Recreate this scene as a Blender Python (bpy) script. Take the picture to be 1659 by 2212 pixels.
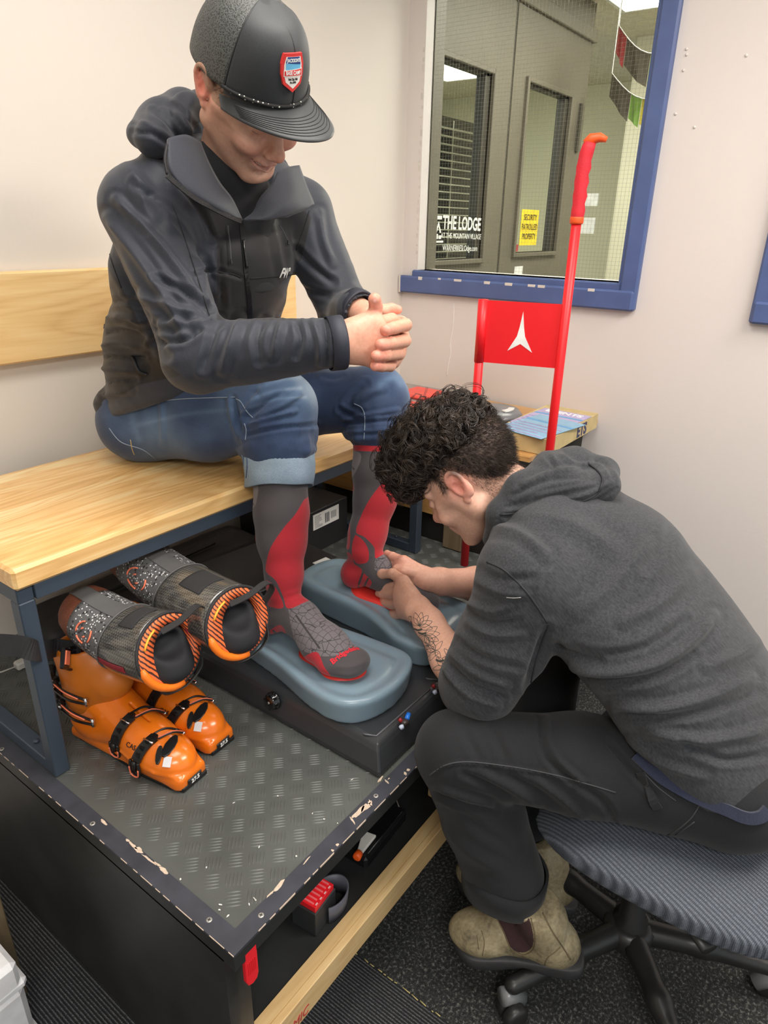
import bpy, math, random
import numpy as np
from mathutils import Vector, Matrix
from mathutils.bvhtree import BVHTree
from mathutils.kdtree import KDTree

for _o in list(bpy.data.objects): bpy.data.objects.remove(_o)
C = bpy.context.scene.collection
SC = bpy.context.scene
PI = math.pi

# ------------------------------------------------------------------ camera
FPX, PW, PH = 1475.0, 1659.0, 2212.0
CR = np.array([[0.59412531, 0.3027754, -0.74521284],
               [-0.8041638, 0.24468077, -0.54171201],
               [0.01832218, 0.92111801, 0.38885205]])
CO = np.array([0.0, 0.0, 1.5])
cam = bpy.data.objects.new('camera', bpy.data.cameras.new('camera'))
C.objects.link(cam)
m4 = Matrix.Identity(4)
for i in range(3):
    for j in range(3): m4[i][j] = CR[i, j]
    m4[i][3] = CO[i]
cam.matrix_world = m4
cam.data.sensor_fit = 'VERTICAL'
cam.data.sensor_height = 36.0
cam.data.lens = 36.0 * FPX / PH
cam.data.clip_start = 0.02
SC.camera = cam

# ------------------------------------------------------------------ light, exposure
SC.view_settings.view_transform = 'Standard'
SC.view_settings.look = 'None'
SC.view_settings.gamma = 1.0
SC.view_settings.use_curve_mapping = False
SC.view_settings.exposure = 0.0
world = bpy.data.worlds.new('world'); SC.world = world
world.use_nodes = True
bgn = world.node_tree.nodes['Background']
bgn.inputs[0].default_value = (0.87, 0.94, 1.0, 1); bgn.inputs[1].default_value = 0.75

def area(name, loc, rot, sx, sy, power, col=(1, 1, 1)):
    l = bpy.data.lights.new(name, 'AREA'); l.shape = 'RECTANGLE'; l.size = sx; l.size_y = sy
    l.energy = power; l.color = col
    o = bpy.data.objects.new(name, l); C.objects.link(o); o.location = loc; o.rotation_euler = rot
    return o
area('ceiling_panel_light', (0.75, 0.55, 2.585), (0, 0, 0), 1.2, 0.6, 27, (1.0, 0.95, 0.895))
area('ceiling_panel_light', (-0.9, -0.9, 2.585), (0, 0, 0), 1.2, 0.6, 48, (1.0, 0.965, 0.92))
area('ceiling_panel_light', (1.55, -0.75, 2.585), (0, 0, 0), 1.2, 0.6, 50, (1.0, 0.91, 0.82))
area('corridor_panel_light', (3.5, 0.8, 2.6), (0, 0, 0), 1.6, 0.6, 60, (1.0, 0.97, 0.86))
area('corridor_panel_light', (3.3, 3.2, 2.55), (0, 0, 0), 1.2, 1.2, 60, (1.0, 0.98, 0.9))

# ------------------------------------------------------------------ helpers: pixels to points on real planes
def A(x, y, ax, v):
    r = CR @ np.array([x - PW / 2, PH / 2 - y, -FPX])
    i = 'xyz'.index(ax)
    return CO + r * ((v - CO[i]) / r[i])
def prj(V):
    c = (np.asarray(V) - CO) @ CR
    return np.stack([PW / 2 + FPX * c[..., 0] / -c[..., 2], PH / 2 - FPX * c[..., 1] / -c[..., 2]], -1)

# ------------------------------------------------------------------ helpers: materials
def lin(c):
    def f(u):
        u /= 255.0
        return u / 12.92 if u <= 0.04045 else ((u + 0.055) / 1.055) ** 2.4
    return (f(c[0]), f(c[1]), f(c[2]), 1.0)
class NT:
    def __init__(s, m):
        m.use_nodes = True; s.t = m.node_tree; s.n = s.t.nodes; s.l = s.t.links; s.b = s.n['Principled BSDF']
    def new(s, kind, **kw):
        x = s.n.new(kind)
        for k, v in kw.items(): setattr(x, k, v)
        return x
    def link(s, a, b): s.l.new(a, b)
    def coord(s, which='Object', scale=(1, 1, 1), rot=(0, 0, 0)):
        tc = s.new('ShaderNodeTexCoord'); mp = s.new('ShaderNodeMapping')
        mp.inputs['Scale'].default_value = scale; mp.inputs['Rotation'].default_value = rot
        s.link(tc.outputs[which], mp.inputs['Vector']); return mp.outputs[0]
    def noise(s, vec, scale, detail=3, rough=0.5):
        x = s.new('ShaderNodeTexNoise'); x.inputs['Scale'].default_value = scale
        x.inputs['Detail'].default_value = detail; x.inputs['Roughness'].default_value = rough
        if vec is not None: s.link(vec, x.inputs['Vector'])
        return x.outputs['Fac']
    def ramp(s, fac, stops, interp='LINEAR'):
        x = s.new('ShaderNodeValToRGB'); x.color_ramp.interpolation = interp
        el = x.color_ramp.elements
        while len(el) < len(stops): el.new(0.5)
        for e, (p, c) in zip(el, stops): e.position = p; e.color = c
        s.link(fac, x.inputs[0]); return x.outputs['Color']
    def mix(s, fac, a, b, mode='MIX'):
        x = s.new('ShaderNodeMix', data_type='RGBA', blend_type=mode)
        for sock, v in ((x.inputs[0], fac), (x.inputs[6], a), (x.inputs[7], b)):
            if hasattr(v, 'is_output'): s.link(v, sock)
            else: sock.default_value = v
        return x.outputs[2]
    def math(s, op, a, b=0.0):
        x = s.new('ShaderNodeMath', operation=op)
        for sock, v in ((x.inputs[0], a), (x.inputs[1], b)):
            if hasattr(v, 'is_output'): s.link(v, sock)
            else: sock.default_value = v
        return x.outputs[0]
    def attr(s, name):
        x = s.new('ShaderNodeAttribute'); x.attribute_name = name; return x
    def bump(s, h, strength=0.3, dist=0.002):
        x = s.new('ShaderNodeBump'); x.inputs['Strength'].default_value = strength
        x.inputs['Distance'].default_value = dist
        s.link(h, x.inputs['Height']); s.link(x.outputs[0], s.b.inputs['Normal'])
    def color(s, v):
        if hasattr(v, 'is_output'): s.link(v, s.b.inputs['Base Color'])
        else: s.b.inputs['Base Color'].default_value = v
    def set(s, **kw):
        for k, v in kw.items():
            i = s.b.inputs[k.replace('_', ' ')]
            if hasattr(v, 'is_output'): s.link(v, i)
            else: i.default_value = v
MC = {}
def mat(name, col, rough=0.6, metal=0.0, noise=None, bump=None, coat=0.0, sheen=0.0, spec=0.5, emit=None):
    """noise=(scale, amount); bump=(scale, strength, dist)"""
    if name in MC: return MC[name]
    m = bpy.data.materials.new(name); t = NT(m)
    c = lin(col)
    t.color(c); t.set(Roughness=rough, Metallic=metal)
    t.b.inputs['Specular IOR Level'].default_value = spec
    v = t.coord()
    sc, am = noise if noise else (25.0, 0.10)
    f = t.noise(v, sc, 4)
    d = tuple(x * (1 - am) for x in c[:3]) + (1,); l = tuple(min(1, x * (1 + am)) for x in c[:3]) + (1,)
    t.color(t.ramp(f, [(0.3, d), (0.7, l)]))
    if bump: t.bump(t.noise(v, bump[0], 3), bump[1], bump[2])
    if coat: t.set(Coat_Weight=coat, Coat_Roughness=0.15)
    if sheen: t.set(Sheen_Weight=sheen, Sheen_Roughness=0.5)
    if emit:
        t.b.inputs['Emission Color'].default_value = c; t.b.inputs['Emission Strength'].default_value = emit
    MC[name] = m; return m

# ------------------------------------------------------------------ helpers: objects
def link(name, me, material=None, parent=None, smooth=False, loc=None):
    o = bpy.data.objects.new(name, me); C.objects.link(o)
    if material is not None:
        for mm in (material if isinstance(material, (list, tuple)) else [material]): me.materials.append(mm)
    if parent is not None: o.parent = parent; o.matrix_parent_inverse = Matrix.Identity(4)
    if loc is not None: o.location = loc
    if smooth: me.polygons.foreach_set('use_smooth', [True] * len(me.polygons))
    return o
def thing(name, label, cat, loc=(0, 0, 0), rz=0.0, group=None):
    o = bpy.data.objects.new(name, None); C.objects.link(o); o.empty_display_size = 0.05
    o.location = loc; o.rotation_euler = (0, 0, rz)
    return tag(o, label, cat, group)
def tag(o, label, cat, group=None):
    o['label'] = label; o['category'] = cat
    if group: o['group'] = group
    return o
def struct(o): o['kind'] = 'structure'; return o
def npmesh(name, V, F):
    me = bpy.data.meshes.new(name)
    V = np.asarray(V, dtype=np.float32); F = np.asarray(F, dtype=np.int32)
    me.vertices.add(len(V)); me.vertices.foreach_set('co', V.ravel())
    k = F.shape[1]
    me.loops.add(F.size); me.loops.foreach_set('vertex_index', F.ravel())
    me.polygons.add(len(F)); me.polygons.foreach_set('loop_start', np.arange(0, F.size, k, dtype=np.int32))
    me.update(calc_edges=True); me.validate()
    me.polygons.foreach_set('use_smooth', np.ones(len(me.polygons), dtype=bool))
    return me
def setattrf(me, name, vals):
    a = me.attributes.new(name, 'FLOAT', 'POINT'); a.data.foreach_set('value', np.asarray(vals, dtype=np.float32))
def setcol(me, name, vals):
    a = me.attributes.new(name, 'FLOAT_COLOR', 'POINT')
    v = np.ones((len(vals), 4), dtype=np.float32); v[:, :3] = vals
    a.data.foreach_set('color', v.ravel())

class MB:
    """collects simple shapes into one mesh"""
    def __init__(s): s.v = []; s.f = []; s.sm = []; s.mi = []; s.cm = 0
    def add(s, vs, fs, smooth=False):
        b = len(s.v); s.v += [tuple(map(float, p)) for p in vs]
        s.f += [tuple(b + i for i in f) for f in fs]; s.sm += [smooth] * len(fs); s.mi += [s.cm] * len(fs); return s
    def box(s, a, b, M=None, bev=0.0):
        x0, y0, z0 = [min(p, q) for p, q in zip(a, b)]; x1, y1, z1 = [max(p, q) for p, q in zip(a, b)]
        if bev <= 0:
            vs = [(x, y, z) for z in (z0, z1) for y in (y0, y1) for x in (x0, x1)]
            fs = [(0, 2, 3, 1), (4, 5, 7, 6), (0, 1, 5, 4), (2, 6, 7, 3), (0, 4, 6, 2), (1, 3, 7, 5)]
        else:
            r = min(bev, (x1 - x0) / 2.01, (y1 - y0) / 2.01, (z1 - z0) / 2.01); vs = []; fs = []
            idx = {}
            for i, (X, sx) in enumerate(((x0, 1), (x1, -1))):
                for j, (Y, sy) in enumerate(((y0, 1), (y1, -1))):
                    for k, (Z, sz) in enumerate(((z0, 1), (z1, -1))):
                        for ax in range(3):
                            p = [X + sx * r, Y + sy * r, Z + sz * r]; p[ax] = (X, Y, Z)[ax]
                            idx[i, j, k, ax] = len(vs); vs.append(p)
            I = idx
            for ax in range(3):
                for sd in (0, 1):
                    o = [a_ for a_ in range(3) if a_ != ax]
                    q = []
                    for (u, w) in ((0, 0), (1, 0), (1, 1), (0, 1)):
                        t = [0, 0, 0]; t[ax] = sd; t[o[0]] = u; t[o[1]] = w; q.append(I[t[0], t[1], t[2], ax])
                    flip = (sd == 0) ^ (ax == 1)
                    fs.append(tuple(q[::-1] if flip else q))
            for ax in range(3):   # edges along ax
                o = [a_ for a_ in range(3) if a_ != ax]
                for u in (0, 1):
                    for w in (0, 1):
                        t0 = [0, 0, 0]; t1 = [0, 0, 0]; t0[ax] = 0; t1[ax] = 1
                        for t in (t0, t1): t[o[0]] = u; t[o[1]] = w
                        q = [I[t0[0], t0[1], t0[2], o[0]], I[t1[0], t1[1], t1[2], o[0]], I[t1[0], t1[1], t1[2], o[1]], I[t0[0], t0[1], t0[2], o[1]]]
                        fs.append(tuple(q if (u ^ w) ^ (ax == 1) else q[::-1]))
            for i in (0, 1):
                for j in (0, 1):
                    for k in (0, 1):
                        q = [I[i, j, k, 0], I[i, j, k, 1], I[i, j, k, 2]]
                        fs.append(tuple(q if (i + j + k) % 2 else q[::-1]))
        if M is not None: vs = [M @ Vector(p) for p in vs]
        return s.add(vs, fs)
    def tube(s, pts, r, n=10, closed=False, caps=True, flat=None, up=None):
        pts = [np.array(p, float) for p in pts]; N = len(pts)
        rs = r if hasattr(r, '__len__') else [r] * N
        T = []
        for i in range(N):
            a = pts[(i - 1) % N] if (closed or i > 0) else pts[i]; b = pts[(i + 1) % N] if (closed or i < N - 1) else pts[i]
            t = b - a; T.append(t / (np.linalg.norm(t) + 1e-12))
        u = np.array(up, float) if up is not None else (np.array([0, 0, 1.]) if abs(T[0][2]) < 0.9 else np.array([1., 0, 0]))
        vs = []
        for i in range(N):
            if up is not None: u = np.array(up, float)
            u = u - T[i] * (u @ T[i]); u = u / (np.linalg.norm(u) + 1e-12); w = np.cross(T[i], u)
            for k in range(n):
                a = 2 * PI * k / n
                cu, cw = math.cos(a), math.sin(a)
                if flat:
                    cu *= flat
                vs.append(pts[i] + rs[i] * (cu * u + cw * w))
        fs = []
        M_ = N if closed else N - 1
        for i in range(M_):
            for k in range(n):
                a = i * n + k; b = i * n + (k + 1) % n; c = ((i + 1) % N) * n + (k + 1) % n; d = ((i + 1) % N) * n + k
                fs.append((a, b, c, d))
        if caps and not closed:
            fs.append(tuple(range(n - 1, -1, -1))); fs.append(tuple((N - 1) * n + k for k in range(n)))
        return s.add(vs, fs, True)
    def lathe(s, prof, org=(0, 0, 0), axis='z', n=24, M=None):
        vs = []; o = np.array(org, float)
        for (r, h) in prof:
            for k in range(n):
                a = 2 * PI * k / n; p = (r * math.cos(a), r * math.sin(a), h)
                if axis == 'x': p = (p[2], p[0], p[1])
                if axis == 'y': p = (p[1], p[2], p[0])
                vs.append(o + np.array(p))
        fs = [(i * n + k, i * n + (k + 1) % n, (i + 1) * n + (k + 1) % n, (i + 1) * n + k) for i in range(len(prof) - 1) for k in range(n)]
        fs.append(tuple(range(n - 1, -1, -1))); fs.append(tuple((len(prof) - 1) * n + k for k in range(n)))
        if M is not None: vs = [M @ Vector(p) for p in vs]
        return s.add(vs, fs, True)
    def prism(s, poly, t0, t1, M=None, plane='xy'):
        n = len(poly); vs = []
        for t in (t0, t1):
            for (a, b) in poly:
                vs.append({'xy': (a, b, t), 'xz': (a, t, b), 'yz': (t, a, b)}[plane])
        fs = [tuple(range(n - 1, -1, -1)), tuple(range(n, 2 * n))] + [(i, (i + 1) % n, n + (i + 1) % n, n + i) for i in range(n)]
        if M is not None: vs = [M @ Vector(p) for p in vs]
        return s.add(vs, fs)
    def ribbon(s, pts, w, th, up):
        """flat strap along pts: width w along 'up', thickness th"""
        pts = [np.array(p, float) for p in pts]; N = len(pts); vs = []
        for i in range(N):
            t = pts[min(i + 1, N - 1)] - pts[max(i - 1, 0)]; t /= np.linalg.norm(t) + 1e-12
            u = np.array(up[i] if hasattr(up[0], '__len__') else up, float); u = u - t * (u @ t); u /= np.linalg.norm(u) + 1e-12
            n_ = np.cross(t, u)
            ww = w[i] if hasattr(w, '__len__') else w
            for a, b in ((-1, -1), (1, -1), (1, 1), (-1, 1)): vs.append(pts[i] + u * a * ww / 2 + n_ * b * th / 2)
        fs = [(i * 4 + k, i * 4 + (k + 1) % 4, i * 4 + 4 + (k + 1) % 4, i * 4 + 4 + k) for i in range(N - 1) for k in range(4)]
        fs += [(3, 2, 1, 0), tuple((N - 1) * 4 + k for k in range(4))]
        return s.add(vs, fs)
    def build(s, name, material, parent=None, smooth=None, loc=None, bevel=0.0):
        me = bpy.data.meshes.new(name); me.from_pydata(s.v, [], s.f)
        import bmesh
        bm = bmesh.new(); bm.from_mesh(me); bmesh.ops.recalc_face_normals(bm, faces=bm.faces); bm.to_mesh(me); bm.free()
        me.polygons.foreach_set('use_smooth', s.sm if smooth is None else [smooth] * len(s.sm))
        o = link(name, me, material, parent, loc=loc)
        me.polygons.foreach_set('material_index', s.mi)
        if bevel:
            b = o.modifiers.new('bevel', 'BEVEL'); b.width = bevel; b.segments = 2; b.limit_method = 'ANGLE'; b.angle_limit = 0.7
        return o

def text_mesh(txt, size, extrude=0.0004, bold=0.0, align='CENTER', sx=1.0, shear=0.0):
    cu = bpy.data.curves.new('t', 'FONT'); cu.body = txt; cu.size = size; cu.extrude = extrude; cu.offset = bold
    cu.align_x = align; cu.align_y = 'CENTER'; cu.resolution_u = 3; cu.shear = shear
    o = bpy.data.objects.new('t', cu); C.objects.link(o)
    dg = bpy.context.evaluated_depsgraph_get(); dg.update()
    me = bpy.data.meshes.new_from_object(o.evaluated_get(dg))
    bpy.data.objects.remove(o)
    for v in me.vertices: v.co.x *= sx
    return me
def frame(origin, xdir, ydir):
    x = Vector(xdir).normalized(); y = Vector(ydir); y = (y - x * y.dot(x)).normalized(); z = x.cross(y)
    M = Matrix.Identity(4)
    for i in range(3): M[i][0] = x[i]; M[i][1] = y[i]; M[i][2] = z[i]; M[i][3] = origin[i]
    return M
def text(name, txt, size, origin, xdir, ydir, material, parent, **kw):
    me = text_mesh(txt, size, **kw); me.transform(frame(origin, xdir, ydir))
    return link(name, me, material, parent)

def part(o, root):
    """hang a piece modelled in world space under its unrotated root"""
    o.parent = root; o.matrix_parent_inverse = Matrix.Identity(4)
    L = Vector((0, 0, 0)); r = root
    while r is not None: L += Vector(r.location); r = r.parent
    o.location = Vector(o.location) - L
    return o
def ptext(*a, **k):
    root = a[7]; o = text(*a, **k); return part(o, root)
# ------------------------------------------------------------------ helpers: implicit surfaces
def nrm(v): v = np.asarray(v, float); return v / (np.linalg.norm(v) + 1e-12)
class SDF:
    def __init__(s, lo, hi, h):
        s.h = h; s.lo = np.array(lo, float); s.hi = np.array(hi, float)
        s.ax = [np.arange(s.lo[i], s.hi[i] + h, h).astype(np.float32) for i in range(3)]
        s.D = np.full([len(a) for a in s.ax], 1.0, np.float32)
    def _sub(s, lo, hi, m):
        sl = []
        for i in range(3):
            a = max(0, int((lo[i] - m - s.lo[i]) / s.h)); b = min(len(s.ax[i]), int((hi[i] + m - s.lo[i]) / s.h) + 2)
            if b <= a: return None, None
            sl.append(slice(a, b))
        X = s.ax[0][sl[0]][:, None, None]; Y = s.ax[1][sl[1]][None, :, None]; Z = s.ax[2][sl[2]][None, None, :]
        return tuple(sl), (X, Y, Z)
    def put(s, sl, d, k, op):
        a = s.D[sl]
        if op == 'u':
            if k > 0:
                h = np.maximum(k - np.abs(a - d), 0) / k; s.D[sl] = np.minimum(a, d) - h * h * k * 0.25
            else: s.D[sl] = np.minimum(a, d)
        else:
            d = -d
            if k > 0:
                h = np.maximum(k - np.abs(a - d), 0) / k; s.D[sl] = np.maximum(a, d) + h * h * k * 0.25
            else: s.D[sl] = np.maximum(a, d)
    def cone(s, a, b, ra, rb=None, k=0.01, op='u', flat=None, bulge=0.0):
        """tapered capsule; flat=(axis, factor) squeezes the section along axis"""
        rb = ra if rb is None else rb
        a = np.array(a, float); b = np.array(b, float); R = max(ra, rb) * (1 + abs(bulge)) * (max(1, flat[1]) if flat else 1)
        sl, g = s._sub(np.minimum(a, b) - R, np.maximum(a, b) + R, k + 3 * s.h)
        if sl is None: return s
        X, Y, Z = [q - np.float32(c) for q, c in zip(g, a)]; d = b - a; L2 = d @ d + 1e-12
        t = np.clip((X * d[0] + Y * d[1] + Z * d[2]) / L2, 0, 1)
        px, py, pz = X - t * d[0], Y - t * d[1], Z - t * d[2]
        sc = 1.0
        if flat:
            n = nrm(flat[0]); f = 1 / flat[1] - 1; q = (px * n[0] + py * n[1] + pz * n[2]) * f
            px = px + q * n[0]; py = py + q * n[1]; pz = pz + q * n[2]; sc = min(1.0, flat[1])
        r = ra + (rb - ra) * t
        if bulge: r = r * (1 + bulge * 4 * t * (1 - t))
        dd = (np.sqrt(px * px + py * py + pz * pz) - r) * sc
        s.put(sl, dd.astype(np.float32), k, op); return s
    def chain(s, pts, rs, k=0.01, op='u', flat=None):
        for i in range(len(pts) - 1):
            fl = flat[i] if isinstance(flat, list) else flat
            s.cone(pts[i], pts[i + 1], rs[i], rs[i + 1], k, op, fl)
        return s
    def ell(s, c, r, R=None, k=0.01, op='u'):
        c = np.array(c, float); m = max(r)
        sl, g = s._sub(c - m, c + m, k + 3 * s.h)
        if sl is None: return s
        X, Y, Z = [q - np.float32(w) for q, w in zip(g, c)]
        if R is not None:
            R = np.asarray(R, float)   # columns = local axes
            X, Y, Z = [X * R[0, i] + Y * R[1, i] + Z * R[2, i] for i in range(3)]
        k0 = np.sqrt((X / r[0]) ** 2 + (Y / r[1]) ** 2 + (Z / r[2]) ** 2)
        k1 = np.sqrt((X / r[0] ** 2) ** 2 + (Y / r[1] ** 2) ** 2 + (Z / r[2] ** 2) ** 2) + 1e-9
        s.put(sl, (k0 * (k0 - 1) / k1).astype(np.float32), k, op); return s
    def box(s, c, hf, R=None, rd=0.005, k=0.0, op='u'):
        c = np.array(c, float); m = np.linalg.norm(hf)
        sl, g = s._sub(c - m, c + m, k + 3 * s.h)
        if sl is None: return s
        X, Y, Z = [q - np.float32(w) for q, w in zip(g, c)]
        if R is not None:
            R = np.asarray(R, float); X, Y, Z = [X * R[0, i] + Y * R[1, i] + Z * R[2, i] for i in range(3)]
        qx, qy, qz = np.abs(X) - hf[0] + rd, np.abs(Y) - hf[1] + rd, np.abs(Z) - hf[2] + rd
        o = np.sqrt(np.maximum(qx, 0) ** 2 + np.maximum(qy, 0) ** 2 + np.maximum(qz, 0) ** 2)
        s.put(sl, (o + np.minimum(np.maximum(qx, np.maximum(qy, qz)), 0) - rd).astype(np.float32), k, op); return s
    def plane(s, p, n, k=0.0):
        """cut away the side the normal points to"""
        n = nrm(n); p = np.array(p, float)
        X, Y, Z = s.ax[0][:, None, None], s.ax[1][None, :, None], s.ax[2][None, None, :]
        d = ((X - p[0]) * n[0] + (Y - p[1]) * n[1] + (Z - p[2]) * n[2]).astype(np.float32)
        s.put(tuple([slice(None)] * 3), -d, k, 's'); return s
    def fn(s, f, k=0.0, op='u'):
        X, Y, Z = s.ax[0][:, None, None], s.ax[1][None, :, None], s.ax[2][None, None, :]
        s.put(tuple([slice(None)] * 3), f(X, Y, Z).astype(np.float32), k, op); return s
    def mesh(s):
        D = s.D; S = D < 0
        D[0], D[-1], D[:, 0], D[:, -1], D[:, :, 0], D[:, :, -1] = [1.0] * 6; S = D < 0
        n = D.shape
        c = [S[i:n[0] - 1 + i, j:n[1] - 1 + j, k:n[2] - 1 + k] for i in (0, 1) for j in (0, 1) for k in (0, 1)]
        al = c[0].copy(); an = c[0].copy()
        for q in c[1:]: al &= q; an |= q
        act = an & ~al
        idx = np.argwhere(act); vid = np.full(act.shape, -1, np.int32); vid[act] = np.arange(len(idx))
        cv = np.stack([D[idx[:, 0] + i, idx[:, 1] + j, idx[:, 2] + k] for i in (0, 1) for j in (0, 1) for k in (0, 1)], 1)
        co = np.array([(i, j, k) for i in (0, 1) for j in (0, 1) for k in (0, 1)], float)
        P = np.zeros((len(idx), 3)); W = np.zeros(len(idx))
        for a in range(8):
            for b in range(a + 1, 8):
                if np.abs(co[a] - co[b]).sum() != 1: continue
                m = (cv[:, a] < 0) != (cv[:, b] < 0)
                t = np.where(m, cv[:, a] / np.where(m, cv[:, a] - cv[:, b], 1), 0)
                P += m[:, None] * (co[a] + t[:, None] * (co[b] - co[a])); W += m
        V = s.lo + (idx + P / W[:, None]) * s.h
        F = []
        for ax in range(3):
            o1, o2 = [(1, 2), (2, 0), (0, 1)][ax]
            sh = [slice(None)] * 3; sh2 = [slice(None)] * 3
            sh[ax] = slice(0, n[ax] - 1); sh2[ax] = slice(1, n[ax])
            ch = S[tuple(sh)] != S[tuple(sh2)]
            e = np.argwhere(ch)
            e = e[(e[:, o1] > 0) & (e[:, o2] > 0) & (e[:, o1] < n[o1] - 1) & (e[:, o2] < n[o2] - 1)]
            ins = S[e[:, 0], e[:, 1], e[:, 2]]
            def vi(d1, d2):
                q = e.copy(); q[:, o1] -= d1; q[:, o2] -= d2; return vid[q[:, 0], q[:, 1], q[:, 2]]
            Q = np.stack([vi(1, 1), vi(0, 1), vi(0, 0), vi(1, 0)], 1)
            Q[~ins] = Q[~ins][:, ::-1]; F.append(Q)
        F = np.concatenate(F); F = F[(F >= 0).all(1)]
        return V, F
def vnormals(V, F):
    a, b, c, d = [V[F[:, i]] for i in range(4)]
    n = np.cross(c - a, d - b); N = np.zeros_like(V)
    for i in range(4):
        for q in range(3): N[:, q] += np.bincount(F[:, i], n[:, q], len(V))
    return N / (np.linalg.norm(N, axis=1, keepdims=True) + 1e-12)
def smoothmesh(V, F, it=2, lam=0.5):
    E = np.concatenate([F[:, [0, 1]], F[:, [1, 2]], F[:, [2, 3]], F[:, [3, 0]]])
    cnt = np.bincount(E[:, 0], minlength=len(V)) + np.bincount(E[:, 1], minlength=len(V))
    for _ in range(it):
        S = np.zeros_like(V)
        for q in range(3):
            S[:, q] = np.bincount(E[:, 0], V[E[:, 1], q], len(V)) + np.bincount(E[:, 1], V[E[:, 0], q], len(V))
        V = V + lam * (S / np.maximum(cnt, 1)[:, None] - V)
    return V
def segdist(P, L):
    """distance of 2-D/3-D points P to polyline L"""
    L = np.asarray(L, float); best = np.full(len(P), 1e9)
    for a, b in zip(L[:-1], L[1:]):
        d = b - a; t = np.clip(((P - a) @ d) / (d @ d + 1e-12), 0, 1)
        best = np.minimum(best, np.linalg.norm(P - a - t[:, None] * d, axis=1))
    return best
def smoothline(L, n=6):
    L = np.asarray(L, float); out = []
    for i in range(len(L) - 1):
        p0, p1, p2, p3 = L[max(i - 1, 0)], L[i], L[i + 1], L[min(i + 2, len(L) - 1)]
        for t in np.linspace(0, 1, n, endpoint=False):
            out.append(0.5 * ((2 * p1) + (-p0 + p2) * t + (2 * p0 - 5 * p1 + 4 * p2 - p3) * t * t + (-p0 + 3 * p1 - 3 * p2 + p3) * t ** 3))
    out.append(L[-1]); return np.array(out)
def facing(V, N):
    d = CO - V; d /= np.linalg.norm(d, axis=1, keepdims=True); return (d * N).sum(1)
def folds(V, F, lines, fade=0.05):
    """lines: (pixel polyline, width in px, height in m) measured in the photograph and laid on the cloth as real ridges (+) or grooves (-)"""
    N = vnormals(V, F); P = prj(V); fc = np.clip((facing(V, N) + 0.05) / 0.3, 0, 1); out = np.zeros(len(V))
    for ln in lines:
        L, w, h = ln[:3]; L = smoothline(L, 5)
        lo = L.min(0) - 3 * w; hi = L.max(0) + 3 * w
        m = np.where(((P > lo) & (P < hi)).all(1) & (fc > 0))[0]
        if not len(m): continue
        d = segdist(P[m], L)
        e = np.minimum(1, 0.35 + np.minimum(np.linalg.norm(P[m] - L[0], axis=1), np.linalg.norm(P[m] - L[-1], axis=1)) / (4 * w))
        x = d / w
        out[m] += h * e * fc[m] * (np.exp(-x ** 1.35) - 0.35 * np.exp(-(x - 2) ** 2))
    return V + N * out[:, None]
def polysd(P, poly):
    """signed distance to polygon (negative inside)"""
    poly = np.asarray(poly, float); d = segdist(P, np.vstack([poly, poly[:1]])); ins = np.zeros(len(P), bool)
    j = len(poly) - 1
    for i in range(len(poly)):
        a, b = poly[i], poly[j]
        c = ((a[1] > P[:, 1]) != (b[1] > P[:, 1])) & (P[:, 0] < (b[0] - a[0]) * (P[:, 1] - a[1]) / (b[1] - a[1] + 1e-12) + a[0])
        ins ^= c; j = i
    return np.where(ins, -d, d)
rng = np.random.default_rng(5)
def fbm(V, scale, seed=0, octv=3):
    """cheap smooth noise out of rotated sines"""
    r = np.random.default_rng(seed); out = np.zeros(len(V)); amp = 1.0
    for o in range(octv):
        for _ in range(4):
            k = nrm(r.normal(size=3)) * scale * (0.7 + 0.6 * r.random()); p = r.random() * 6.28
            w = V + 0.25 / scale * np.sin(V[:, [1, 2, 0]] * scale * 0.8 + r.random(3) * 6)
            out += amp * np.sin(w @ k + p) * 0.35
        scale *= 2.0; amp *= 0.5
    return out
def surf(name, V, F, material, parent): return link(name, npmesh(name, V, F), material, parent)
class Surf:
    """BVH of meshes to lay trims on: photo measurement -> point on the built surface"""
    def __init__(s, V, F): s.b = BVHTree.FromPolygons([tuple(v) for v in V], [tuple(int(i) for i in f) for f in F])
    def hit(s, px, py, off=0.0):
        r = nrm(CR @ np.array([px - PW / 2, PH / 2 - py, -FPX]))
        h = s.b.ray_cast(Vector(CO), Vector(r))
        if h[0] is None:
            return None, None
        n = np.array(h[1]); 
        if n @ r > 0: n = -n
        return np.array(h[0]) + n * off, n
    def line(s, pts, off=0.0, n=6):
        out = []; ns = []
        for (x, y) in smoothline(pts, n):
            p, m = s.hit(x, y, off)
            if p is not None and (not out or np.linalg.norm(p - out[-1]) < 0.12): out.append(p); ns.append(m)
        return out, ns
    def near(s, p, off=0.0):
        h = s.b.find_nearest(Vector(p)); n = np.array(h[1]); return np.array(h[0]) + n * off, n
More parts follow.
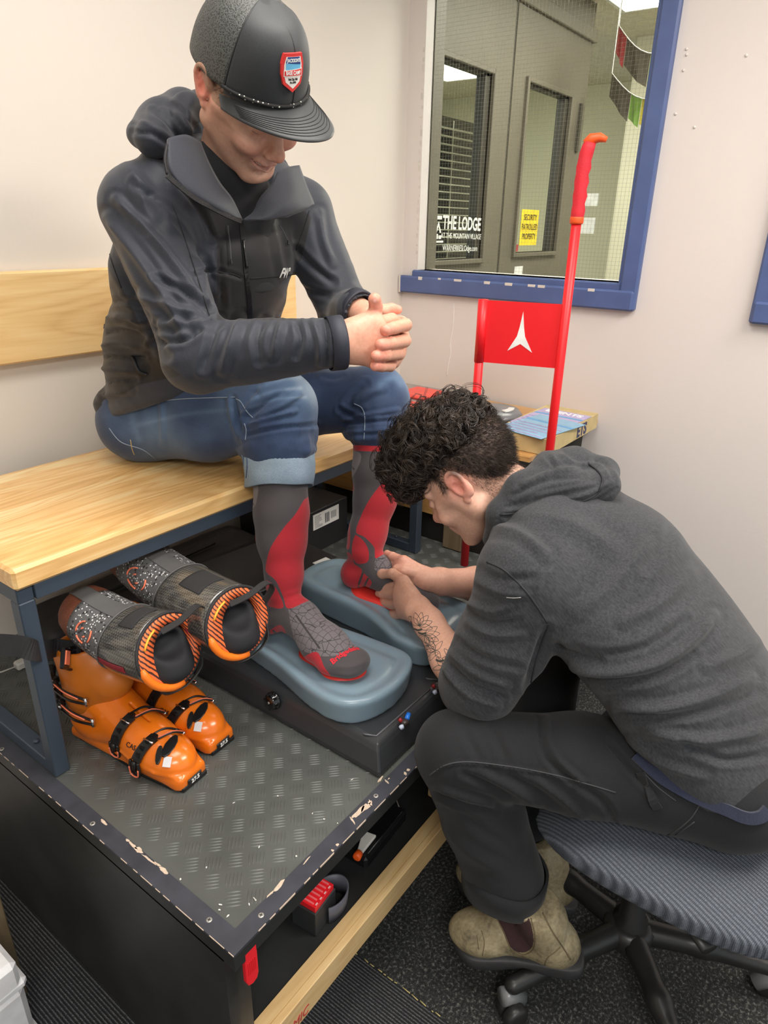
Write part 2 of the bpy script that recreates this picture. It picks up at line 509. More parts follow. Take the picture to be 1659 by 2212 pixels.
# ================================================================== THE ROOM
def m_wall(name, c1, c2):
    m = bpy.data.materials.new(name); t = NT(m); v = t.coord()
    t.color(t.mix(t.noise(v, 1.3, 3), lin(c1), lin(c2))); t.set(Roughness=0.62)
    t.b.inputs['Specular IOR Level'].default_value = 0.35
    t.bump(t.noise(v, 90, 4), 0.12, 0.002); return m
WALL = m_wall('wall_paint', (221, 213, 202), (226, 218, 208))
WALL2 = m_wall('right_wall_paint', (222, 215, 211), (227, 220, 215))
CEIL = m_wall('ceiling_paint', (232, 230, 224), (238, 236, 230))
BLUE = mat('blue_trim_paint', (80, 98, 146), 0.42, noise=(14, 0.08), bump=(30, 0.15, 0.002))
CHIP = mat('chipped_paint', (214, 208, 200), 0.8)
WX, WY = 2.37, 1.655          # faces of the right wall and the back wall
b = MB(); b.box((-2.2, WY, 0), (WX + 0.12, WY + 0.12, 2.6)); struct(b.build('wall_back', WALL))
b = MB()
y0, y1, z0, z1 = 0.771, 1.582, 1.335, 2.32      # window opening in the right wall
yw0, yw1, zw0 = -1.0, 0.315, 1.31
b.box((WX, -2.6, 0), (WX + 0.12, WY, zw0)); b.box((WX, -2.6, zw0), (WX + 0.12, yw0, 2.6))
b.box((WX, yw1, zw0), (WX + 0.12, y0, 2.6)); b.box((WX, y0, zw0), (WX + 0.12, y1, z0))
b.box((WX, y1, zw0), (WX + 0.12, WY, 2.6)); b.box((WX, y0, z1), (WX + 0.12, y1, 2.6)); b.box((WX, yw0, z1), (WX + 0.12, yw1, 2.6))
struct(b.build('wall_right', WALL2))
b = MB(); b.box((-2.2, -2.6, 2.6), (WX + 0.12, WY + 0.12, 2.66)); struct(b.build('ceiling', CEIL))
b = MB(); b.box((-2.3, -2.6, 0), (-2.2, WY, 2.6)); struct(b.build('wall_left', WALL))
# window 1: blue casing round a wired pane
w = thing('window_1', 'blue-framed interior window with wired glass looking into the corridor', 'window', (WX, 1.17, 1.25)); w['kind'] = 'structure'
def casing(root, ya, yb, za, zb, left=True):
    b = MB()
    # profile boards with a rounded face
    b.box((WX - 0.022, ya - 0.056, za - 0.085), (WX + 0.05, ya, zb), bev=0.006)
    b.box((WX - 0.008, ya, za - 0.02), (WX + 0.09, ya + 0.012, zb), bev=0.003)
    if left: b.box((WX - 0.022, yb, za - 0.085), (WX + 0.05, yb + 0.056, zb), bev=0.006)
    part(b.build('window_frame', BLUE), root)
    b = MB()
    b.box((WX - 0.03, ya - 0.05, za - 0.085), (WX, WY if not left else yb + 0.05, za - 0.022), bev=0.006)
    b.box((WX - 0.014, ya - 0.002, za - 0.03), (WX + 0.08, yb + (0.02 if not left else 0), za), bev=0.005)
    part(b.build('window_sill', BLUE), root)
casing(w, y0, y1, z0, z1, False)
gm = bpy.data.materials.new('wired_glass'); t = NT(gm)
t.set(Roughness=0.03, Transmission_Weight=1.0, IOR=1.02); t.color((0.93, 0.96, 0.92, 1)); t.b.inputs['Specular IOR Level'].default_value = 0.8
glass = MB(); glass.box((WX + 0.05, y0, z0), (WX + 0.053, y1, z1)); part(glass.build('pane', gm), w)
b = MB(); s = 0.0125
wm = mat('glass_wire', (150, 152, 140), 0.5, 0.6)
k = y0 + s
while k < y1: b.box((WX + 0.0495, k - 0.00022, z0), (WX + 0.0499, k + 0.00022, z1)); k += s
k = z0 + s
while k < z1: b.box((WX + 0.0495, y0, k - 0.00022), (WX + 0.0499, y1, k + 0.00022)); k += s
part(b.build('wire_mesh', wm), w)
b = MB(); r_ = random.Random(3)
for i in range(26):      # chipped paint along the edges of the frame
    zz = z0 + r_.random() * 0.75; yy = y1 + 0.002 + r_.random() * 0.004
    zz = z0 + i * 0.029; b.box((WX - 0.0015, yy, zz), (WX - 0.0002, yy + 0.004 + r_.random() * 0.004, zz + 0.004 + r_.random() * 0.018))
for i in range(9):
    yy = y0 + 0.03 + (i + .6 * r_.random()) * 0.088; b.box((WX - 0.0308, yy, z0 - 0.028 - r_.random() * 0.006), (WX - 0.028, yy + 0.01 + 0.03 * r_.random(), z0 - 0.022))
b.box((WX - 0.031, WY - 0.012, z0 - 0.085), (WX - 0.028, WY - 0.004, z0 - 0.022))
part(b.build('paint_chips', CHIP), w)
b = MB(); b.box((WX + 0.054, y1 - 0.004, z0), (WX + 0.121, y1 + 0.0005, z1)); part(b.build('reveal_lining', mat('corridor_taupe_paint', (106, 100, 87), 0.55, noise=(3, 0.05))), w)
# window 2, only its corner is in the picture
w2 = thing('window_2', 'second blue-framed window at the right edge of the photo', 'window', (WX, -0.3, 1.25)); w2['kind'] = 'structure'
casing(w2, yw0, yw1, zw0 + 0.02, z1, True)
b = MB(); b.box((WX + 0.05, yw0, zw0), (WX + 0.053, yw1, z1)); part(b.build('pane', gm), w2)
# drips and pin marks on the wall under and beside the window
DR = mat('white_drip', (244, 242, 236), 0.5)
def onwall(px, py, off=0.001): p = A(px, py, 'x', WX - off); return p
b = MB(); b.tube([onwall(*q) for q in smoothline([(981, 655), (979, 700), (973, 740), (974, 760), (968, 790), (966, 812)], 4)], [0.0012] * 25 + [0.0012], 6)
struct(b.build('trim_1', DR))
b = MB()
for q in ((1483, 106), (1476, 152), (1459, 246), (1612, 120), (1500, 275), (1483, 118)):
    p = onwall(*q); b.lathe([(0.0001, -0.002), (0.004, -0.001), (0.004, 0.001)], p, 'x', 8)
struct(b.build('trim_2', WALL2))

# ------------------------------------------------------------------ carpet floor
m = bpy.data.materials.new('carpet_smooth'); t = NT(m); v = t.coord()
n1 = t.noise(v, 150, 4, 0.75); n2 = t.noise(v, 6, 3)
c = t.ramp(n1, [(0.42, lin((22, 23, 24))), (0.54, lin((52, 54, 53))), (0.66, lin((136, 137, 130)))])
t.color(t.mix(t.math('MULTIPLY', n2, 0.5), c, lin((38, 38, 40)))); t.set(Roughness=0.95); t.bump(n1, 0.7, 0.004)
CARP = m
m = bpy.data.materials.new('carpet_ribbed'); t = NT(m); v = t.coord()
n1 = t.noise(v, 260, 3, 0.7)
wv = t.new('ShaderNodeTexWave', wave_type='BANDS', bands_direction='X'); wv.inputs['Scale'].default_value = 48; wv.inputs['Distortion'].default_value = 1.2
wv.inputs['Detail'].default_value = 2; wv.inputs['Detail Scale'].default_value = 6
t.link(v, wv.inputs['Vector'])
h = t.math('MULTIPLY', wv.outputs['Fac'], n1)
t.color(t.ramp(h, [(0.12, lin((26, 27, 30))), (0.36, lin((64, 66, 70))), (0.62, lin((118, 120, 122)))])); t.set(Roughness=0.95); t.bump(h, 0.9, 0.006)
RIB = m
b = MB(); b.box((0.80, -2.6, -0.05), (WX, WY, 0)); struct(b.build('floor', CARP))
b = MB(); b.box((-2.2, -2.6, -0.05), (0.80, WY, 0.0005)); struct(b.build('floor', RIB))
b = MB(); r_ = random.Random(8); yy = -0.2
YT = mat('seam_thread', (196, 180, 120), 0.9)
while yy < 0.75:
    L = 0.004 + 0.016 * r_.random()
    b.tube([(0.80 + r_.uniform(-.0015, .0015), yy, 0.0015), (0.80 + r_.uniform(-.0015, .0015), yy + L, 0.0015)], 0.0011, 5); yy += L + 0.004 + 0.03 * r_.random() ** 2
struct(b.build('trim_3', YT))

# ================================================================== CORRIDOR beyond the window
TAUPE = mat('corridor_taupe_paint', (106, 100, 87), 0.55, noise=(3, 0.05))
TAUD = mat('corridor_dark_gasket', (62, 58, 50), 0.5)
CREAM = mat('corridor_cream_paint', (226, 222, 196), 0.6, noise=(2, 0.03))
CY = 1.75
b = MB(); b.box((2.49, WY + 0.121, 0), (2.60, CY + 0.06, 2.75)); struct(b.build('wall_corridor', TAUPE))
def door(n, xa, xb, px0, px1, pz0, pz1, zt, root):
    """panel with a glazed opening in the plane y = CY"""
    b = MB()
    b.box((xa, CY, 0), (px0, CY + 0.05, zt)); b.box((px1, CY, 0), (xb, CY + 0.05, zt))
    b.box((px0, CY, pz1), (px1, CY + 0.05, zt)); b.box((px0, CY, 0), (px1, CY + 0.05, pz0))
    part(b.build('door_panel', TAUPE), root)
    b = MB(); e = 0.022
    for q in (((px0 - e, pz0 - e), (px0, pz1 + e)), ((px1, pz0 - e), (px1 + e, pz1 + e)), ((px0, pz1), (px1, pz1 + e)), ((px0, pz0 - e), (px1, pz0))):
        b.box((q[0][0], CY - 0.018, q[0][1]), (q[1][0], CY + 0.06, q[1][1]), bev=0.003)
    part(b.build('glazing_bead', TAUPE), root)
    b = MB(); e = 0.008
    for q in (((px0, pz0), (px0 + e, pz1)), ((px1 - 0.05, pz0), (px1, pz1)), ((px0, pz1 - e), (px1, pz1))):
        b.box((q[0][0], CY + 0.005, q[0][1]), (q[1][0], CY + 0.05, q[1][1]))
    part(b.build('gasket', TAUD), root)
    b = MB(); b.box((px0, CY + 0.024, pz0), (px1, CY + 0.027, pz1)); part(b.build('pane', gm), root)
d1 = thing('door_1', 'taupe corridor door whose pane carries white lettering', 'door', (2.95, CY, 0)); d1['kind'] = 'structure'
d2 = thing('door_2', 'taupe corridor door with a yellow notice in its pane', 'door', (3.8, CY, 0)); d2['kind'] = 'structure'
door(1, 2.60, 3.355, 2.715, 3.165, 1.352, 2.125, 2.62, d1)
door(2, 3.375, 4.28, 3.525, 4.05, 1.37, 2.148, 2.62, d2)
b = MB(); b.box((3.355, CY + 0.005, 0), (3.375, CY + 0.05, 2.62)); b.box((4.19, CY - 0.012, 1.9), (4.225, CY, 2.14)); struct(b.build('trim_4', TAUD))
b = MB(); b.box((2.60, CY - 0.02, 2.44), (4.30, CY + 0.02, 2.5), bev=0.004); b.box((2.60, CY - 0.006, 0.9), (2.66, CY, 2.5)); struct(b.build('trim_5', TAUPE))
WT = mat('white_vinyl', (240, 240, 236), 0.5)
ptext('window_lettering', 'THE LODGE', 0.078, (2.975, CY - 0.004, 1.505), (1, 0, -0.02), (0, 0, 1), WT, d1, bold=0.002, sx=0.82)
ptext('window_lettering', 'AT THE MOUNTAIN VILLAGE', 0.033, (2.975, CY - 0.004, 1.452), (1, 0, -0.02), (0, 0, 1), WT, d1, sx=0.85)
ptext('window_lettering', 'WARNERRESLOdge.com', 0.036, (2.97, CY - 0.004, 1.40), (1, 0, -0.02), (0, 0, 1), WT, d1, sx=0.85)
b = MB(); ox, oz = 2.762, 1.487       # mountain-hut emblem left of the lettering
P_ = lambda x, z: (ox + x, CY - 0.004, oz + z)
for L in ([(-.04, .05), (.03, .05), (.03, .035), (-.028, .035), (-.028, -.06), (-.04, -.06)], ):
    b.prism([(ox + x, oz + z) for x, z in L], CY - 0.005, CY - 0.004, plane='xz')
b.prism([(ox - .02, oz - .02), (ox + .005, oz + .028), (ox + .03, oz - .02), (ox + .018, oz - .02), (ox + .005, oz + .008), (ox - .008, oz - .02)], CY - 0.005, CY - 0.004, plane='xz')
b.box(P_(-.015, -.045), (ox + .004, CY - 0.005, oz - .024)); b.box(P_(.01, -.045), (ox + .03, CY - 0.005, oz - .03)); b.box(P_(-.04, -.06), (ox + .05, CY - 0.005, oz - .052))
part(b.build('window_emblem', WT), d1)
YEL = mat('yellow_notice', (246, 214, 52), 0.6); BLK = mat('print_black', (32, 30, 30), 0.6)
b = MB(); b.box((3.63, CY + 0.018, 1.405), (3.84, CY + 0.021, 1.585)); part(b.build('yellow_notice', YEL), d2)
for i, s_ in enumerate(('SECURITY', 'PATROLLED', 'PROPERTY')):
    ptext('notice_lettering', s_, 0.042, (3.735, CY + 0.017, 1.545 - 0.048 * i), (1, 0, 0), (0, 0, 1), BLK, d2, sx=0.85)
b = MB(); b.box((3.535, CY + 0.018, 1.375), (3.62, CY + 0.021, 1.41)); part(b.build('small_sticker', mat('sticker_red', (176, 60, 66), 0.6)), d2)
b = MB(); b.box((3.56, CY - 0.001, 1.18), (3.66, CY, 1.30)); b.box((3.58, CY - 0.002, 1.21), (3.65, CY - 0.001, 1.225)); part(b.build('paper_label', WT), d2)
# rooms and walls further on
b = MB(); b.box((2.5, 4.2, 0), (6.6, 4.3, 2.8)); struct(b.build('wall_far', CREAM))
b = MB(); b.box((5.1, -1.0, 0), (5.2, 1.79, 2.8)); b.box((6.5, 1.79, 0), (6.6, 4.2, 2.8)); struct(b.build('wall_corridor_end', CREAM))
b = MB(); b.box((WX + 0.12, -2.6, 2.62), (6.6, 4.3, 2.7)); struct(b.build('ceiling', mat('corridor_ceiling', (214, 208, 186), 0.7)))
b = MB(); b.box((WX + 0.12, -2.6, -0.05), (6.6, 4.2, 0)); struct(b.build('floor', mat('corridor_floor', (120, 112, 98), 0.7)))
b = MB()      # arched opening on the end wall
arc = [(0.55, 0), (0.55, 1.92)] + [(1.0 - 0.45 * math.cos(a), 1.92 + 0.16 * math.sin(a)) for a in np.linspace(0, PI, 10)] + [(1.45, 1.92), (1.45, 0)]
b.prism(arc, 5.06, 5.1, plane='yz'); struct(b.build('trim_6', mat('arch_shade', (206, 200, 172), 0.6)))
LAMP = mat('lamp_diffuser', (255, 253, 240), 0.5, emit=3.0)
def ceil_lamp(x, y, z, sx, sy, label):
    t_ = thing('ceiling_light', label, 'light', (x, y, z), group=None)
    b = MB(); b.box((-sx / 2, -sy / 2, -0.012), (sx / 2, sy / 2, 0)); b.build('diffuser', LAMP, t_)
    b = MB(); e = 0.02
    b.box((-sx / 2 - e, -sy / 2 - e, -0.016), (sx / 2 + e, -sy / 2, 0)); b.box((-sx / 2 - e, sy / 2, -0.016), (sx / 2 + e, sy / 2 + e, 0))
    b.box((-sx / 2 - e, -sy / 2, -0.016), (-sx / 2, sy / 2, 0)); b.box((sx / 2, -sy / 2, -0.016), (sx / 2 + e, sy / 2, 0)); b.build('frame', mat('lamp_frame', (235, 235, 230), 0.5), t_)
ceil_lamp(5.35, 3.3, 2.62, 0.62, 0.5, 'bright white ceiling panel seen through the left corridor door pane')
ceil_lamp(4.3, 1.35, 2.62, 0.3, 0.6, 'white ceiling panel at the top right of the blue-framed window')
# blind seen through the left door pane
bl = thing('window_blind', 'pale slatted blind behind the lettered corridor door', 'blind', (3.88, 2.4, 1.24))
b = MB()
for i in range(19): b.box((-0.35, -0.012, 0.02 + i * 0.042), (0.42, 0.012, 0.026 + i * 0.042))
b.build('slats', mat('blind_white', (232, 230, 214), 0.6), bl); b = MB(); b.box((0.02, -0.014, 0), (0.024, -0.012, 0.82)); b.build('cord', mat('blind_white', (232, 230, 214), 0.6), bl)
b = MB(); b.box((-0.35, 0.10, -1.239), (0.6, 0.14, 0.86)); b.build('backing', mat('blind_dark', (104, 100, 90), 0.6), bl)
b = MB(); b.box((-.05, 0.06, -0.3), (0.12, 0.10, 0.80)); b.build('mullion', mat('blind_post', (44, 42, 40), 0.6), bl)
# festival flags strung across the corridor
FC = [(208, 92, 96), (120, 112, 102), (150, 196, 96), (198, 176, 88), (226, 210, 90), (214, 120, 96)]
def flags(pA, pB, h, cols, label, wdt):
    t_ = thing('flag_string', label, 'bunting', pA)
    b = MB(); d = np.array(pB) - np.array(pA); pts = [d * u + np.array([0, 0, -0.05 * math.sin(PI * u)]) for u in np.linspace(0, 1, 9)]
    b.tube([(0, 0, 2.619 - pA[2])] + pts + [(pts[-1][0], pts[-1][1], 2.619 - pA[2])], 0.0025, 5); b.build('string', WT, t_); u0 = 0.0
    for w_, c in zip(wdt, cols):
        u1 = u0 + w_; b = MB(); q = []
        for u in np.linspace(u0 + 0.004, u1 - 0.004, 4):
            p = d * u + np.array([0, 0, -0.05 * math.sin(PI * u)]); q.append(p)
        vs = [p for p in q] + [p + np.array([0.02 * math.sin(i * 2), 0, -h * (1 + 0.05 * i)]) for i, p in enumerate(q)]
        vs += [p + np.array([0.003, 0, 0]) for p in vs]
        fs = []
        for i in range(3): fs += [(i, i + 1, i + 5, i + 4), (8 + i, 8 + i + 4, 8 + i + 5, 8 + i + 1)]
        b.add(vs, fs); b.build('flag', mat('flag_%d' % FC.index(c), c, 0.7), t_); u0 = u1
pa = A(1337, 55, 'x', 4.0); pb = A(1450, 112, 'x', 3.5)
flags(pa, pb, 0.115, [FC[0], FC[1], FC[2], FC[3]], 'upper string of coloured flags seen in the corridor', [0.2, 0.48, 0.2, 0.12])
pa = A(1322, 158, 'x', 4.25); pb = A(1440, 212, 'x', 3.7)
flags(pa, pb, 0.11, [FC[1], FC[2], FC[4], FC[5]], 'lower string of coloured flags seen in the corridor', [0.42, 0.2, 0.2, 0.18])
# papers on the corridor end wall
for (q0, q1, lb) in (((1262, 418), (1290, 445), 'upper white notice on the corridor wall behind the red grip'), ((1258, 470), (1282, 505), 'lower white notice on the corridor wall behind the red pole')):
    a_ = A(q0[0], q0[1], 'x', 5.09); c_ = A(q1[0], q1[1], 'x', 5.09)
    b = MB(); b.box((5.085, a_[1], c_[2]), (5.098, c_[1], a_[2])); o = b.build('wall_notice', WT); tag(o, lb, 'notice')
# ================================================================== PLATFORM, BENCH AND FURNITURE
BLKP = mat('black_painted_board', (42, 43, 43), 0.45, noise=(9, 0.25), bump=(60, 0.1, 0.002))
TRIM = mat('scuffed_black_edging', (58, 60, 68), 0.42, noise=(22, 0.22), bump=(120, 0.12, 0.001))
RAW = mat('bare_chipped_wood', (204, 184, 164), 0.85, noise=(160, 0.15))
SCREW = mat('screw_steel', (186, 184, 178), 0.4, 0.6)
TREAD = mat('rubber_tread_mat', (84, 87, 84), 0.38, noise=(5, 0.2), bump=(300, 0.12, 0.001), spec=0.6)
def wood(name, c1, c2, c3, axis=0, scale=1.0, strips=0.0):
    """long-grained timber: streaks stretched along one axis, soft cathedral figure, optional glued strips"""
    m = bpy.data.materials.new(name); t = NT(m)
    sc = [1.0, 1.0, 1.0]; sc[axis] = 0.045
    v = t.coord(scale=tuple(x * scale for x in sc)); fine = t.noise(v, 150, 3, .6)
    sc[axis] = 0.16; v1 = t.coord(scale=tuple(x * scale for x in sc)); fig = t.noise(v1, 9, 2, .4)
    bands = t.math('ABSOLUTE', t.math('SINE', t.math('MULTIPLY', fig, 46.0)))
    f = t.math('ADD', t.math('MULTIPLY', fine, .45), t.math('ADD', t.math('MULTIPLY', bands, .18), t.math('MULTIPLY', fig, .35)))
    if strips:
        sp = t.new('ShaderNodeSeparateXYZ'); t.link(t.coord(), sp.inputs[0]); st = t.math('FLOOR', t.math('DIVIDE', sp.outputs[1], strips))
        wn = t.new('ShaderNodeTexWhiteNoise', noise_dimensions='1D'); t.link(st, wn.inputs['W']); f = t.math('ADD', f, t.math('MULTIPLY', t.math('SUBTRACT', wn.outputs['Value'], .5), .38))
    t.color(t.ramp(f, [(0.22, lin(c1)), (0.50, lin(c2)), (0.78, lin(c3))])); t.set(Roughness=0.38, Coat_Weight=0.25, Coat_Roughness=0.2); t.bump(fine, 0.04, 0.001); MC[name] = m
    return m
PINE = wood('lacquered_pine', (214, 164, 98), (240, 194, 128), (253, 232, 178), 0, 1.0, 0.041)
PINE2 = wood('pale_pine', (196, 160, 108), (212, 180, 128), (226, 200, 152), 0)
WALN = wood('dark_oak', (84, 70, 52), (104, 90, 68), (122, 106, 82), 2)

PX0, PY0, PZ = 0.42, 0.563, 0.50
pf = thing('fitting_platform', 'low black platform with a tread-pattern mat and chipped edging', 'platform', (1.0, 1.1, 0))
def pt(b, name, m_, root, **kw): return part(b.build(name, m_, **kw), root)
b = MB(); b.box((PX0, PY0 + 0.025, 0.0), (PX0 + 0.02, WY - 0.003, PZ - 0.03)); b.box((PX0 + 0.02, PY0 + 0.03, 0.0), (PX0 + 0.05, PY0 + 0.05, PZ - 0.03))
pt(b, 'side_panel', BLKP, pf)
b = MB(); b.box((PX0, PY0, PZ - 0.035), (WX - 0.003, WY - 0.003, PZ - 0.003)); pt(b, 'top_board', BLKP, pf, bevel=0.001)
b = MB(); b.box((PX0 + 0.021, PY0 + 0.012, 0.20), (1.95, 1.0, 0.232)); pt(b, 'shelf', mat('black_laminate', (36, 38, 38), 0.5, noise=(12, 0.2)), pf)
b = MB(); b.box((PX0 + 0.021, 1.0, 0.0), (1.95, 1.02, PZ - 0.036)); b.box((1.95, PY0 + 0.03, 0), (1.97, 1.0, PZ - 0.036)); pt(b, 'back_panel', BLKP, pf)
b = MB(); T = 0.031; r_ = random.Random(4)
def jag(p0, p1, side):      # edging strip with a ragged inner edge where the paint has chipped
    pass
b.box((PX0, PY0, PZ - 0.003), (WX - 0.003, PY0 + T, PZ + 0.001)); b.box((PX0, PY0 + T, PZ - 0.003), (PX0 + T, WY - 0.003, PZ + 0.001))
pt(b, 'edging', TRIM, pf)
b = MB()
def chip(cx, cy, w_, l_, rot=0, seed=0):
    q = random.Random(seed); n = 11; P = []
    for i in range(n):
        a = 2 * PI * i / n; rr = 0.55 + 0.6 * q.random(); x = math.cos(a) * l_ * rr; y = math.sin(a) * w_ * rr
        P.append((cx + x * math.cos(rot) - y * math.sin(rot), cy + x * math.sin(rot) + y * math.cos(rot)))
    b.prism(P, PZ + 0.0006, PZ + 0.0014)
for (px, py, w_, l_, rt) in ((790, 1745, .006, .016, 0), (775, 1755, .005, .02, 0), (800, 1735, .004, .008, 1), (760, 1772, .002, .012, 1.2), (875, 1672, .003, .006, .8), (882, 1664, .004, .004, 0),
                             (822, 1684, .003, .01, .2), (836, 1690, .002, .007, 1.3), (840, 1683, .0015, .003, 0), (605, 1913, .004, .016, .1), (583, 1933, .002, .01, 0), (662, 1860, .0012, .012, 0.1),
                             (718, 1838, .003, .003, 0), (729, 1826, .003, .004, 0), (300, 1838, .005, .012, 1.57), (288, 1828, .003, .014, 1.5), (225, 1777, .003, .01, 1.57), (352, 1880, .004, .012, 1.6), (340, 1868, .002, .01, 1.6), (320, 1856, .002, .02, 1.6), (275, 1816, .003, .006, 1.5)):
    p = A(px, py, 'z', PZ); chip(p[0], p[1], w_, l_, rt, int(px + py))
k = PX0 + 0.05
while k < 1.6:      # worn line along the front arris
    L = 0.008 + 0.03 * r_.random(); b.box((k, PY0 - 0.0006, PZ - 0.0006 - 0.0015 * r_.random()), (k + L, PY0 + 0.0004, PZ + 0.0012)); k += L + 0.004 + 0.03 * r_.random() ** 2
k = PY0
while k < 1.3:
    L = 0.01 + 0.03 * r_.random(); b.box((PX0 - 0.0006, k, PZ - 0.0004), (PX0 + 0.0003, k + L, PZ + 0.0012)); k += L + 0.008 + 0.04 * r_.random() ** 2
pt(b, 'chipped_paint', RAW, pf)['kind'] = 'stuff'
for (px, py) in ((452, 1988), (564, 1978), (200, 1780), (812, 1720), (4, 1619)):
    p = A(px, py, 'z', PZ); b = MB(); b.lathe([(0.0048, PZ), (0.0048, PZ + 0.0014), (0.0036, PZ + 0.0017)], (p[0], p[1], 0), n=14)
    b.cm = 1
    for a in (0.5, 0.5 + PI / 2): b.box((-0.0028, -0.0006, 0), (0.0028, 0.0006, 0.0003), Matrix.Translation((p[0], p[1], PZ + 0.0016)) @ Matrix.Rotation(a, 4, 'Z'))
    pt(b, 'screw', [SCREW, BLK], pf)
b = MB(); b.box((PX0 + T, PY0 + T, PZ - 0.003), (WX - 0.004, WY - 0.004, PZ - 0.0005))
# five-bar tread: each lens-shaped bar is real relief
s = 0.0365; c45 = math.cos(PI / 4)
vs = []; fs = []
for i in range(-60, 60):
    for j in range(-60, 60):
        u, v_ = i * s, j * s
        x = (u - v_) * c45 + 1.0; y = (u + v_) * c45 + 1.1
        if not (PX0 + T + .012 < x < 1.86 and PY0 + T + .012 < y < WY - 0.02): continue
        a = (PI * 0.25 if (i + j) % 2 else -PI * 0.25) ; dx, dy = math.cos(a), math.sin(a); nx, ny = -dy, dx
        for k in range(5):
            o = (k - 2) * 0.0062; cx, cy = x + nx * o, y + ny * o; hl = 0.0150; hw = 0.0019; z0_ = PZ - 0.0006
            base = len(vs)
            for (ta, tb, tz) in ((-1, 0, 0), (-.5, -.8, 0), (0, -1, 0), (.5, -.8, 0), (1, 0, 0), (.5, .8, 0), (0, 1, 0), (-.5, .8, 0), (-.4, 0, 1), (.4, 0, 1)):
                vs.append((cx + dx * hl * ta + nx * hw * tb, cy + dy * hl * ta + ny * hw * tb, z0_ + tz * 0.0019))
            B = base
            fs += [(B, B + 1, B + 8), (B + 1, B + 2, B + 9, B + 8), (B + 2, B + 3, B + 9), (B + 3, B + 4, B + 9), (B + 4, B + 5, B + 9), (B + 5, B + 6, B + 9), (B + 6, B + 7, B + 8, B + 9), (B + 7, B, B + 8)]
b.v += vs and []; b.add(vs, fs, True)
part(b.build('tread_mat', TREAD), pf)
b = MB(); q = random.Random(12)
for (px, py) in ((700, 1770), (729, 1779), (476, 1955), (474, 1966), (446, 1875), (552, 1945), (538, 1954), (492, 1980), (550, 1942), (760, 1685), (675, 1758), (560, 1830), (600, 1720), (640, 1850), (390, 1900), (505, 1735)):
    p = A(px, py, 'z', PZ)
    if True: chip(p[0], p[1], .0009 + .001 * q.random(), .0015 + .002 * q.random(), q.random() * 3, px)
o = part(b.build('lint_flecks', mat('lint', (222, 220, 214), 0.9)), pf); o['kind'] = 'stuff'
b = MB(); b.box((PX0 + 0.03, PY0 - 0.004, 0.177), (1.95, PY0 + 0.011, 0.239), bev=0.0015); b.box((PX0 + 0.03, PY0 + 0.011, 0.2325), (1.95, PY0 + 0.035, 0.239))
pt(b, 'front_rail', PINE2, pf)
RED = mat('signal_red_plastic', (232, 34, 44), 0.35, noise=(10, 0.04), coat=0.2)
RED2 = mat('dark_red_print', (176, 60, 58), 0.6)
ptext('rail_lettering', 'DYNAMIC', 0.030, (0.512, PY0 - 0.0045, 0.193), (1, 0, 0), (0, 0, 1), RED2, pf, sx=0.8, shear=0.2, align='CENTER')

# ---- things kept on the shelf under the platform
t_ = thing('tool_holder', 'grey plastic holder ring beside the red blade box on the shelf', 'holder', (0.718, 0.636, 0.233))
HG = mat('grey_plastic', (88, 90, 100), 0.5)
b = MB(); n = 22; vs = []
for i in range(n + 1):
    a = -0.75 * PI + 1.35 * PI * i / n
    for (r, z) in ((0.036, 0), (0.040, 0), (0.044, 0.045), (0.040, 0.045)): vs.append((r * math.cos(a), r * math.sin(a) * 0.75, z))
fs = [(i * 4 + k, i * 4 + (k + 1) % 4, i * 4 + 4 + (k + 1) % 4, i * 4 + 4 + k) for i in range(n) for k in range(4)]
b.add(vs, fs, True).build('ring_wall', HG, t_)
t_ = thing('blade_box', 'small bright red ribbed box on the black shelf under the platform', 'box', (0.685, 0.648, 0.233), 0.10)
b = MB(); b.box((-0.034, -0.028, 0), (0.034, 0.03, 0.060)); b.build('tray', mat('charcoal_plastic', (48, 50, 52), 0.5), t_, bevel=0.002)
b = MB(); b.box((-0.030, -0.025, 0.058), (0.031, 0.027, 0.072)); b.build('lid', RED, t_, bevel=0.001)
b = MB()
for i in range(6): b.box((-0.026 + i * 0.0098, -0.017, 0.072), (-0.0225 + i * 0.0098, 0.019, 0.0738))
b.build('ridges', mat('pink_ridge', (246, 110, 116), 0.4), t_)
b = MB()
for i in range(4):
    for yy in (-0.023, 0.0215): b.box((-0.024 + i * 0.014, yy, 0.072), (-0.018 + i * 0.014, yy + 0.003, 0.0724))
b.build('marks', mat('pale_pink', (240, 190, 190), 0.5), t_)['kind'] = 'stuff'
t_ = thing('plastic_case', 'black moulded case on the shelf under the white and orange tube', 'case', (0.90, 0.668, 0.233), 0.05)
b = MB(); b.box((-0.075, -0.035, 0), (0.09, 0.05, 0.032), bev=0.006); b.build('body', mat('gloss_black_plastic', (22, 22, 24), 0.3), t_)
b = MB(); b.tube([(-0.06, -0.028, 0.032), (0.075, -0.028, 0.032), (0.08, -0.022, 0.032), (0.08, 0.04, 0.032)], 0.0025, 6); b.build('rim', mat('gloss_black_plastic', (22, 22, 24), 0.3), t_)
t_ = thing('glue_tube', 'white tube with an orange cap on the black case', 'tube', (0.855, 0.655, 0.268), 0.25)
b = MB(); b.prism([(-0.028, -0.006), (0.026, -0.016), (0.026, 0.016), (-0.028, 0.006)], 0, 0.008); b.build('tube_body', mat('white_tube', (226, 224, 218), 0.4), t_, bevel=0.002)
b = MB(); b.lathe([(0.004, -0.028), (0.009, -0.030), (0.009, -0.044), (0.006, -0.045)], (0, 0, 0.007), 'x', 12); b.build('cap', mat('orange_cap', (244, 96, 30), 0.4), t_)
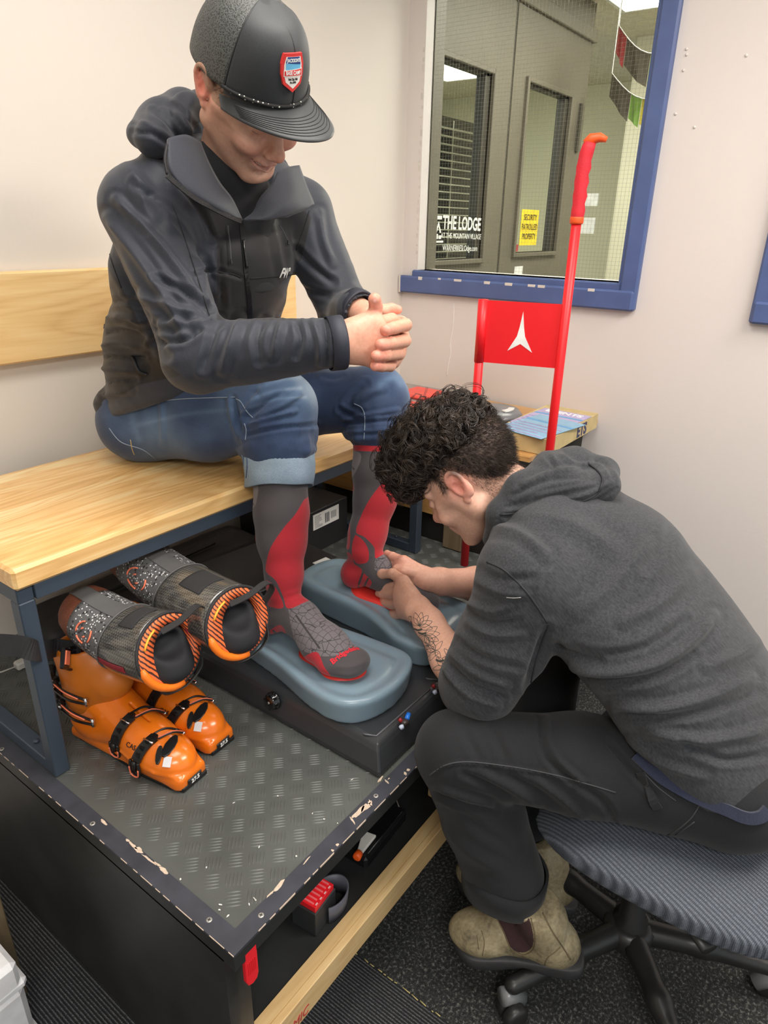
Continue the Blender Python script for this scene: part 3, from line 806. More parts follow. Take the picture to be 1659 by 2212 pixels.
o = MB().tube([(0.98, 0.64, 0.245), (1.02, 0.70, 0.262), (1.06, 0.76, 0.27)], 0.0018, 6).build('steel_rod', mat('dull_steel', (120, 116, 112), 0.4, 0.6)); tag(o, 'thin steel rod lying behind the white and orange tube', 'rod')
o = MB().box((1.08, 0.60, 0.233), (1.16, 0.64, 0.262), bev=0.003).build('cork_block', PINE2); tag(o, 'tan block on the shelf next to the dark trouser knee', 'block')
t_ = thing('red_scraper', 'bright red ribbed handle sticking out under the platform corner', 'tool', (0.452, 0.567, 0.42))
b = MB(); pr_ = [(-.0125, .06), (-.0125, -.004), (-.009, -.015), (0, -.0195), (.009, -.0165), (.0125, -.006), (.0125, .06)]
b.prism(pr_, -0.004, 0.004, plane='xz'); b.build('handle', RED, t_, bevel=0.0015)
b = MB()
for i in range(5): b.box((-.008 + i * .0035, -.0046, .008), (-.0068 + i * .0035, -.004, .036))
b.build('grip_ridges', mat('ridge_red', (212, 24, 34), 0.5), t_)
# post and bin at the lower left
o = MB().box((0.250, 1.128, 0.001), (0.318, 1.192, 0.60), bev=0.002).build('table_leg', WALN); tag(o, 'dark brown square wooden post at the lower left edge', 'table leg')
t_ = thing('storage_bin', 'white plastic bin at the bottom left corner on the ribbed carpet', 'bin', (0.228, 1.108, 0.001))
WB = mat('white_bin_plastic', (226, 226, 228), 0.35)
b = MB(); b.box((-0.13, -0.075, 0), (0.062, 0.0, 0.15), bev=0.012); b.build('body', WB, t_)
b = MB(); b.box((-0.14, -0.08, 0.15), (0.068, 0.004, 0.175), bev=0.008); b.box((-0.15, -0.09, 0.175), (0.056, 0.0, 0.24), bev=0.01); b.build('lid', WB, t_)
b = MB(); b.box((-0.135, -0.08, 0.0), (0.068, 0.003, 0.018), bev=0.006); b.build('base_rim', WB, t_)

# ---- bench
STEEL = mat('slate_steel', (66, 78, 92), 0.42, 0.25, noise=(8, 0.08))
bn = thing('bench', 'long pale wooden bench on a slate steel frame the capped man sits on', 'bench', (1.1, 1.33, PZ))
BX0, BX1, BY0, BY1, BZ0, BZ1 = 0.447, 1.78, 1.088, 1.572, 0.915, 0.956
b = MB(); b.box((BX0, BY0, BZ0), (BX1, BY1, BZ1), bev=0.006); pt(b, 'seat', PINE, bn)
for x_ in (0.452, 1.695):
    b = MB()
    b.box((x_, 1.10, PZ), (x_ + 0.03, 1.13, BZ0 - 0.03), bev=0.002); pt(b, 'leg', STEEL, bn)
    b = MB(); b.box((x_, 1.53, PZ), (x_ + 0.03, 1.56, BZ0 - 0.03), bev=0.002); pt(b, 'leg', STEEL, bn)
    b = MB(); b.box((x_, 1.10, BZ0 - 0.03), (x_ + 0.03, 1.56, BZ0), bev=0.002); pt(b, 'cross_rail', STEEL, bn)
    b = MB(); b.box((x_, 1.13, PZ), (x_ + 0.03, 1.53, PZ + 0.03), bev=0.002)
    o = pt(b, 'foot_rail', STEEL, bn)
    b = MB(); b.lathe([(0.006, 0.03), (0.006, 0.034), (0.003, 0.036)], (x_ + 0.015, 1.19, PZ), n=12); pt(b, 'bolt', STEEL, bn)
b = MB(); b.box((0.482, 1.095, BZ0 - 0.03), (1.695, 1.115, BZ0 - 0.0005), bev=0.001); b.box((0.482, 1.54, BZ0 - 0.03), (1.695, 1.56, BZ0 - 0.0005)); pt(b, 'apron_rail', STEEL, bn)
bb = MB().box((-0.6, WY - 0.032, 1.186), (1.72, WY - 0.002, 1.386), bev=0.004).build('backrest_board', wood('backrest_pine', (220, 176, 116), (240, 202, 142), (250, 222, 170), 0, .8))
tag(bb, 'wide pale pine backrest board fixed to the wall behind the capped man', 'backrest')

# ---- crates and things right of the bench
CR1 = wood('crate_pine', (170, 122, 66), (196, 148, 88), (212, 168, 106), 1); CR2 = wood('crate_oak', (104, 88, 66), (130, 112, 88), (148, 130, 104), 2)
ct = thing('wooden_crate', 'slatted wooden crate with black print on the platform behind the bench end', 'crate', (2.05, 1.1, PZ))
X0, X1 = 1.795, 2.33
for (za, zb) in ((0.515, 0.0), (0.60, 0.68), (0.71, 0.80)):
    if zb: b = MB(); b.box((X0 + 0.012, 0.80, za), (X0 + 0.024, 1.60, zb), bev=0.002); pt(b, 'slat', CR1, ct)
b = MB(); b.box((X0 + 0.03, 0.82, PZ + 0.002), (X1, 1.60, 0.86)); pt(b, 'inner_box', mat('crate_inside', (34, 30, 27), 0.8), ct)
b = MB(); b.box((X0, 0.99, PZ + 0.002), (X0 + 0.012, 1.06, 0.80), bev=0.002); pt(b, 'corner_post', CR2, ct)
b = MB(); b.box((X0, 0.80, PZ + 0.002), (X0 + 0.012, 0.84, 0.80), bev=0.002); pt(b, 'corner_post', CR2, ct)
b = MB(); b.box((X0, 0.78, 0.86), (X1 + 0.02, 1.62, 0.875)); pt(b, 'lid', CR1, ct)
for s_, y_ in (('AVI', 1.22), ('NG', 0.915)):
    ptext('crate_lettering', s_, 0.048, (X0 + 0.0115, y_, 0.745 if s_ == 'AVI' else 0.64), (0, 1, 0), (0, 0, -1), BLK, ct, bold=0.001)
# open wooden box holding leaflets with ETS print
eb = thing('leaflet_box', 'tan box with dark blue letters behind the red pole, holding leaflets', 'box', (2.0, 0.90, 0.876))
ETS = mat('tan_card', (198, 178, 128), 0.7); NAVY = mat('navy_print', (50, 56, 96), 0.6)
b = MB(); b.box((-0.16, -0.155, 0), (0.24, 0.03, 0.050)); b.build('carton', ETS, eb, bevel=0.001)
text('box_lettering', 'ETS', 0.052, (0.10, -0.1555, 0.022), (1, 0, 0), (0, 0, 1), NAVY, eb, bold=0.002)
def leaflet(loc, rz, c, lb, hdr=None, hc=None):
    q = thing('leaflet', lb, 'leaflet', loc, rz, None)
    b = MB(); b.box((-0.085, -0.12, 0), (0.085, 0.12, 0.0014)); b.build('sheet', mat('sheet_' + lb[:12].replace(' ', '_'), c, 0.25, coat=0.4), q)
    b = MB()
    for i in range(5): b.box((-0.08, -0.11 + i * 0.026, 0.0014), (0.075 - 0.03 * (i % 2), -0.102 + i * 0.026, 0.0017))
    b.build('print', mat('violet_print', (150, 140, 186), 0.4), q)
    b = MB(); b.box((-0.085, 0.04, 0.0014), (0.085, 0.055, 0.0018)); b.build('print_band', mat('blue_print', (84, 160, 214), 0.3), q)
    if hdr: text('header_lettering', hdr, 0.038, (0, 0.09, 0.0019), (1, 0, 0), (0, 1, 0), mat('white_header', (250, 248, 252), 0.4), q, bold=0.001)
leaflet((2.06, 0.835, 0.927), -1.62, (176, 166, 214), 'lilac leaflet with white header lettering on the tan box', 'EVENTS')
leaflet((1.955, 0.825, 0.9285), -1.75, (120, 178, 214), 'blue printed leaflet lying on top of the tan box')
# plastic-wrapped red and grey goods at the bench end
CLR = bpy.data.materials.new('clear_bag'); t = NT(CLR); t.color((0.9, 0.9, 0.9, 1)); t.set(Roughness=0.15, Transmission_Weight=0.85, IOR=1.1); t.bump(t.noise(t.coord(), 30, 3), 0.5, 0.01)
pk = thing('packaged_gear', 'flat grey and red packaged gear lying behind the capped man\'s left knee', 'package', (1.99, 1.36, 0.876))
b = MB(); b.box((-0.16, -0.20, 0), (0.24, 0.18, 0.045), bev=0.012); b.build('tray', mat('pack_grey', (150, 140, 136), 0.35), pk)
b = MB(); b.box((-0.17, -0.21, 0), (0.25, 0.19, 0.014), bev=0.004); b.build('base_card', mat('pack_dark', (58, 60, 66), 0.5), pk)
PR = mat('pack_red', (226, 82, 70), 0.45)
b = MB(); b.box((-0.15, 0.02, 0.045), (-0.02, 0.14, 0.062), bev=0.006); b.build('red_pad', PR, pk)
b = MB(); b.box((0.02, -0.06, 0.045), (0.16, 0.06, 0.060), bev=0.006); b.build('red_pad', PR, pk)
b = MB(); b.box((-0.15, -0.16, 0.045), (-0.04, -0.05, 0.058), bev=0.006); b.build('red_pad', PR, pk)
hd = thing('headphone_case', 'rounded grey case with shiny white panels behind the left red pole', 'case', (2.06, 1.045, 0.877), -0.5)
b = MB(); b.lathe([(0.02, 0.0), (0.085, 0.002), (0.098, 0.018), (0.098, 0.034), (0.085, 0.05), (0.03, 0.056)], (0, 0, 0), n=30); b.build('shell', mat('case_grey', (112, 114, 118), 0.3), hd)
b = MB(); b.tube([(0.092 * math.cos(a), 0.092 * math.sin(a), 0.030) for a in np.linspace(0, 2 * PI, 30)[:-1]], 0.008, 8, closed=True); b.build('rim', mat('case_rim', (64, 66, 70), 0.3), hd)
for a in (2.2, 3.6, 5.2):
    b = MB(); b.ribbon([(0.06 * math.cos(a + d), 0.06 * math.sin(a + d), 0.056) for d in np.linspace(-.5, .5, 6)], 0.02, 0.004, (0, 0, 0) if False else [np.array([math.cos(a + d), math.sin(a + d), 0]) for d in np.linspace(-.5, .5, 6)]); b.build('white_panel', mat('case_white', (236, 236, 232), 0.2), hd)

# ---- red gate display
gt = thing('race_gate', 'bright red two-pole gate with a white arrow emblem, taller pole with a grip', 'gate', (1.76, 0.83, PZ))
RD = mat('gate_red', (236, 30, 38), 0.4, noise=(6, 0.03)); GA, GB = np.array([1.729, 0.935]), np.array([1.790, 0.720])
b = MB(); b.tube([(GA[0], GA[1], PZ), (GA[0], GA[1], 1.315)], 0.0125, 16); pt(b, 'pole', RD, gt)
b = MB(); b.tube([(GB[0], GB[1], PZ), (GB[0], GB[1], 1.60)], 0.0125, 16); pt(b, 'pole', RD, gt)
dg_ = nrm(np.append(GB - GA, 0)); up_ = np.array([0, 0, 1.])
ng = np.cross(up_, dg_); ng = ng if ng[0] < 0 else -ng
FM = frame((GA[0], GA[1], 1.145), dg_, up_); WL = float(np.linalg.norm(GB - GA))
b = MB(); b.box((0.008, 0, -0.001), (WL - 0.008, 0.168, 0.001), FM); pt(b, 'banner', RD, gt)
b = MB(); b.tube([(GA[0], GA[1], 1.145), (GA[0], GA[1], 1.314)], 0.0142, 20); pt(b, 'banner_sleeve', RD, gt)
b = MB(); sg = 1 if (FM.to_3x3() @ Vector((0, 0, 1))).dot(Vector(ng)) > 0 else -1
arw = [(0.0, 0.062), (0.006, 0.02), (0.011, -0.004), (0.034, -0.045), (0.0, -0.024), (-0.034, -0.045), (-0.011, -0.004), (-0.006, 0.02)]
b.prism([(WL / 2 + x, 0.082 + y) for x, y in arw], 0.0012 * sg, 0.002 * sg, FM); pt(b, 'emblem', WT, gt)
b = MB(); GRP = mat('grip_rubber', (214, 34, 50), 0.6, bump=(500, 0.4, 0.002)); pts = []; rs = []
# grip: finger-shaped
vd = np.array([0, 0, 1.]); sd = dg_
prof = [(1.515, .0150, 0), (1.525, .0165, 0), (1.54, .0172, 0.001), (1.555, .0150, .000), (1.572, .0178, .001), (1.588, .0152, 0), (1.604, .0180, .001), (1.620, .0154, .0), (1.636, .0182, .002), (1.652, .0158, .002), (1.665, .0168, .004), (1.678, .0160, .007), (1.690, .0145, .010)]
b.tube([(GB[0] + sd[0] * o_, GB[1] + sd[1] * o_, z_) for z_, r, o_ in prof], [r for _, r, _ in prof], 18); pt(b, 'grip', GRP, gt)
b = MB(); cx = GB[0] + sd[0] * .012; cy = GB[1] + sd[1] * .012
b.tube([(cx - sd[0] * .012, cy - sd[1] * .012, 1.686), (cx, cy, 1.697), (cx + sd[0] * .02, cy + sd[1] * .02, 1.700), (cx + sd[0] * .036, cy + sd[1] * .036, 1.695)], [.011, .013, .0105, .006], 14, flat=None)
pt(b, 'grip_cap', mat('orange_rubber', (246, 92, 34), 0.5), gt)
b = MB(); b.lathe([(0.0155, 1.508), (0.0172, 1.512), (0.0172, 1.522), (0.016, 1.526)], (GB[0], GB[1], 0), n=18); pt(b, 'grip_collar', mat('orange_rubber', (246, 92, 34), 0.5), gt)
# ================================================================== FOOT MOULDING MACHINE
MCH = mat('charcoal_machine_shell', (50, 52, 55), 0.36, noise=(10, 0.12), bump=(400, 0.06, 0.001))
mc = thing('moulding_machine', 'black foot moulding base with two blue-grey silicone pads on the platform', 'machine', (1.08, 0.9, PZ))
b = MB()   # shell: walls lean in, flat ledge at the front, rising deck behind
def loft(rings):
    vs = []; n = len(rings[0])
    for r in rings: vs += r
    fs = [(i * n + k, i * n + (k + 1) % n, (i + 1) * n + (k + 1) % n, (i + 1) * n + k) for i in range(len(rings) - 1) for k in range(n)]
    fs += [tuple(range(n - 1, -1, -1)), tuple((len(rings) - 1) * n + k for k in range(n))]
    return vs, fs
rx0, rx1, ry0, ry1 = 0.831, 1.36, 0.603, 1.17
def ring(e, z, zb=None):
    ys = [ry0 + e, ry0 + e + 0.02, 0.72, 0.85, 1.0, ry1 - e]
    L = [(rx0 + e, y) for y in ys] + [(rx1 - e, y) for y in ys[::-1]]
    return [(x, y, PZ + z * (1 if zb is None else (0.85 if y < .8 else 1.0))) for x, y in L]
v_, f_ = loft([ring(0, 0.0005), ring(0.0, 0.014), ring(0.012, 0.05), ring(0.018, 0.062), ring(0.03, 0.066)])
b.add(v_, f_); pt(b, 'base_shell', MCH, mc, bevel=0.004)
b = MB()
for x_ in (0.853, 1.08): b.tube([(x_, .66, PZ + .067), (x_, .655, PZ + .067), (x_ + .01, .635, PZ + .067), (x_ + 0.2, .632, PZ + .067)], 0.002, 6)
pt(b, 'ledge_line', mat('machine_edge', (92, 94, 98), 0.3), mc)
def knob(p, n_, nm='knob'):
    b = MB(); M = frame(p, (0, 1, 0), (0, 0, 1))
    n0 = nrm(n_); M = frame(p, np.cross(n0, (0, 0, 1)), np.cross(n0, np.cross(n0, (0, 0, 1)))); M = M if (M.to_3x3() @ Vector((0, 0, 1))).dot(Vector(n0)) > 0 else frame(p, np.cross((0, 0, 1), n0), np.cross(n0, np.cross(n0, (0, 0, 1))))
    prof = [(0.020, 0), (0.020, 0.004), (0.016, 0.006), (0.0165, 0.014), (0.013, 0.017), (0.003, 0.0172)]
    b.lathe(prof, (0, 0, 0), n=24, M=M)
    for k in range(8): b.box((-.0028, .0135, .006), (.0028, .0175, .0145), M @ Matrix.Rotation(k * PI / 4, 4, 'Z'))
    o = pt(b, nm, mat('gloss_black_knob', (16, 16, 17), 0.12, coat=0.6), mc)
    b = MB(); b.lathe([(0.003, 0.0171), (0.003, 0.0178)], (0, 0, 0), n=10, M=M); part(b.build('knob_screw', SCREW), o)
knob((0.838, 0.893, 0.545), (-1, 0, 0.15))
for (px, py) in ((758, 1637),):
    p = A(px, py, 'x', 0.838); b = MB(); b.lathe([(0.003, 0.0), (0.003, -0.002)], p, 'x', 10); pt(b, 'shell_screw', mat('dark_screw', (96, 96, 98), 0.4), mc)
p = A(871, 1622, 'y', 0.606); b = MB(); b.lathe([(0.0035, 0), (0.0035, -0.002)], p, 'y', 10); pt(b, 'shell_screw', SCREW, mc)
# valves on the ledge
def valve(px, py, blue=True):
    p = A(px, py, 'z', PZ + 0.068); x, y, z = p
    b = MB(); b.lathe([(0.0085, z - 0.002), (0.0085, z + 0.006), (0.005, z + 0.008)], (x, y, 0), n=14); pt(b, 'valve_socket', mat('valve_dark', (60, 52, 50), 0.35), mc)
    if blue:
        b = MB(); b.tube([(x + 0.006, y - .001, z + 0.006), (x + 0.020, y + .004, z + 0.008)], 0.0052, 12); pt(b, 'blue_connector', mat('connector_blue', (36, 120, 226), 0.35), mc)
    b = MB(); b.tube([(x - 0.004, y + .004, z + 0.004), (x - 0.006, y + 0.010, z + 0.01)], 0.0042, 10); pt(b, 'red_cap', mat('valve_red', (150, 34, 38), 0.35), mc)
    b = MB(); b.tube([(x - 0.015, y - .002, z + 0.003), (x - 0.018, y - 0.007, z + 0.002)], [0.0058, 0.004], 12); pt(b, 'clear_tip', mat('valve_clear', (206, 216, 240), 0.2), mc)
valve(874, 1562); valve(945, 1488, False)
# silicone pads
m = bpy.data.materials.new('silicone_pad'); t = NT(m); t.color(lin((128, 150, 164))); t.set(Roughness=0.30, Subsurface_Weight=0.25, Coat_Weight=0.35, Coat_Roughness=0.25)
t.b.inputs['Subsurface Radius'].default_value = (0.02, 0.03, 0.035); t.b.inputs['Subsurface Scale'].default_value = 0.5
PAD = m
def pad(outline, foot, zt, name='silicone_pad', rise=0.0):
    O = np.array(outline); lo = O.min(0) - .03; hi = O.max(0) + .03
    O = smoothline(np.vstack([O, O[:1]]), 6)[:-1]
    S = SDF((lo[0], lo[1], PZ + 0.02), (hi[0], hi[1], PZ + 0.2), 0.004)
    X, Y = np.meshgrid(S.ax[0], S.ax[1], indexing='ij'); P = np.stack([X.ravel(), Y.ravel()], 1)
    sd = polysd(P, O).reshape(X.shape)[:, :, None] + 0.0
    Z = S.ax[2][None, None, :]
    # gentle hollow under the foot, raised rim outside it, heel end rising
    h0 = np.array(foot[0]); h1 = np.array(foot[1]); 
    fd = segdist(P, [h0, h1]).reshape(X.shape)[:, :, None]
    tt = np.clip(((Y - h1[1]) / (h0[1] - h1[1]))[:, :, None], -0.6, 1.4)
    top = zt + rise * np.sin(np.clip(tt, 0, 1.3) * 1.7) - 0.010 * np.exp(-(fd / 0.045) ** 2) - 0.006 * np.exp(-((sd + 0.035) / 0.012) ** 2)
    taper = (Z - (zt - 0.06)) / 0.06
    q1 = sd + 0.010 * (1 - np.clip(taper, 0, 1)); q2 = Z - top; q3 = (zt - 0.062 - rise * 0.0) - Z
    r = 0.014
    a = np.maximum(q1 + r, 0); c_ = np.maximum(q2 + r, 0)
    d = np.minimum(np.maximum(q1, q2) + r, 0) + np.sqrt(a * a + c_ * c_) - r
    S.D[:] = np.maximum(d, q3).astype(np.float32) * 0.8
    V, F = S.mesh(); V = smoothmesh(V, F, 3)
    return part(surf(name, V, F, PAD, None), mc), (V, F)
padL, mL = pad([(.885, 1.06), (.868, .93), (.838, .80), (.838, .72), (.875, .672), (.95, .652), (1.03, .665), (1.07, .70), (1.072, .78), (1.062, .88), (1.045, .98), (1.02, 1.07), (.955, 1.10)], ((.925, .985), (.955, .75)), 0.626)
padR, mR = pad([(1.135, 1.06), (1.128, .97), (1.122, .86), (1.095, .76), (1.10, .69), (1.15, .655), (1.25, .65), (1.33, .68), (1.345, .78), (1.335, .88), (1.325, 1.0), (1.30, 1.10), (1.22, 1.13), (1.15, 1.11)], ((1.20, .975), (1.215, .76)), 0.628, rise=0.022)
b = MB(); b.tube([(1.085, 1.05, PZ + .07), (1.08, .95, PZ + .1), (1.09, .85, PZ + .08), (1.10, .74, PZ + .07), (1.13, .66, PZ + .068)], 0.003, 6); pt(b, 'hose', mat('black_hose', (20, 20, 21), 0.4), mc)
# red trimmed insoles under the feet
def insole(h, t_, z, w1, w0, label, mesh):
    h = np.array(h); t_ = np.array(t_); d = nrm(t_ - h); n = np.array([-d[1], d[0]]); L = np.linalg.norm(t_ - h)
    prof = [(-.02, 0), (.0, .6), (.03, .92), (.10, .88), (.55 * L, .95), (.75 * L, 1.12), (.92 * L, .95), (1.03 * L, .5), (1.06 * L, 0)]
    pol = [h + d * a + n * w1 * w for a, w in prof] + [h + d * a - n * w0 * w for a, w in prof[::-1][1:-1]]
    pol = smoothline(np.vstack([pol, pol[:1]]), 4)[:-1]
    b = MB(); Sf = Surf(*mesh)
    c = np.array(pol).mean(0); vs = []
    for k, sc in enumerate((0.0, .5, .8, 1.0)):
        for p in pol:
            q = c + (p - c) * sc; hh = Sf.b.ray_cast(Vector((q[0], q[1], 1.0)), Vector((0, 0, -1)))
            zz = hh[0].z if hh[0] is not None else z
            vs.append((q[0], q[1], zz + 0.005 - (0.0035 if sc == 1.0 else 0)))
    n_ = len(pol); fs = [(k * n_ + i, k * n_ + (i + 1) % n_, (k + 1) * n_ + (i + 1) % n_, (k + 1) * n_ + i) for k in range(3) for i in range(n_)]
    vs += [(x, y, z - 0.006) for x, y, z in vs[3 * n_:4 * n_]]
    fs += [(3 * n_ + i, 3 * n_ + (i + 1) % n_, 4 * n_ + (i + 1) % n_, 4 * n_ + i) for i in range(n_)]
    b.add(vs, fs, True); o = b.build('insole', mat('insole_red', (236, 60, 52), 0.5)); return tag(o, label, 'insole')
insole(tuple(A(668, 1385, 'z', .63)[:2]), tuple(A(772, 1450, 'z', .63)[:2]), .625, .040, .050, 'thin red insole under the near sock on the front silicone pad', mL)
insole((1.205, .955), (1.225, .722), .63, .028, .044, 'thin red insole under the far sock on the rear silicone pad', mR)

# ---- boxes under the bench
DK = mat('black_carton', (38, 38, 40), 0.45, noise=(8, 0.1))
sb = thing('product_box', 'flat black box with red and white lettering behind the near foot', 'box', (1.18, 1.32, PZ), -0.12)
b = MB(); b.box((-0.19, -0.15, 0), (0.20, 0.10, 0.105), bev=0.003); b.build('carton', DK, sb)
SB = lambda s_, sz, p, mt, **k: text('box_lettering', s_, sz, p, (0.97, 0.24, 0), (-0.24, 0.97, 0), mt, sb, **k)
SB('S', 0.034, (0.055, -0.075, 0.1056), WT, bold=0.001, shear=.2); SB('DOC', 0.030, (0.10, -0.063, 0.1056), mat('logo_red', (214, 40, 50), 0.4), bold=0.001, shear=.2)
SB('COMFORT', 0.012, (0.09, -0.09, 0.1056), WT)
o = sb
b = MB(); b.box((0.12, -0.148, 0.1055), (0.172, -0.124, 0.107), bev=0.006); b.build('white_badge', WT, sb)
lb_ = thing('labelled_carton', 'large black carton with a white printed label beneath the bench', 'box', (1.56, 1.38, PZ))
b = MB(); b.box((-0.17, -0.02, 0), (0.10, 0.22, 0.15), bev=0.003); b.build('carton', DK, lb_)
b = MB(); b.box((-0.075, -0.0215, 0.085), (0.052, -0.020, 0.138)); b.build('label', mat('label_white', (222, 222, 218), 0.6), lb_)
b = MB(); q = random.Random(2)
for i in range(9): b.box((-0.068, -0.022, 0.091 + i * 0.0048), (-0.068 + 0.02 + 0.018 * q.random(), -0.0216, 0.0925 + i * 0.0048))
for i in range(3): b.box((-0.018 + i * 0.008, -0.022, 0.094), (-0.013 + i * 0.008, -0.0216, 0.128)); 
for i in range(7): b.box((0.012 + i * 0.004, -0.022, 0.10), (0.0135 + i * 0.004, -0.0216, 0.125))
b.build('label_print', mat('print_grey', (96, 96, 98), 0.6), lb_)
bg = thing('black_bag', 'low black fabric bag against the wall beneath the bench', 'bag', (1.0, 1.53, PZ))
S = SDF((-.42, -.22, 0), (.42, .12, .14), 0.008)
S.box((0, .0, .045), (.36, .09, .045), None, 0.03).cone((-.3, -.04, .08), (.3, .02, .085), .012, .012, 0.02)
V, F = S.mesh(); V = smoothmesh(V, F, 3); V = V + vnormals(V, F) * (0.006 * fbm(V, 18, 3))[:, None]; V[:, 2] = np.maximum(V[:, 2], 0.0005)
surf('body', V, F, mat('black_nylon', (34, 34, 36), 0.6), bg)
b = MB(); b.tube([(-.32, -.06, .085), (-.28, -.08, .10), (-.25, -.05, .11), (-.1, -.04, .105), (.2, -.03, .105)], 0.004, 6); b.build('cord', mat('black_cord', (20, 20, 22), 0.5), bg)
pc = thing('phone_charger', 'small pale plug lying by the wall between the two orange boots', 'plug', (0.82, 1.53, PZ))
b = MB(); b.box((-.02, -.012, 0), (.02, .012, .02), bev=0.004); b.build('plug_body', mat('pale_plastic', (196, 196, 190), 0.4), pc)
b = MB(); b.tube([(-.02, 0, .01), (-.05, .005, .01), (-.08, .03, .008)], .002, 6); b.build('cable', mat('pale_plastic', (196, 196, 190), 0.4), pc)
pc.location = (0.60, 1.50, PZ)

# ================================================================== SKI BOOTS
m = bpy.data.materials.new('boot_orange'); t = NT(m); t.color(t.ramp(t.noise(t.coord(), 8, 2), [(0.3, lin((228, 112, 18))), (0.7, lin((240, 124, 24)))]))
t.set(Roughness=0.28, Coat_Weight=0.4, Coat_Roughness=0.12, Subsurface_Weight=0.1); t.b.inputs['Subsurface Scale'].default_value = 0.02; ORG = m
ORG2 = mat('cuff_orange', (196, 108, 28), 0.42, noise=(6, 0.05)); ORG3 = mat('vivid_orange_rubber', (250, 124, 30), 0.4)
BKL = mat('buckle_black', (26, 26, 27), 0.3, noise=(80, 0.2)); CHR = mat('chrome', (210, 210, 212), 0.2, 1.0); CORAL = mat('coral_edge', (250, 130, 96), 0.4)
m = bpy.data.materials.new('liner_speckled_grey'); t = NT(m); v = t.coord()
vo = t.new('ShaderNodeTexVoronoi'); vo.inputs['Scale'].default_value = 190; t.link(v, vo.inputs['Vector'])
vo2 = t.new('ShaderNodeTexVoronoi'); vo2.inputs['Scale'].default_value = 120; t.link(v, vo2.inputs['Vector'])
sel = t.math('MULTIPLY', t.math('LESS_THAN', vo.outputs['Distance'], 0.33), t.math('GREATER_THAN', t.new('ShaderNodeSeparateColor').outputs[0], 0.5))
sc_ = t.n['Separate Color']; t.link(vo.outputs['Color'], sc_.inputs[0]); sel2 = t.math('LESS_THAN', vo2.outputs['Distance'], 0.30)
c = t.mix(sel2, lin((96, 97, 98)), lin((44, 44, 46))); t.color(t.mix(sel, c, lin((226, 226, 226)))); t.set(Roughness=0.6); LGR = m
m = bpy.data.materials.new('carbon_gloss'); t = NT(m); v = t.coord(rot=(0, 0, 0.78))
ck = t.new('ShaderNodeTexChecker'); ck.inputs['Scale'].default_value = 240; t.link(v, ck.inputs['Vector'])
t.color(t.mix(ck.outputs['Fac'], lin((56, 56, 56)), lin((98, 96, 90)))); t.set(Roughness=0.3, Coat_Weight=1.0, Coat_Roughness=0.06); CARB = m
m = bpy.data.materials.new('orange_stripe_mesh'); t = NT(m); v = t.coord()
wv = t.new('ShaderNodeTexWave', wave_type='BANDS', bands_direction='DIAGONAL'); wv.inputs['Scale'].default_value = 70; wv.inputs['Distortion'].default_value = 2; t.link(v, wv.inputs['Vector'])
t.color(t.ramp(wv.outputs['Fac'], [(0.3, lin((70, 40, 34))), (0.45, lin((244, 116, 60)))])); t.set(Roughness=0.6); STRM = m
BRN = mat('brown_mesh', (112, 62, 42), 0.7, noise=(300, 0.25), bump=(600, 0.5, 0.001)); BLIN = mat('liner_black_padding', (24, 25, 30), 0.75)
GTP = mat('grey_tape', (92, 92, 92), 0.6); VEL = mat('velcro', (46, 46, 48), 0.95, bump=(900, 0.8, 0.001)); WEB = mat('black_webbing', (38, 38, 40), 0.7, bump=(700, 0.6, 0.001))
def shellmesh():
    S = SDF((-.03, -.085, -.01), (.35, .085, .30), 0.003)
    S.ell((.058, 0, .055), (.064, .044, .062), k=.02).cone((.05, 0, .065), (.20, 0, .048), .046, .044, .03, bulge=-.05)
    S.ell((.238, 0, .037), (.074, .049, .040), k=.03).cone((.085, 0, .115), (.20, 0, .062), .044, .036, .03)
    S.cone((.05, 0, .09), (.07, 0, .165), .047, .047, .02, flat=((0, 1, 0), .85))
    S.box((.155, 0, .012), (.155, .038, .013), rd=.01, k=.012); S.box((.292, 0, .016), (.024, .034, .015), rd=.008, k=.008)
    S.plane((0, 0, 0.004), (0, 0, -1))
    # raised flow line over the forefoot
    S.chain([(.15, .046, .05), (.20, .050, .045), (.26, .046, .035), (.30, .03, .03)], [.003] * 4, .004); S.chain([(.15, -.046, .05), (.20, -.050, .045), (.26, -.046, .035), (.30, -.03, .03)], [.003] * 4, .004)
    S.box((.155, 0, .094), (.055, .0012, .03), rd=.001, k=.004, op='s')
    V, F = S.mesh(); return smoothmesh(V, F, 1)  , F
def cuffmesh():
    S = SDF((-.06, -.09, .06), (.24, .09, .30), 0.003)
    S.cone((.048, 0, .115), (.045, 0, .205), .055, .062, .02, flat=((0, 1, 0), .92)); S.cone((.06, 0, .12), (.11, 0, .165), .05, .045, .03, flat=((0, 1, 0), .95))
    S.cone((.045, 0, .10), (.045, 0, .28), .038, .050, .01, op='s'); S.plane((.03, 0, .235), (-.35, 0, 1)); S.plane((.14, 0, .1), (.8, 0, -.5)); S.plane((.0, 0, .1), (-.25, 0, -1), )
    V, F = S.mesh(); return smoothmesh(V, F, 2), F
SHV, SHF = shellmesh(); CUV, CUF = cuffmesh(); SSURF = Surf(SHV, SHF); CSURF = Surf(CUV, CUF)
SHM = npmesh('shell', SHV, SHF); CUM = npmesh('cuff', CUV, CUF)
def wrap(sf, x, ang, off, cz=0.045):
    """point on the shell at station x, angle from top towards the outer side"""
    o = Vector((x, 0, cz)); d = Vector((0, -math.sin(ang), math.cos(ang)))
    h = sf.b.ray_cast(o + d * 0.2, -d); p = np.array(h[0]) if h[0] is not None else np.array(o + d * 0.05); return p + np.array(d) * off, np.array(d)
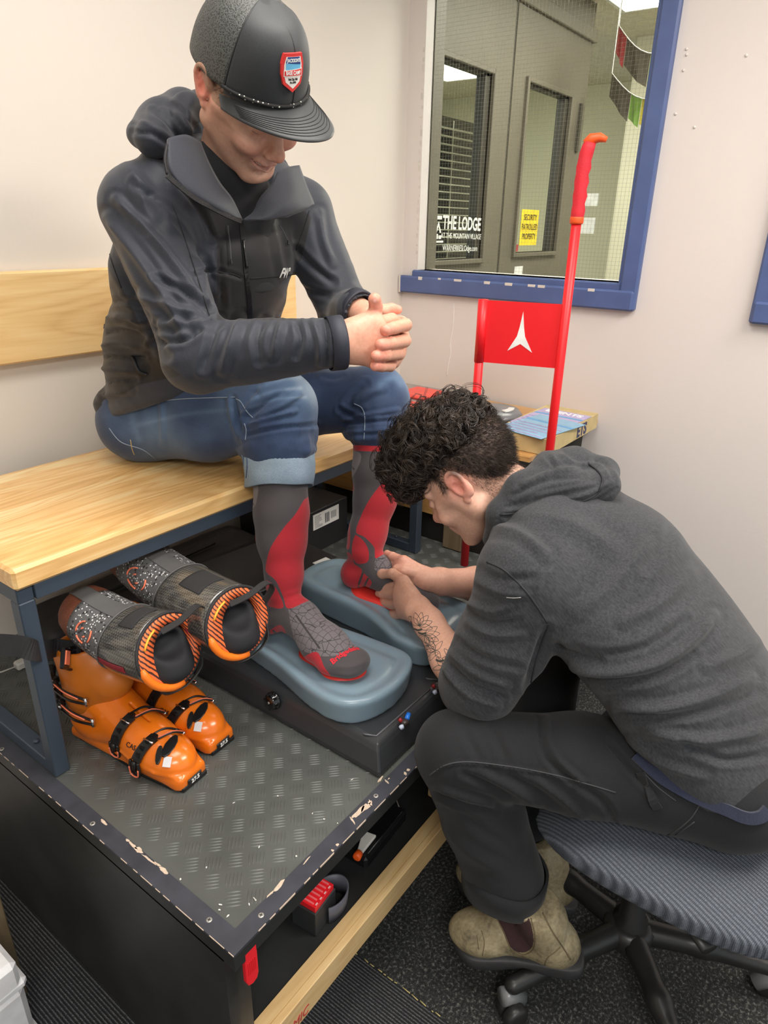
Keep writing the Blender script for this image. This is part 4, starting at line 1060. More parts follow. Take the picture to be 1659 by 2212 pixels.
def buckle(root, sf, x, dx, a0, a1, cz, big=True, rev=1):
    """toothed strap over the shell, lever block and coral-edged loop"""
    n = 9; pts = []; ups = []
    for i in range(n):
        u = i / (n - 1); p, d = wrap(sf, x + dx * u, a0 + (a1 - a0) * u, 0.0055, cz); pts.append(p)
    bk = MB(); bk.ribbon(pts[:5], 0.020, 0.005, (1, 0.2, 0))
    for p in pts[1:5]: bk.box(p - .0045, p + .0045)
    o = bk.build('buckle', BKL, root)
    # wire/loop frame on the far half
    a = MB(); L = [pts[4] + (.009, 0, 0), pts[6] + (.010, 0, .002), pts[8] + (.008, 0, .001), pts[8] - (.008, 0, -.001), pts[6] - (.010, 0, -.002), pts[4] - (.009, 0, 0)]
    a.tube(smoothline(L, 4), 0.0023, 8); a.build('loop', BKL, o)
    a = MB(); a.tube([q + np.array([0, 0, .0028]) for q in smoothline(L[:3], 4)], 0.0013, 6); a.build('coral_edge', CORAL, o)
    a = MB(); a.tube([pts[8] + (.011, 0, 0), pts[8] - (.011, 0, 0)], 0.003, 8); a.tube([pts[3] + (.012, 0, .003), pts[3] - (.012, 0, -.003)], 0.0022, 8); a.build('steel_pin', CHR, o)
    # lever hanging on the outer side
    p0, d0 = wrap(sf, x - .004, a0 + .05 * rev, 0.006, cz); p1, d1_ = wrap(sf, x - .010, a0 + .62 * rev, 0.009, cz)
    a = MB(); L = [p0 + (.010, 0, 0), p0 * .5 + p1 * .5 + (.012, 0, 0), p1 + (.010, 0, 0), p1 + (0, 0, -.004), p1 - (.010, 0, 0), p0 * .5 + p1 * .5 - (.012, 0, 0), p0 - (.010, 0, 0)]
    a.tube(smoothline(L, 4), 0.003, 8); a.tube([p0, p1 * .6 + p0 * .4], .005, 8); a.build('lever', BKL, o)
    a = MB(); dd = nrm(d0 + d1_) * .003; a.tube([q + dd for q in smoothline(L[1:6], 4)], 0.0016, 6); a.build('coral_edge', CORAL, o)
    return o
def ski_boot(name_label, heel, toe, P0, P1, r0, r1, full=True, strap=False):
    h = np.array(heel + (PZ,)); f = nrm(np.array(toe) - np.array(heel)); ang = math.atan2(f[1], f[0])
    t_ = thing('ski_boot', name_label, 'ski boot', tuple(h), ang, 'pair of orange ski boots')
    M = Matrix.Translation(Vector(h)) @ Matrix.Rotation(ang, 4, 'Z'); Mi = M.inverted()
    # one thing per boot: sole, shell, cuff, liner, buckles
    sh = link('shell', SHM, None, t_); 
    if not SHM.materials: SHM.materials.append(ORG); CUM.materials.append(ORG2)
    link('cuff', CUM, None, t_)
    b = MB(); pr = [(-.004, .028), (-.004, -.028), (.03, -.037), (.10, -.034), (.22, -.043), (.29, -.038), (.318, -.030), (.320, .030), (.29, .038), (.22, .043), (.10, .034), (.03, .037)]
    b.prism(pr, 0.0005, 0.010); b.build('sole', mat('boot_sole_black', (22, 22, 23), 0.5), t_, bevel=0.002)
    b = MB(); b.box((.3155, -.018, .006), (.3195, .018, .021), bev=.002); tp = b.build('size_plate', BKL, t_)
    text('size_lettering', '27.5', 0.012, (.3198, 0, .0135), (0, 1, 0), (0, 0, 1), WT, tp, bold=.0003)
    # vent plate, white sticker, printed words on the toe
    def patch(nm, x, a, lx, ly, mt, rot=0.0, cz=.02, off=.0012, rd=False):
        p, d = wrap(SSURF, x, a, off, cz); h_ = SSURF.near(p)[1]
        xd = np.array([1, 0, 0]) - h_ * h_[0]; F_ = frame(p, xd, np.cross(h_, xd)) @ Matrix.Rotation(rot, 4, 'Z')
        b = MB(); n = 10; pol = [(lx * math.cos(q) * (1.0 if not rd else 1), ly * math.sin(q)) for q in np.linspace(0, 2 * PI, n, endpoint=False)] if rd else [(-lx, -ly), (lx, -ly), (lx, ly), (-lx, ly)]
        b.prism(pol, -.004, .0008, F_); return b.build(nm, mt, t_, bevel=.0006), F_
    patch('vent_plate', .268, .12, .010, .026, BKL, 0.25, .01, .002, True)
    patch('vent_plate', .262, .5, .006, .018, BKL, 0.4, .01, .002, True)
    patch('sticker', .282, .55, .0075, .0095, mat('sticker_silver', (222, 222, 226), 0.3), .3, .01, .0015)
    p, d = wrap(SSURF, .205, .72, .0012, .02); n_ = SSURF.near(p)[1]
    text('shell_lettering', 'CAS', .014, p, (1, 0, 0), np.cross(n_, (1, 0, 0)), BLK, t_)
    p, d = wrap(SSURF, .185, -.25, .0015, .02); n_ = SSURF.near(p)[1]
    text('shell_lettering', '130', .013, p, (0.2, -1, 0), (1, 0.2, 0), BLK, t_)
    buckle(t_, SSURF, .165, .035, .95, -.55, .03); buckle(t_, SSURF, .225, .03, .95, -.50, .015)
    # cuff ladders and wire bails
    for (x, z, L_) in ((.02, .150, .085), (.03, .105, .085)):
        b = MB()
        b.tube([(x - .045, -.035, z + .01), (x - .02, -.055, z + .004), (x + .0, -.062, z)], .009, 8)
        for k in range(4): b.box((x - .05 + k * .012, -.066, z - .004 + .004 * k % .01), (x - .042 + k * .012, -.046, z + .010))
        o = b.build('cuff_buckle', BKL, t_)
        for zz in (-.008, .009):
            b = MB(); b.tube(smoothline([(x, -.064, z + zz), (x + L_ * .5, -.067, z + zz - .004), (x + L_, -.057, z + zz * .6 - .008)], 5), .0026, 8); b.build('bail_arm', BKL, o)
        b = MB(); b.tube([(x + L_, -.057, z - .016), (x + L_, -.057, z + .001)], .0035, 8); b.build('steel_pin', CHR, o)
        b = MB(); b.tube(smoothline([(x + .01, -.068, z + .011), (x + L_ * .5, -.071, z + .007), (x + L_ * .85, -.064, z - .001)], 5), .0014, 6); b.build('coral_edge', CORAL, o)
        for k in range(3):
            b = MB(); b.lathe([(.004, -.002), (.004, .002)], (x - .04 + k * .022, -.068, z + .003), 'y', 8); b.build('rivet', CHR, o)
    # liner lying forward over the cuff
    a = np.array(Mi @ Vector(P0)); e = np.array(Mi @ Vector(P1)); ax = nrm(e - a); Ln = np.linalg.norm(e - a)
    side = nrm(np.cross(ax, (0, 0, 1))); up = np.cross(side, ax)   # side points to -y (camera side)
    n = 36
    def rad(u): return r0 + (r1 - r0) * min(1, u * 1.4) if u > 0.12 else r0 * math.sqrt(max(0.02, 1 - (1 - u / 0.12) ** 2)) * 1.0 if u < .12 else r0
    def secs(u0, u1, k, grow, ph0=0, ph1=2 * PI, cut=0.0):
        R = []
        for i in range(k + 1):
            u = u0 + (u1 - u0) * i / k; row = []
            for j in range(n + (0 if ph1 - ph0 > 6.2 else 1)):
                ph = ph0 + (ph1 - ph0) * j / n; rr = rad(u) + grow
                cu = (.05 * max(0, (u - .58) / .42) if cut else 0) * (-math.sin(ph)) * 0.5
                c_ = a + ax * Ln * (u) + ax * cu + up * (-0.018 * math.cos((u - .5) * 3.1) + .018)
                row.append(c_ + side * rr * math.cos(ph) * 1.0 + up * rr * math.sin(ph) * 0.86)
            R.append(row)
        return R
    def sheet(nm, mt, u0, u1, k, grow, par, ph0=0, ph1=2 * PI, cut=0.0, th=.002):
        R = secs(u0, u1, k, grow, ph0, ph1, cut); w_ = len(R[0]); full_ = ph1 - ph0 > 6.2; b = MB(); vs = [p for r in R for p in r]
        m_ = w_ if full_ else w_ - 1
        fs = [(i * w_ + j, i * w_ + (j + 1) % w_, (i + 1) * w_ + (j + 1) % w_, (i + 1) * w_ + j) for i in range(k) for j in range(m_)]
        b.add(vs, fs, True); o = b.build(nm, mt, par)
        s_ = o.modifiers.new('thickness', 'SOLIDIFY'); s_.thickness = th; s_.offset = -1; return o, R
    ln, _ = sheet('liner', BRN, 0.0, 0.36, 12, 0.0, t_)
    sheet('liner_vamp', LGR, 0.22, 0.66, 10, 0.0015, ln)
    sheet('liner_seam_tape', GTP, 0.05, 0.64, 10, 0.003, ln, PI * .38, PI * .56, th=.0015)
    cu, R = sheet('carbon_collar', CARB, 0.58, 1.0, 12, 0.004, t_, cut=.05)
    sheet('velcro_patch', VEL, 0.70, 0.88, 8, 0.0056, cu, PI * .32, PI * .60, cut=.02, th=.001)
    sheet('red_stripe', mat('stripe_red', (150, 44, 54), 0.3), 0.59, 0.86, 10, 0.0054, cu, -.25, -.05, cut=.02, th=.0008)
    b = MB(); b.tube([p for p in secs(.58, .58, 1, .0045)[0]], .0018, 6, closed=True); b.build('collar_piping', GTP, cu)
    # decorated rim
    R0 = R[-1]; b = MB(); vs = []; m_ = len(R0)
    for j, p in enumerate(R0):
        q = p + ax * 0.004; w_ = 0.018 + 0.016 * max(0, math.cos(2 * PI * j / m_ - .2))
        ctr = np.mean(R0, 0); i_ = nrm(ctr - p); vs += [p, p + ax * .008 + i_ * .004, p + ax * .006 + i_ * w_, p + i_ * (w_ + .004) - ax * .01]
    fs = [(j * 4 + k, j * 4 + k + 1, ((j + 1) % m_) * 4 + k + 1, ((j + 1) % m_) * 4 + k) for j in range(m_) for k in range(3)]
    b.add(vs, fs, True); rim = b.build('liner_rim', STRM, t_)
    b = MB(); b.tube([p + ax * .004 for p in R0], .0032, 8, closed=True); b.build('rim_piping', WEB, rim)
    low = [j for j in range(m_) if -2.6 < (2 * PI * j / m_ if 2 * PI * j / m_ < PI else 2 * PI * j / m_ - 2 * PI) < .15]
    low = sorted(low, key=lambda j: (2 * PI * j / m_ + PI) % (2 * PI))
    b = MB(); b.tube([R0[j] + ax * .008 + nrm(np.mean(R0, 0) - R0[j]) * (.004) for j in low[len(low) // 3:]], [.0075] * (len(low) - len(low) // 3 - 1) + [.004], 10); b.build('orange_lip', ORG3, rim)
    b = MB(); hi_ = [j for j in range(m_) if .35 < 2 * PI * j / m_ < 1.25]
    b.tube([R0[j] + ax * .009 + nrm(np.mean(R0, 0) - R0[j]) * .012 for j in hi_], .0022, 6); b.build('yellow_edge', mat('amber_edge', (250, 178, 60), 0.4), rim)
    # padded tongue and inside
    S = SDF(e - .1, e + .1, .004); c_ = np.mean(R0, 0)
    S.ell(c_ - ax * .03 - up * .012, (r1 * .80,) * 3, k=.01); S.ell(c_ + ax * .004 - up * (r1 * .55), (r1 * .62, r1 * .55, r1 * .34), np.stack([side, ax, up], 1), k=.03)
    S.ell(c_ + ax * .012 + up * .012, (r1 * .50, r1 * .62, r1 * .30), np.stack([side, ax, up], 1), k=.012, op='s')
    V, F = S.mesh(); V = smoothmesh(V, F, 3); surf('tongue_padding', V, F, BLIN, t_)
    # pull loops
    b = MB(); c1 = c_ + up * r1 * .8 + side * r1 * -.1
    b.ribbon(smoothline([c1 + side * .03 + ax * .01, c1 + up * .012 + ax * .024, c1 - side * .045 + up * .020 + ax * .022, c1 - side * .062 + up * .0 + ax * .02, c1 - side * .05 - up * .03 + ax * .012], 6), .014, .002, ax); b.build('pull_loop', WEB, t_)
    b = MB(); c1 = c_ - up * r1 * .85
    b.ribbon(smoothline([c1 + side * .042 + up * .018 + ax * .01, c1 + side * .03 - up * .012 + ax * .022, c1 - side * .01 - up * .016 + ax * .03, c1 - side * .05 + up * .004 + ax * .028, c1 - side * .058 + up * .035 + ax * .01], 6), .013, .0025, ax * .6 + up * .6); b.build('pull_loop', WEB, t_)
    # speckled emblem arcs on the vamp
    b = MB()
    def arc_pt(u, ph): return a + ax * Ln * u + up * (-0.018 * math.cos((u - .5) * 3.1) + .018) + side * (rad(u) + .0035) * math.cos(ph) + up * (rad(u) + .0035) * math.sin(ph) * .86
    for (q0, q1, rr) in ((1.9, 3.4, .075), (3.8, 4.9, .075), (-.6, .5, .08), (2.0, 2.6, .03), (5.0, 5.6, .03)):
        b.tube([arc_pt(.40 + rr * math.cos(q) , .42 + rr * 4.5 * math.sin(q)) for q in np.linspace(q0, q1, 8)], .0017, 6)
    b.build('liner_emblem', CORAL, ln)
    if strap:
        b = MB(); W_ = [(0.56, 1.13, .725), (0.528, 1.155, .735), (0.49, 1.13, .76), (0.455, 1.078, .80), (0.425, 1.068, .83), (0.38, 1.06, .86), (0.33, 1.05, .885)]
        L = smoothline([Mi @ Vector(p) for p in W_], 6); b.ribbon(L, .036, .0025, (0, 0, 1)); ps = b.build('power_strap', WEB, t_)
        p = np.array(Mi @ Vector((.515, 1.115, .735))); Mx = frame(p, Mi.to_3x3() @ Vector((.55, .45, -.6)), Mi.to_3x3() @ Vector((.3, .3, 1)))
        b = MB(); b.box((-.014, -.020, 0), (.014, .020, .008), Mx, bev=.002); cb = b.build('cam_buckle', BKL, ps)
        b = MB(); b.box((-.009, -.012, .008), (.009, .014, .010), Mx); b.build('orange_print', CORAL, cb)
        for k in (0, 1):
            b = MB(); b.tube(smoothline([Mx @ Vector(q) for q in ((.014, -.018 + k * .028, .004), (.03, -.018 + k * .028, .006), (.042, -.008 + k * .028, .006), (.03, .004 + k * .02, .008), (.014, .006 + k * .014, .004))], 4), .0026, 8); b.build('hook', BKL, cb)
    return t_
ski_boot('near orange ski boot with strap, beside the slate bench leg', (.572, 1.193), (.606, .885), (.585, 1.175, .785), (.615, .925, .765), .056, .069, strap=True)
ski_boot('far orange ski boot standing between its pair and the moulding machine', (.678, 1.225), (.705, .912), (.755, 1.27, .825), (.735, .875, .785), .058, .068)

# ================================================================== OFFICE CHAIR
oc = thing('office_chair', 'grey-blue fabric office chair on a black five-star base at the right', 'chair', (1.16, 0.12, 0))
CHB = mat('chair_black_nylon', (38, 38, 38), 0.38, noise=(12, 0.15))
m = bpy.data.materials.new('ribbed_chair_fabric'); t = NT(m); v = t.coord(rot=(0, 0, 0.35))
wv = t.new('ShaderNodeTexWave', wave_type='BANDS', bands_direction='X'); wv.inputs['Scale'].default_value = 42; wv.inputs['Distortion'].default_value = .6; wv.inputs['Detail'].default_value = 1; t.link(v, wv.inputs['Vector'])
w2_ = t.new('ShaderNodeTexWave', wave_type='BANDS', bands_direction='Y'); w2_.inputs['Scale'].default_value = 130; w2_.inputs['Distortion'].default_value = 1; t.link(v, w2_.inputs['Vector'])
h = t.math('ADD', t.math('MULTIPLY', wv.outputs['Fac'], .7), t.math('MULTIPLY', w2_.outputs['Fac'], .35)); n1 = t.noise(v, 420, 2)
t.color(t.mix(t.math('MULTIPLY', h, n1), lin((46, 51, 60)), lin((132, 140, 152)))); t.set(Roughness=0.9); t.bump(h, .6, .002); CHF = m
hub = np.array([1.145, 0.155])
b = MB(); b.lathe([(.034, .10), (.036, .135), (.026, .145), (.026, .30), (.021, .305), (.016, .31), (.016, .42)], (hub[0], hub[1], 0), n=24); pt(b, 'gas_column', CHB, oc)
b = MB(); b.lathe([(.045, .075), (.052, .085), (.052, .12), (.04, .13)], (hub[0], hub[1], 0), n=24); pt(b, 'hub', CHB, oc)
CAST = mat('caster_grey', (120, 122, 124), 0.3, noise=(20, 0.1))
# directions of the five legs read from the photograph
tips = [A(1108, 2120, 'z', .095), A(1120, 1850, 'z', .095), A(1700, 2060, 'z', .095), A(1480, 2230, 'z', .095)]
angs = [math.atan2(p[1] - hub[1], p[0] - hub[0]) for p in tips]
base = angs[0]; 
for k in range(5):
    a = base + k * 2 * PI / 5; d = np.array([math.cos(a), math.sin(a), 0]); L_ = .30; p0 = np.array([hub[0], hub[1], .105])
    S = SDF(np.minimum(p0, p0 + d * L_) - .05, np.maximum(p0, p0 + d * L_) + .05, .005)
    S.chain([p0, p0 + d * .15 + (0, 0, -.004), p0 + d * (L_ - .01) + (0, 0, -.022)], [.028, .022, .018], .02)
    V, F = S.mesh(); V = smoothmesh(V, F, 2); lg = part(surf('base_leg', V, F, CHB, None), oc)
    c = p0 + d * (L_ - .005); n_ = np.array([-d[1], d[0], 0])
    cs = MB(); cs.tube([c + (0, 0, -.04), c + (0, 0, -.06)], .007, 10)
    cs.lathe([(.020, -.026), (.026, -.022), (.026, -.004), (.020, 0)], (0, 0, 0), n=20, M=frame(c + np.array([0, 0, -.079]) + n_ * .013, d, (0, 0, 1)))
    cs.lathe([(.020, -.026), (.026, -.022), (.026, -.004), (.020, 0)], (0, 0, 0), n=20, M=frame(c + np.array([0, 0, -.079]) - n_ * .013, d, (0, 0, 1)))
    w_ = part(cs.build('caster', CHB), oc)
    b = MB(); b.tube([c + (0, 0, -.045) + d * .018, c + (0, 0, -.05), c + (0, 0, -.075) - d * .028], .018, 12, flat=1.0); part(b.build('caster_hood', CAST), w_)
# seat: thick waterfall cushion
sc0 = np.array([1.225, 0.115])
S = SDF((.80, -.35, .36), (1.66, .52, .56), .006)
X, Y = np.meshgrid(S.ax[0], S.ax[1], indexing='ij'); u = (X - sc0[0]); w_ = (Y - sc0[1]); Z = S.ax[2][None, None, :]
sup = ((np.abs(u) / .29) ** 3.2 + (np.abs(w_) / .28) ** 3.2) ** (1 / 3.2)
zt = .478 - .045 * sup ** 3 + .018 * (u / .27) ** 2 - .055 * np.clip((w_ - .08) / .2, 0, 1.2) ** 2
d = np.maximum(((sup - 1) * .26)[:, :, None], np.maximum(Z - zt[:, :, None], (.385 + .03 * sup ** 4)[:, :, None] - Z))
S.D[:] = d.astype(np.float32); V, F = S.mesh(); V = smoothmesh(V, F, 8); SEATM = (V, F)
part(surf('seat', V, F, CHF, None), oc)
b = MB(); b.lathe([(.12, .372), (.15, .378), (.16, .392)], (hub[0] + .05, hub[1] - .06, 0), n=24); b.box((1.10, -.08, .345), (1.26, .20, .380), bev=.01); pt(b, 'seat_pan', CHB, oc)
b = MB(); p = A(1500, 2010, 'z', .36); b.tube([p + (0.03, .06, .01), p, p - (0.02, .03, 0)], [.012, .014, .017], 12, flat=.6); pt(b, 'height_lever', CHB, oc)
# ================================================================== PEOPLE: shared builders
m = bpy.data.materials.new('skin'); t = NT(m); a_ = t.attr('tone'); v = t.coord()
t.color(t.mix(0.10, a_.outputs['Color'], t.ramp(t.noise(v, 160, 3), [(0.35, lin((170, 112, 92))), (0.65, lin((250, 214, 192)))])))
t.set(Roughness=0.48, Subsurface_Weight=0.18); t.b.inputs['Subsurface Radius'].default_value = (0.012, 0.005, 0.003); t.b.inputs['Subsurface Scale'].default_value = 0.5
t.bump(t.noise(v, 900, 2), 0.10, 0.0006); SKIN = m
def L3(c): return np.array(lin(c)[:3])
def blob(V, c, r):
    d = (V - np.array(c)) / np.array(r); return np.exp(-(d * d).sum(1))
def mixc(Cc, w, c): return Cc + np.clip(w, 0, 1)[:, None] * (L3(c) - Cc)
def head_mesh(Mh, base, neck, opts):
    """head in its own frame: looks along -y, left is +x; Mh places it"""
    S = SDF((-.105, -.14, -.20), (.105, .16, .15), .0022)
    S.ell((0, .020, .035), (.076, .098, .090), k=.01).ell((0, -.028, -.030), (.065, .070, .088), k=.03)
    S.ell((0, -.046, -.078), (.046, .048, .040), k=.02).ell((0, -.080, -.106), (.020, .018, .016), k=.014)
    for s in (-1, 1):
        S.cone((s * .058, .004, -.055), (s * .020, -.078, -.104), .017, .014, .02)
        S.cone((s * .064, -.02, -.005), (s * .058, .0, -.055), .016, .016, .02)
        q = opts.get('smile', 0)
        S.ell((s * .038, -.072 - .004 * q, -.036 + .004 * q), (.024, .020 + .004 * q, .021), k=.016)
        S.cone((s * .050, -.062, -.012), (s * .068, -.02, -.004), .011, .010, .014)
        S.cone((s * .010, -.089, .020), (s * .046, -.072, .022), .010, .008, .012)
        S.ell((s * .032, -.098, -.001), (.017, .012, .010), k=.010, op='s')
        S.ell((s * .032, -.0805, -.001), (.0155, .0125, .0120), k=.004)
        S.chain([(s * .017, -.0915, -.004), (s * .032, -.0945, -.0065), (s * .046, -.086, -.003)], [.0011] * 3, .0012, op='s')
        S.cone((s * .018, -.090, -.014), (s * .044, -.084, -.014), .0012, .0012, .002, op='s')
        S.ell((s * .0115, -.106, -.0405), (.0075, .0095, .0065), k=.006)
        S.ell((s * .0065, -.110, -.0465), (.0032, .0050, .0022), k=.002, op='s')
        # ear
        R = np.array([[1, 0, 0], [0, .96, .26], [0, -.26, .96]]).T
        ex = s * .079
        S.ell((ex + s * .002, .013, .001), (.0078, .0185, .031), R, k=.004)
        hx = [(s * .074, -.004, -.004), (s * .079, -.005, .012), (s * .084, .002, .027), (s * .087, .014, .033), (s * .089, .026, .026), (s * .088, .030, .010), (s * .085, .024, -.008), (s * .081, .012, -.022), (s * .078, .004, -.030)]
        S.chain(smoothline(hx, 3), [.0036] * (8 * 3 + 1), .003)
        S.ell((s * .079, .005, -.029), (.0055, .0075, .008), k=.004)
        S.ell((s * .0872, .010, .000), (.0055, .0085, .013), k=.003, op='s'); S.cone((s * .0868, .015, .018), (s * .0865, .020, .004), .0024, .0020, .003, op='s')
        S.cone((s * .070, -.002, -.001), (s * .080, .002, -.003), .004, .003, .003)
        # smile lines
        if q: S.chain([(s * .020, -.104, -.042), (s * .034, -.096, -.056), (s * .040, -.084, -.074)], [.0018, .0024, .0014], .005, op='s')
    S.cone((0, -.088, .012), (0, -.112, -.028), .0075, .0105, .010).ell((0, -.1155, -.033), (.0115, .0125, .0105), k=.008)
    q = opts.get('smile', 0); w = .025 + .007 * q; up = .009 * q
    S.ell((0, -.088, -.066), (.030, .014, .020), k=.012)
    S.chain([(-w, -.088, -.067 + up), (-.010, -.1015, -.063), (0, -.102, -.0645), (.010, -.1015, -.063), (w, -.088, -.067 + up)], [.0022, .0046, .0042, .0046, .0022], .005)
    S.chain([(-w * .9, -.088, -.070 + up), (0, -.0985, -.0765), (w * .9, -.088, -.070 + up)], [.0024, .0060, .0024], .006)
    S.chain([(-w - .001, -.090, -.0675 + up), (-.012, -.102, -.0690), (0, -.104, -.0700), (.012, -.102, -.0690), (w + .001, -.090, -.0675 + up)], [.0010, .0014 + .0030 * q, .0016 + .0032 * q, .0014 + .0030 * q, .0010], .0015, op='s')
    if q: S.chain([(-w * .85, -.090, -.071 + up), (-.012, -.101, -.0725), (0, -.103, -.0738), (.012, -.101, -.0725), (w * .85, -.090, -.071 + up)], [.0010, .0034, .0040, .0034, .0010], .0015, op='s')
    S.cone((-.012, -.096, -.090), (.012, -.096, -.090), .0035, .0035, .01, op='s')
    nb = [np.array(Mh.inverted() @ Vector(p)) for p in base]
    S2 = S
    for p0, p1, r0, r1 in neck:
        a = np.array(Mh.inverted() @ Vector(p0)) if len(p0) == 3 and opts.get('world_neck', True) else p0
        b = np.array(Mh.inverted() @ Vector(p1)); S2.cone(a, b, r0, r1, .02)
    V, F = S.mesh(); V = smoothmesh(V, F, 1, .4)
    Cc = np.tile(L3(opts['skin']), (len(V), 1))
    for s in (-1, 1):
        Cc = mixc(Cc, .75 * blob(V, (s * .085, .012, .004), (.012, .03, .035)), opts.get('ear', (232, 120, 100)))
        Cc = mixc(Cc, .45 * blob(V, (s * .040, -.085, -.035), (.022, .03, .02)), opts.get('flush', (214, 122, 104)))
        Cc = mixc(Cc, .35 * blob(V, (s * .032, -.095, -.004), (.018, .02, .010)), (170, 104, 86))
        d = segdist(V, [(s * .014, -.098, .016), (s * .030, -.097, .021), (s * .046, -.084, .018)])
        Cc = mixc(Cc, np.exp(-(d / .0055) ** 2) * .9 * (V[:, 2] > .008), opts['hair'])
        d = segdist(V, [(s * .017, -.0925, -.004), (s * .032, -.0955, -.0065), (s * .046, -.087, -.003)])
        Cc = mixc(Cc, np.exp(-(d / .0017) ** 2) * .9, (50, 36, 32))
    Cc = mixc(Cc, .5 * blob(V, (0, -.118, -.034), (.016, .02, .016)), opts.get('flush', (214, 122, 104)))
    d = segdist(V, [(-w, -.090, -.067 + up), (-.01, -.103, -.063), (.01, -.103, -.063), (w, -.090, -.067 + up)])
    d2 = segdist(V, [(-w * .9, -.090, -.070 + up), (0, -.101, -.0765), (w * .9, -.090, -.070 + up)])
    Cc = mixc(Cc, np.maximum(np.exp(-(d / .005) ** 2), np.exp(-(d2 / .006) ** 2)) * .8, opts.get('lip', (178, 98, 92)))
    Cc = mixc(Cc, np.exp(-((V[:, 2] + .1 + V[:, 1] * .3 - .0) / .05) ** 2) * (V[:, 2] < -.045) * (V[:, 1] < .02) * opts.get('stubble', .2) * (0.8 + .2 * np.sin(V[:, 0] * 900) * np.sin(V[:, 2] * 870)), (120, 98, 84))
    if 'hairline' in opts: 
        f = opts['hairline'](V); Cc = mixc(Cc, f, opts['hair'])
    W = np.array([Mh @ Vector(p) for p in V]); return W, F, Cc, V
def fingers(S, spec, k=.004):
    for pts, rs in spec: S.chain(pts, rs, k)
def nail(V, Cc, tip, d, r=.0085):
    q = np.sqrt(((V - np.array(tip)) ** 2).sum(1)); Cc = mixc(Cc, .35 * np.exp(-((q - r * .72) / (r * .14)) ** 2), (170, 92, 82))
    return mixc(Cc, np.exp(-(((V - np.array(tip)) ** 2).sum(1) / (r * .6) ** 2) ** 2) * .85, (248, 208, 202))
def merge(parts):
    Vs, Fs, Cs = [], [], []; o = 0
    for V, F, Cc in parts: Vs.append(V); Fs.append(F + o); Cs.append(Cc); o += len(V)
    return np.concatenate(Vs), np.concatenate(Fs), np.concatenate(Cs)
Y_ = lambda px, py, y: A(px, py, 'y', y)

# cloth materials
def cloth(name, c1, c2, rough=.8, sheen=.1, fine=600, streak=None, bumpst=.25, attr_=None, cmap=None):
    m = bpy.data.materials.new(name); t = NT(m); v = t.coord(); n1 = t.noise(v, fine, 2); n2 = t.noise(v, 9, 3)
    if streak:
        v2 = t.coord(scale=(1, 1, 1), rot=streak[2]); mp = t.new('ShaderNodeMapping'); mp.inputs['Scale'].default_value = (streak[0], streak[0], streak[1]); t.link(v2, mp.inputs['Vector'])
        n1 = t.noise(mp.outputs[0], 1.0, 3, .7)
    c = t.ramp(t.math('ADD', t.math('MULTIPLY', n1, .75), t.math('MULTIPLY', n2, .25)), [(0.32, lin(c1)), (0.68, lin(c2))])
    if cmap: c = cmap(t, c)
    t.color(c); t.set(Roughness=rough, Sheen_Weight=sheen, Sheen_Roughness=.6); t.b.inputs['Specular IOR Level'].default_value = .3
    t.bump(n1, bumpst, .0015); MC[name] = m; return m

# ================================================================== THE SEATED MAN IN THE CAP
p1 = thing('person', 'seated man in black cap, dark jacket, rolled jeans and red socks, hands clasped', 'person', (1.06, 1.38, 0.957))
R1 = np.array([[.9662, .0089, -.2577], [-.1930, .6890, -.6986], [.1713, .7247, .6675]])
u_, s_, vt = np.linalg.svd(R1); R1 = u_ @ vt
M1 = Matrix([list(R1[0]) + [.960], list(R1[1]) + [1.004], list(R1[2]) + [1.711], [0, 0, 0, 1]])
def hl1(V): return ((np.clip((V[:, 2] - .0 + (V[:, 1] - .0) * -.6) / .012, 0, 1) * (V[:, 1] > -.052) * (V[:, 2] > .0)) + np.clip((V[:, 1] - .028) / .012, 0, 1) * np.clip((V[:, 2] + .055) / .02, 0, 1)) * .75
hv, hf, hc, hloc = head_mesh(M1, [], [((.985, 1.065, 1.655), (1.03, 1.16, 1.54), .058, .066)],
    dict(skin=(222, 172, 146), hair=(128, 104, 80), smile=1.0, stubble=.30, hairline=hl1, lip=(170, 92, 88), ear=(236, 116, 100)))
def hand(specs, k, skin, palm, kp=.02, h=.0018, knuckles=()):
    P = np.array([p for s in palm + specs for p in s[0]]); S = SDF(P.min(0) - .035, P.max(0) + .035, h)
    for pts, rs in palm: S.chain(pts, rs, kp)
    for pts, rs in specs: S.chain(pts, rs, k)
    for c_, r_ in knuckles: S.ell(c_, (r_,) * 3, k=.006)
    V, F = S.mesh(); V = smoothmesh(V, F, 1, .4); N = vnormals(V, F)
    V = V + N * (.00010 * fbm(V, 260, 2))[:, None]
    return V, F, np.tile(L3(skin), (len(V), 1))
HS = (222, 164, 138)
W_R = Y_(742, 740, .772)
RK = [Y_(808, 700, .735), Y_(818, 722, .728), Y_(816, 748, .728), Y_(806, 774, .735)]
palmR = [([Y_(712, 744, .79), W_R], [.023, .026])] + [([W_R + np.array([0, 0, .012 - .008 * i]), RK[i]], [.021, .0165 - .001 * (i == 3)]) for i in range(4)] + [([Y_(770, 712, .755), Y_(800, 690, .745)], [.017, .014])]
fR = [([RK[0], Y_(846, 690, .742), Y_(862, 700, .765)], [.0125, .0112, .0095]), ([RK[1], Y_(850, 722, .755), Y_(852, 724, .785)], [.012, .0105, .009]),
      ([RK[2], Y_(850, 748, .755), Y_(850, 748, .785)], [.012, .0105, .009]), ([RK[3], Y_(836, 775, .755), Y_(838, 775, .785)], [.011, .010, .009]),
      ([Y_(782, 706, .752), Y_(808, 684, .742), Y_(812, 662, .738), Y_(809, 647, .735)], [.015, .0135, .0115, .0112])]
hR = hand(fR, .003, HS, palmR, knuckles=[(RK[i], .0165) for i in range(4)])
N_ = (TIP := [])
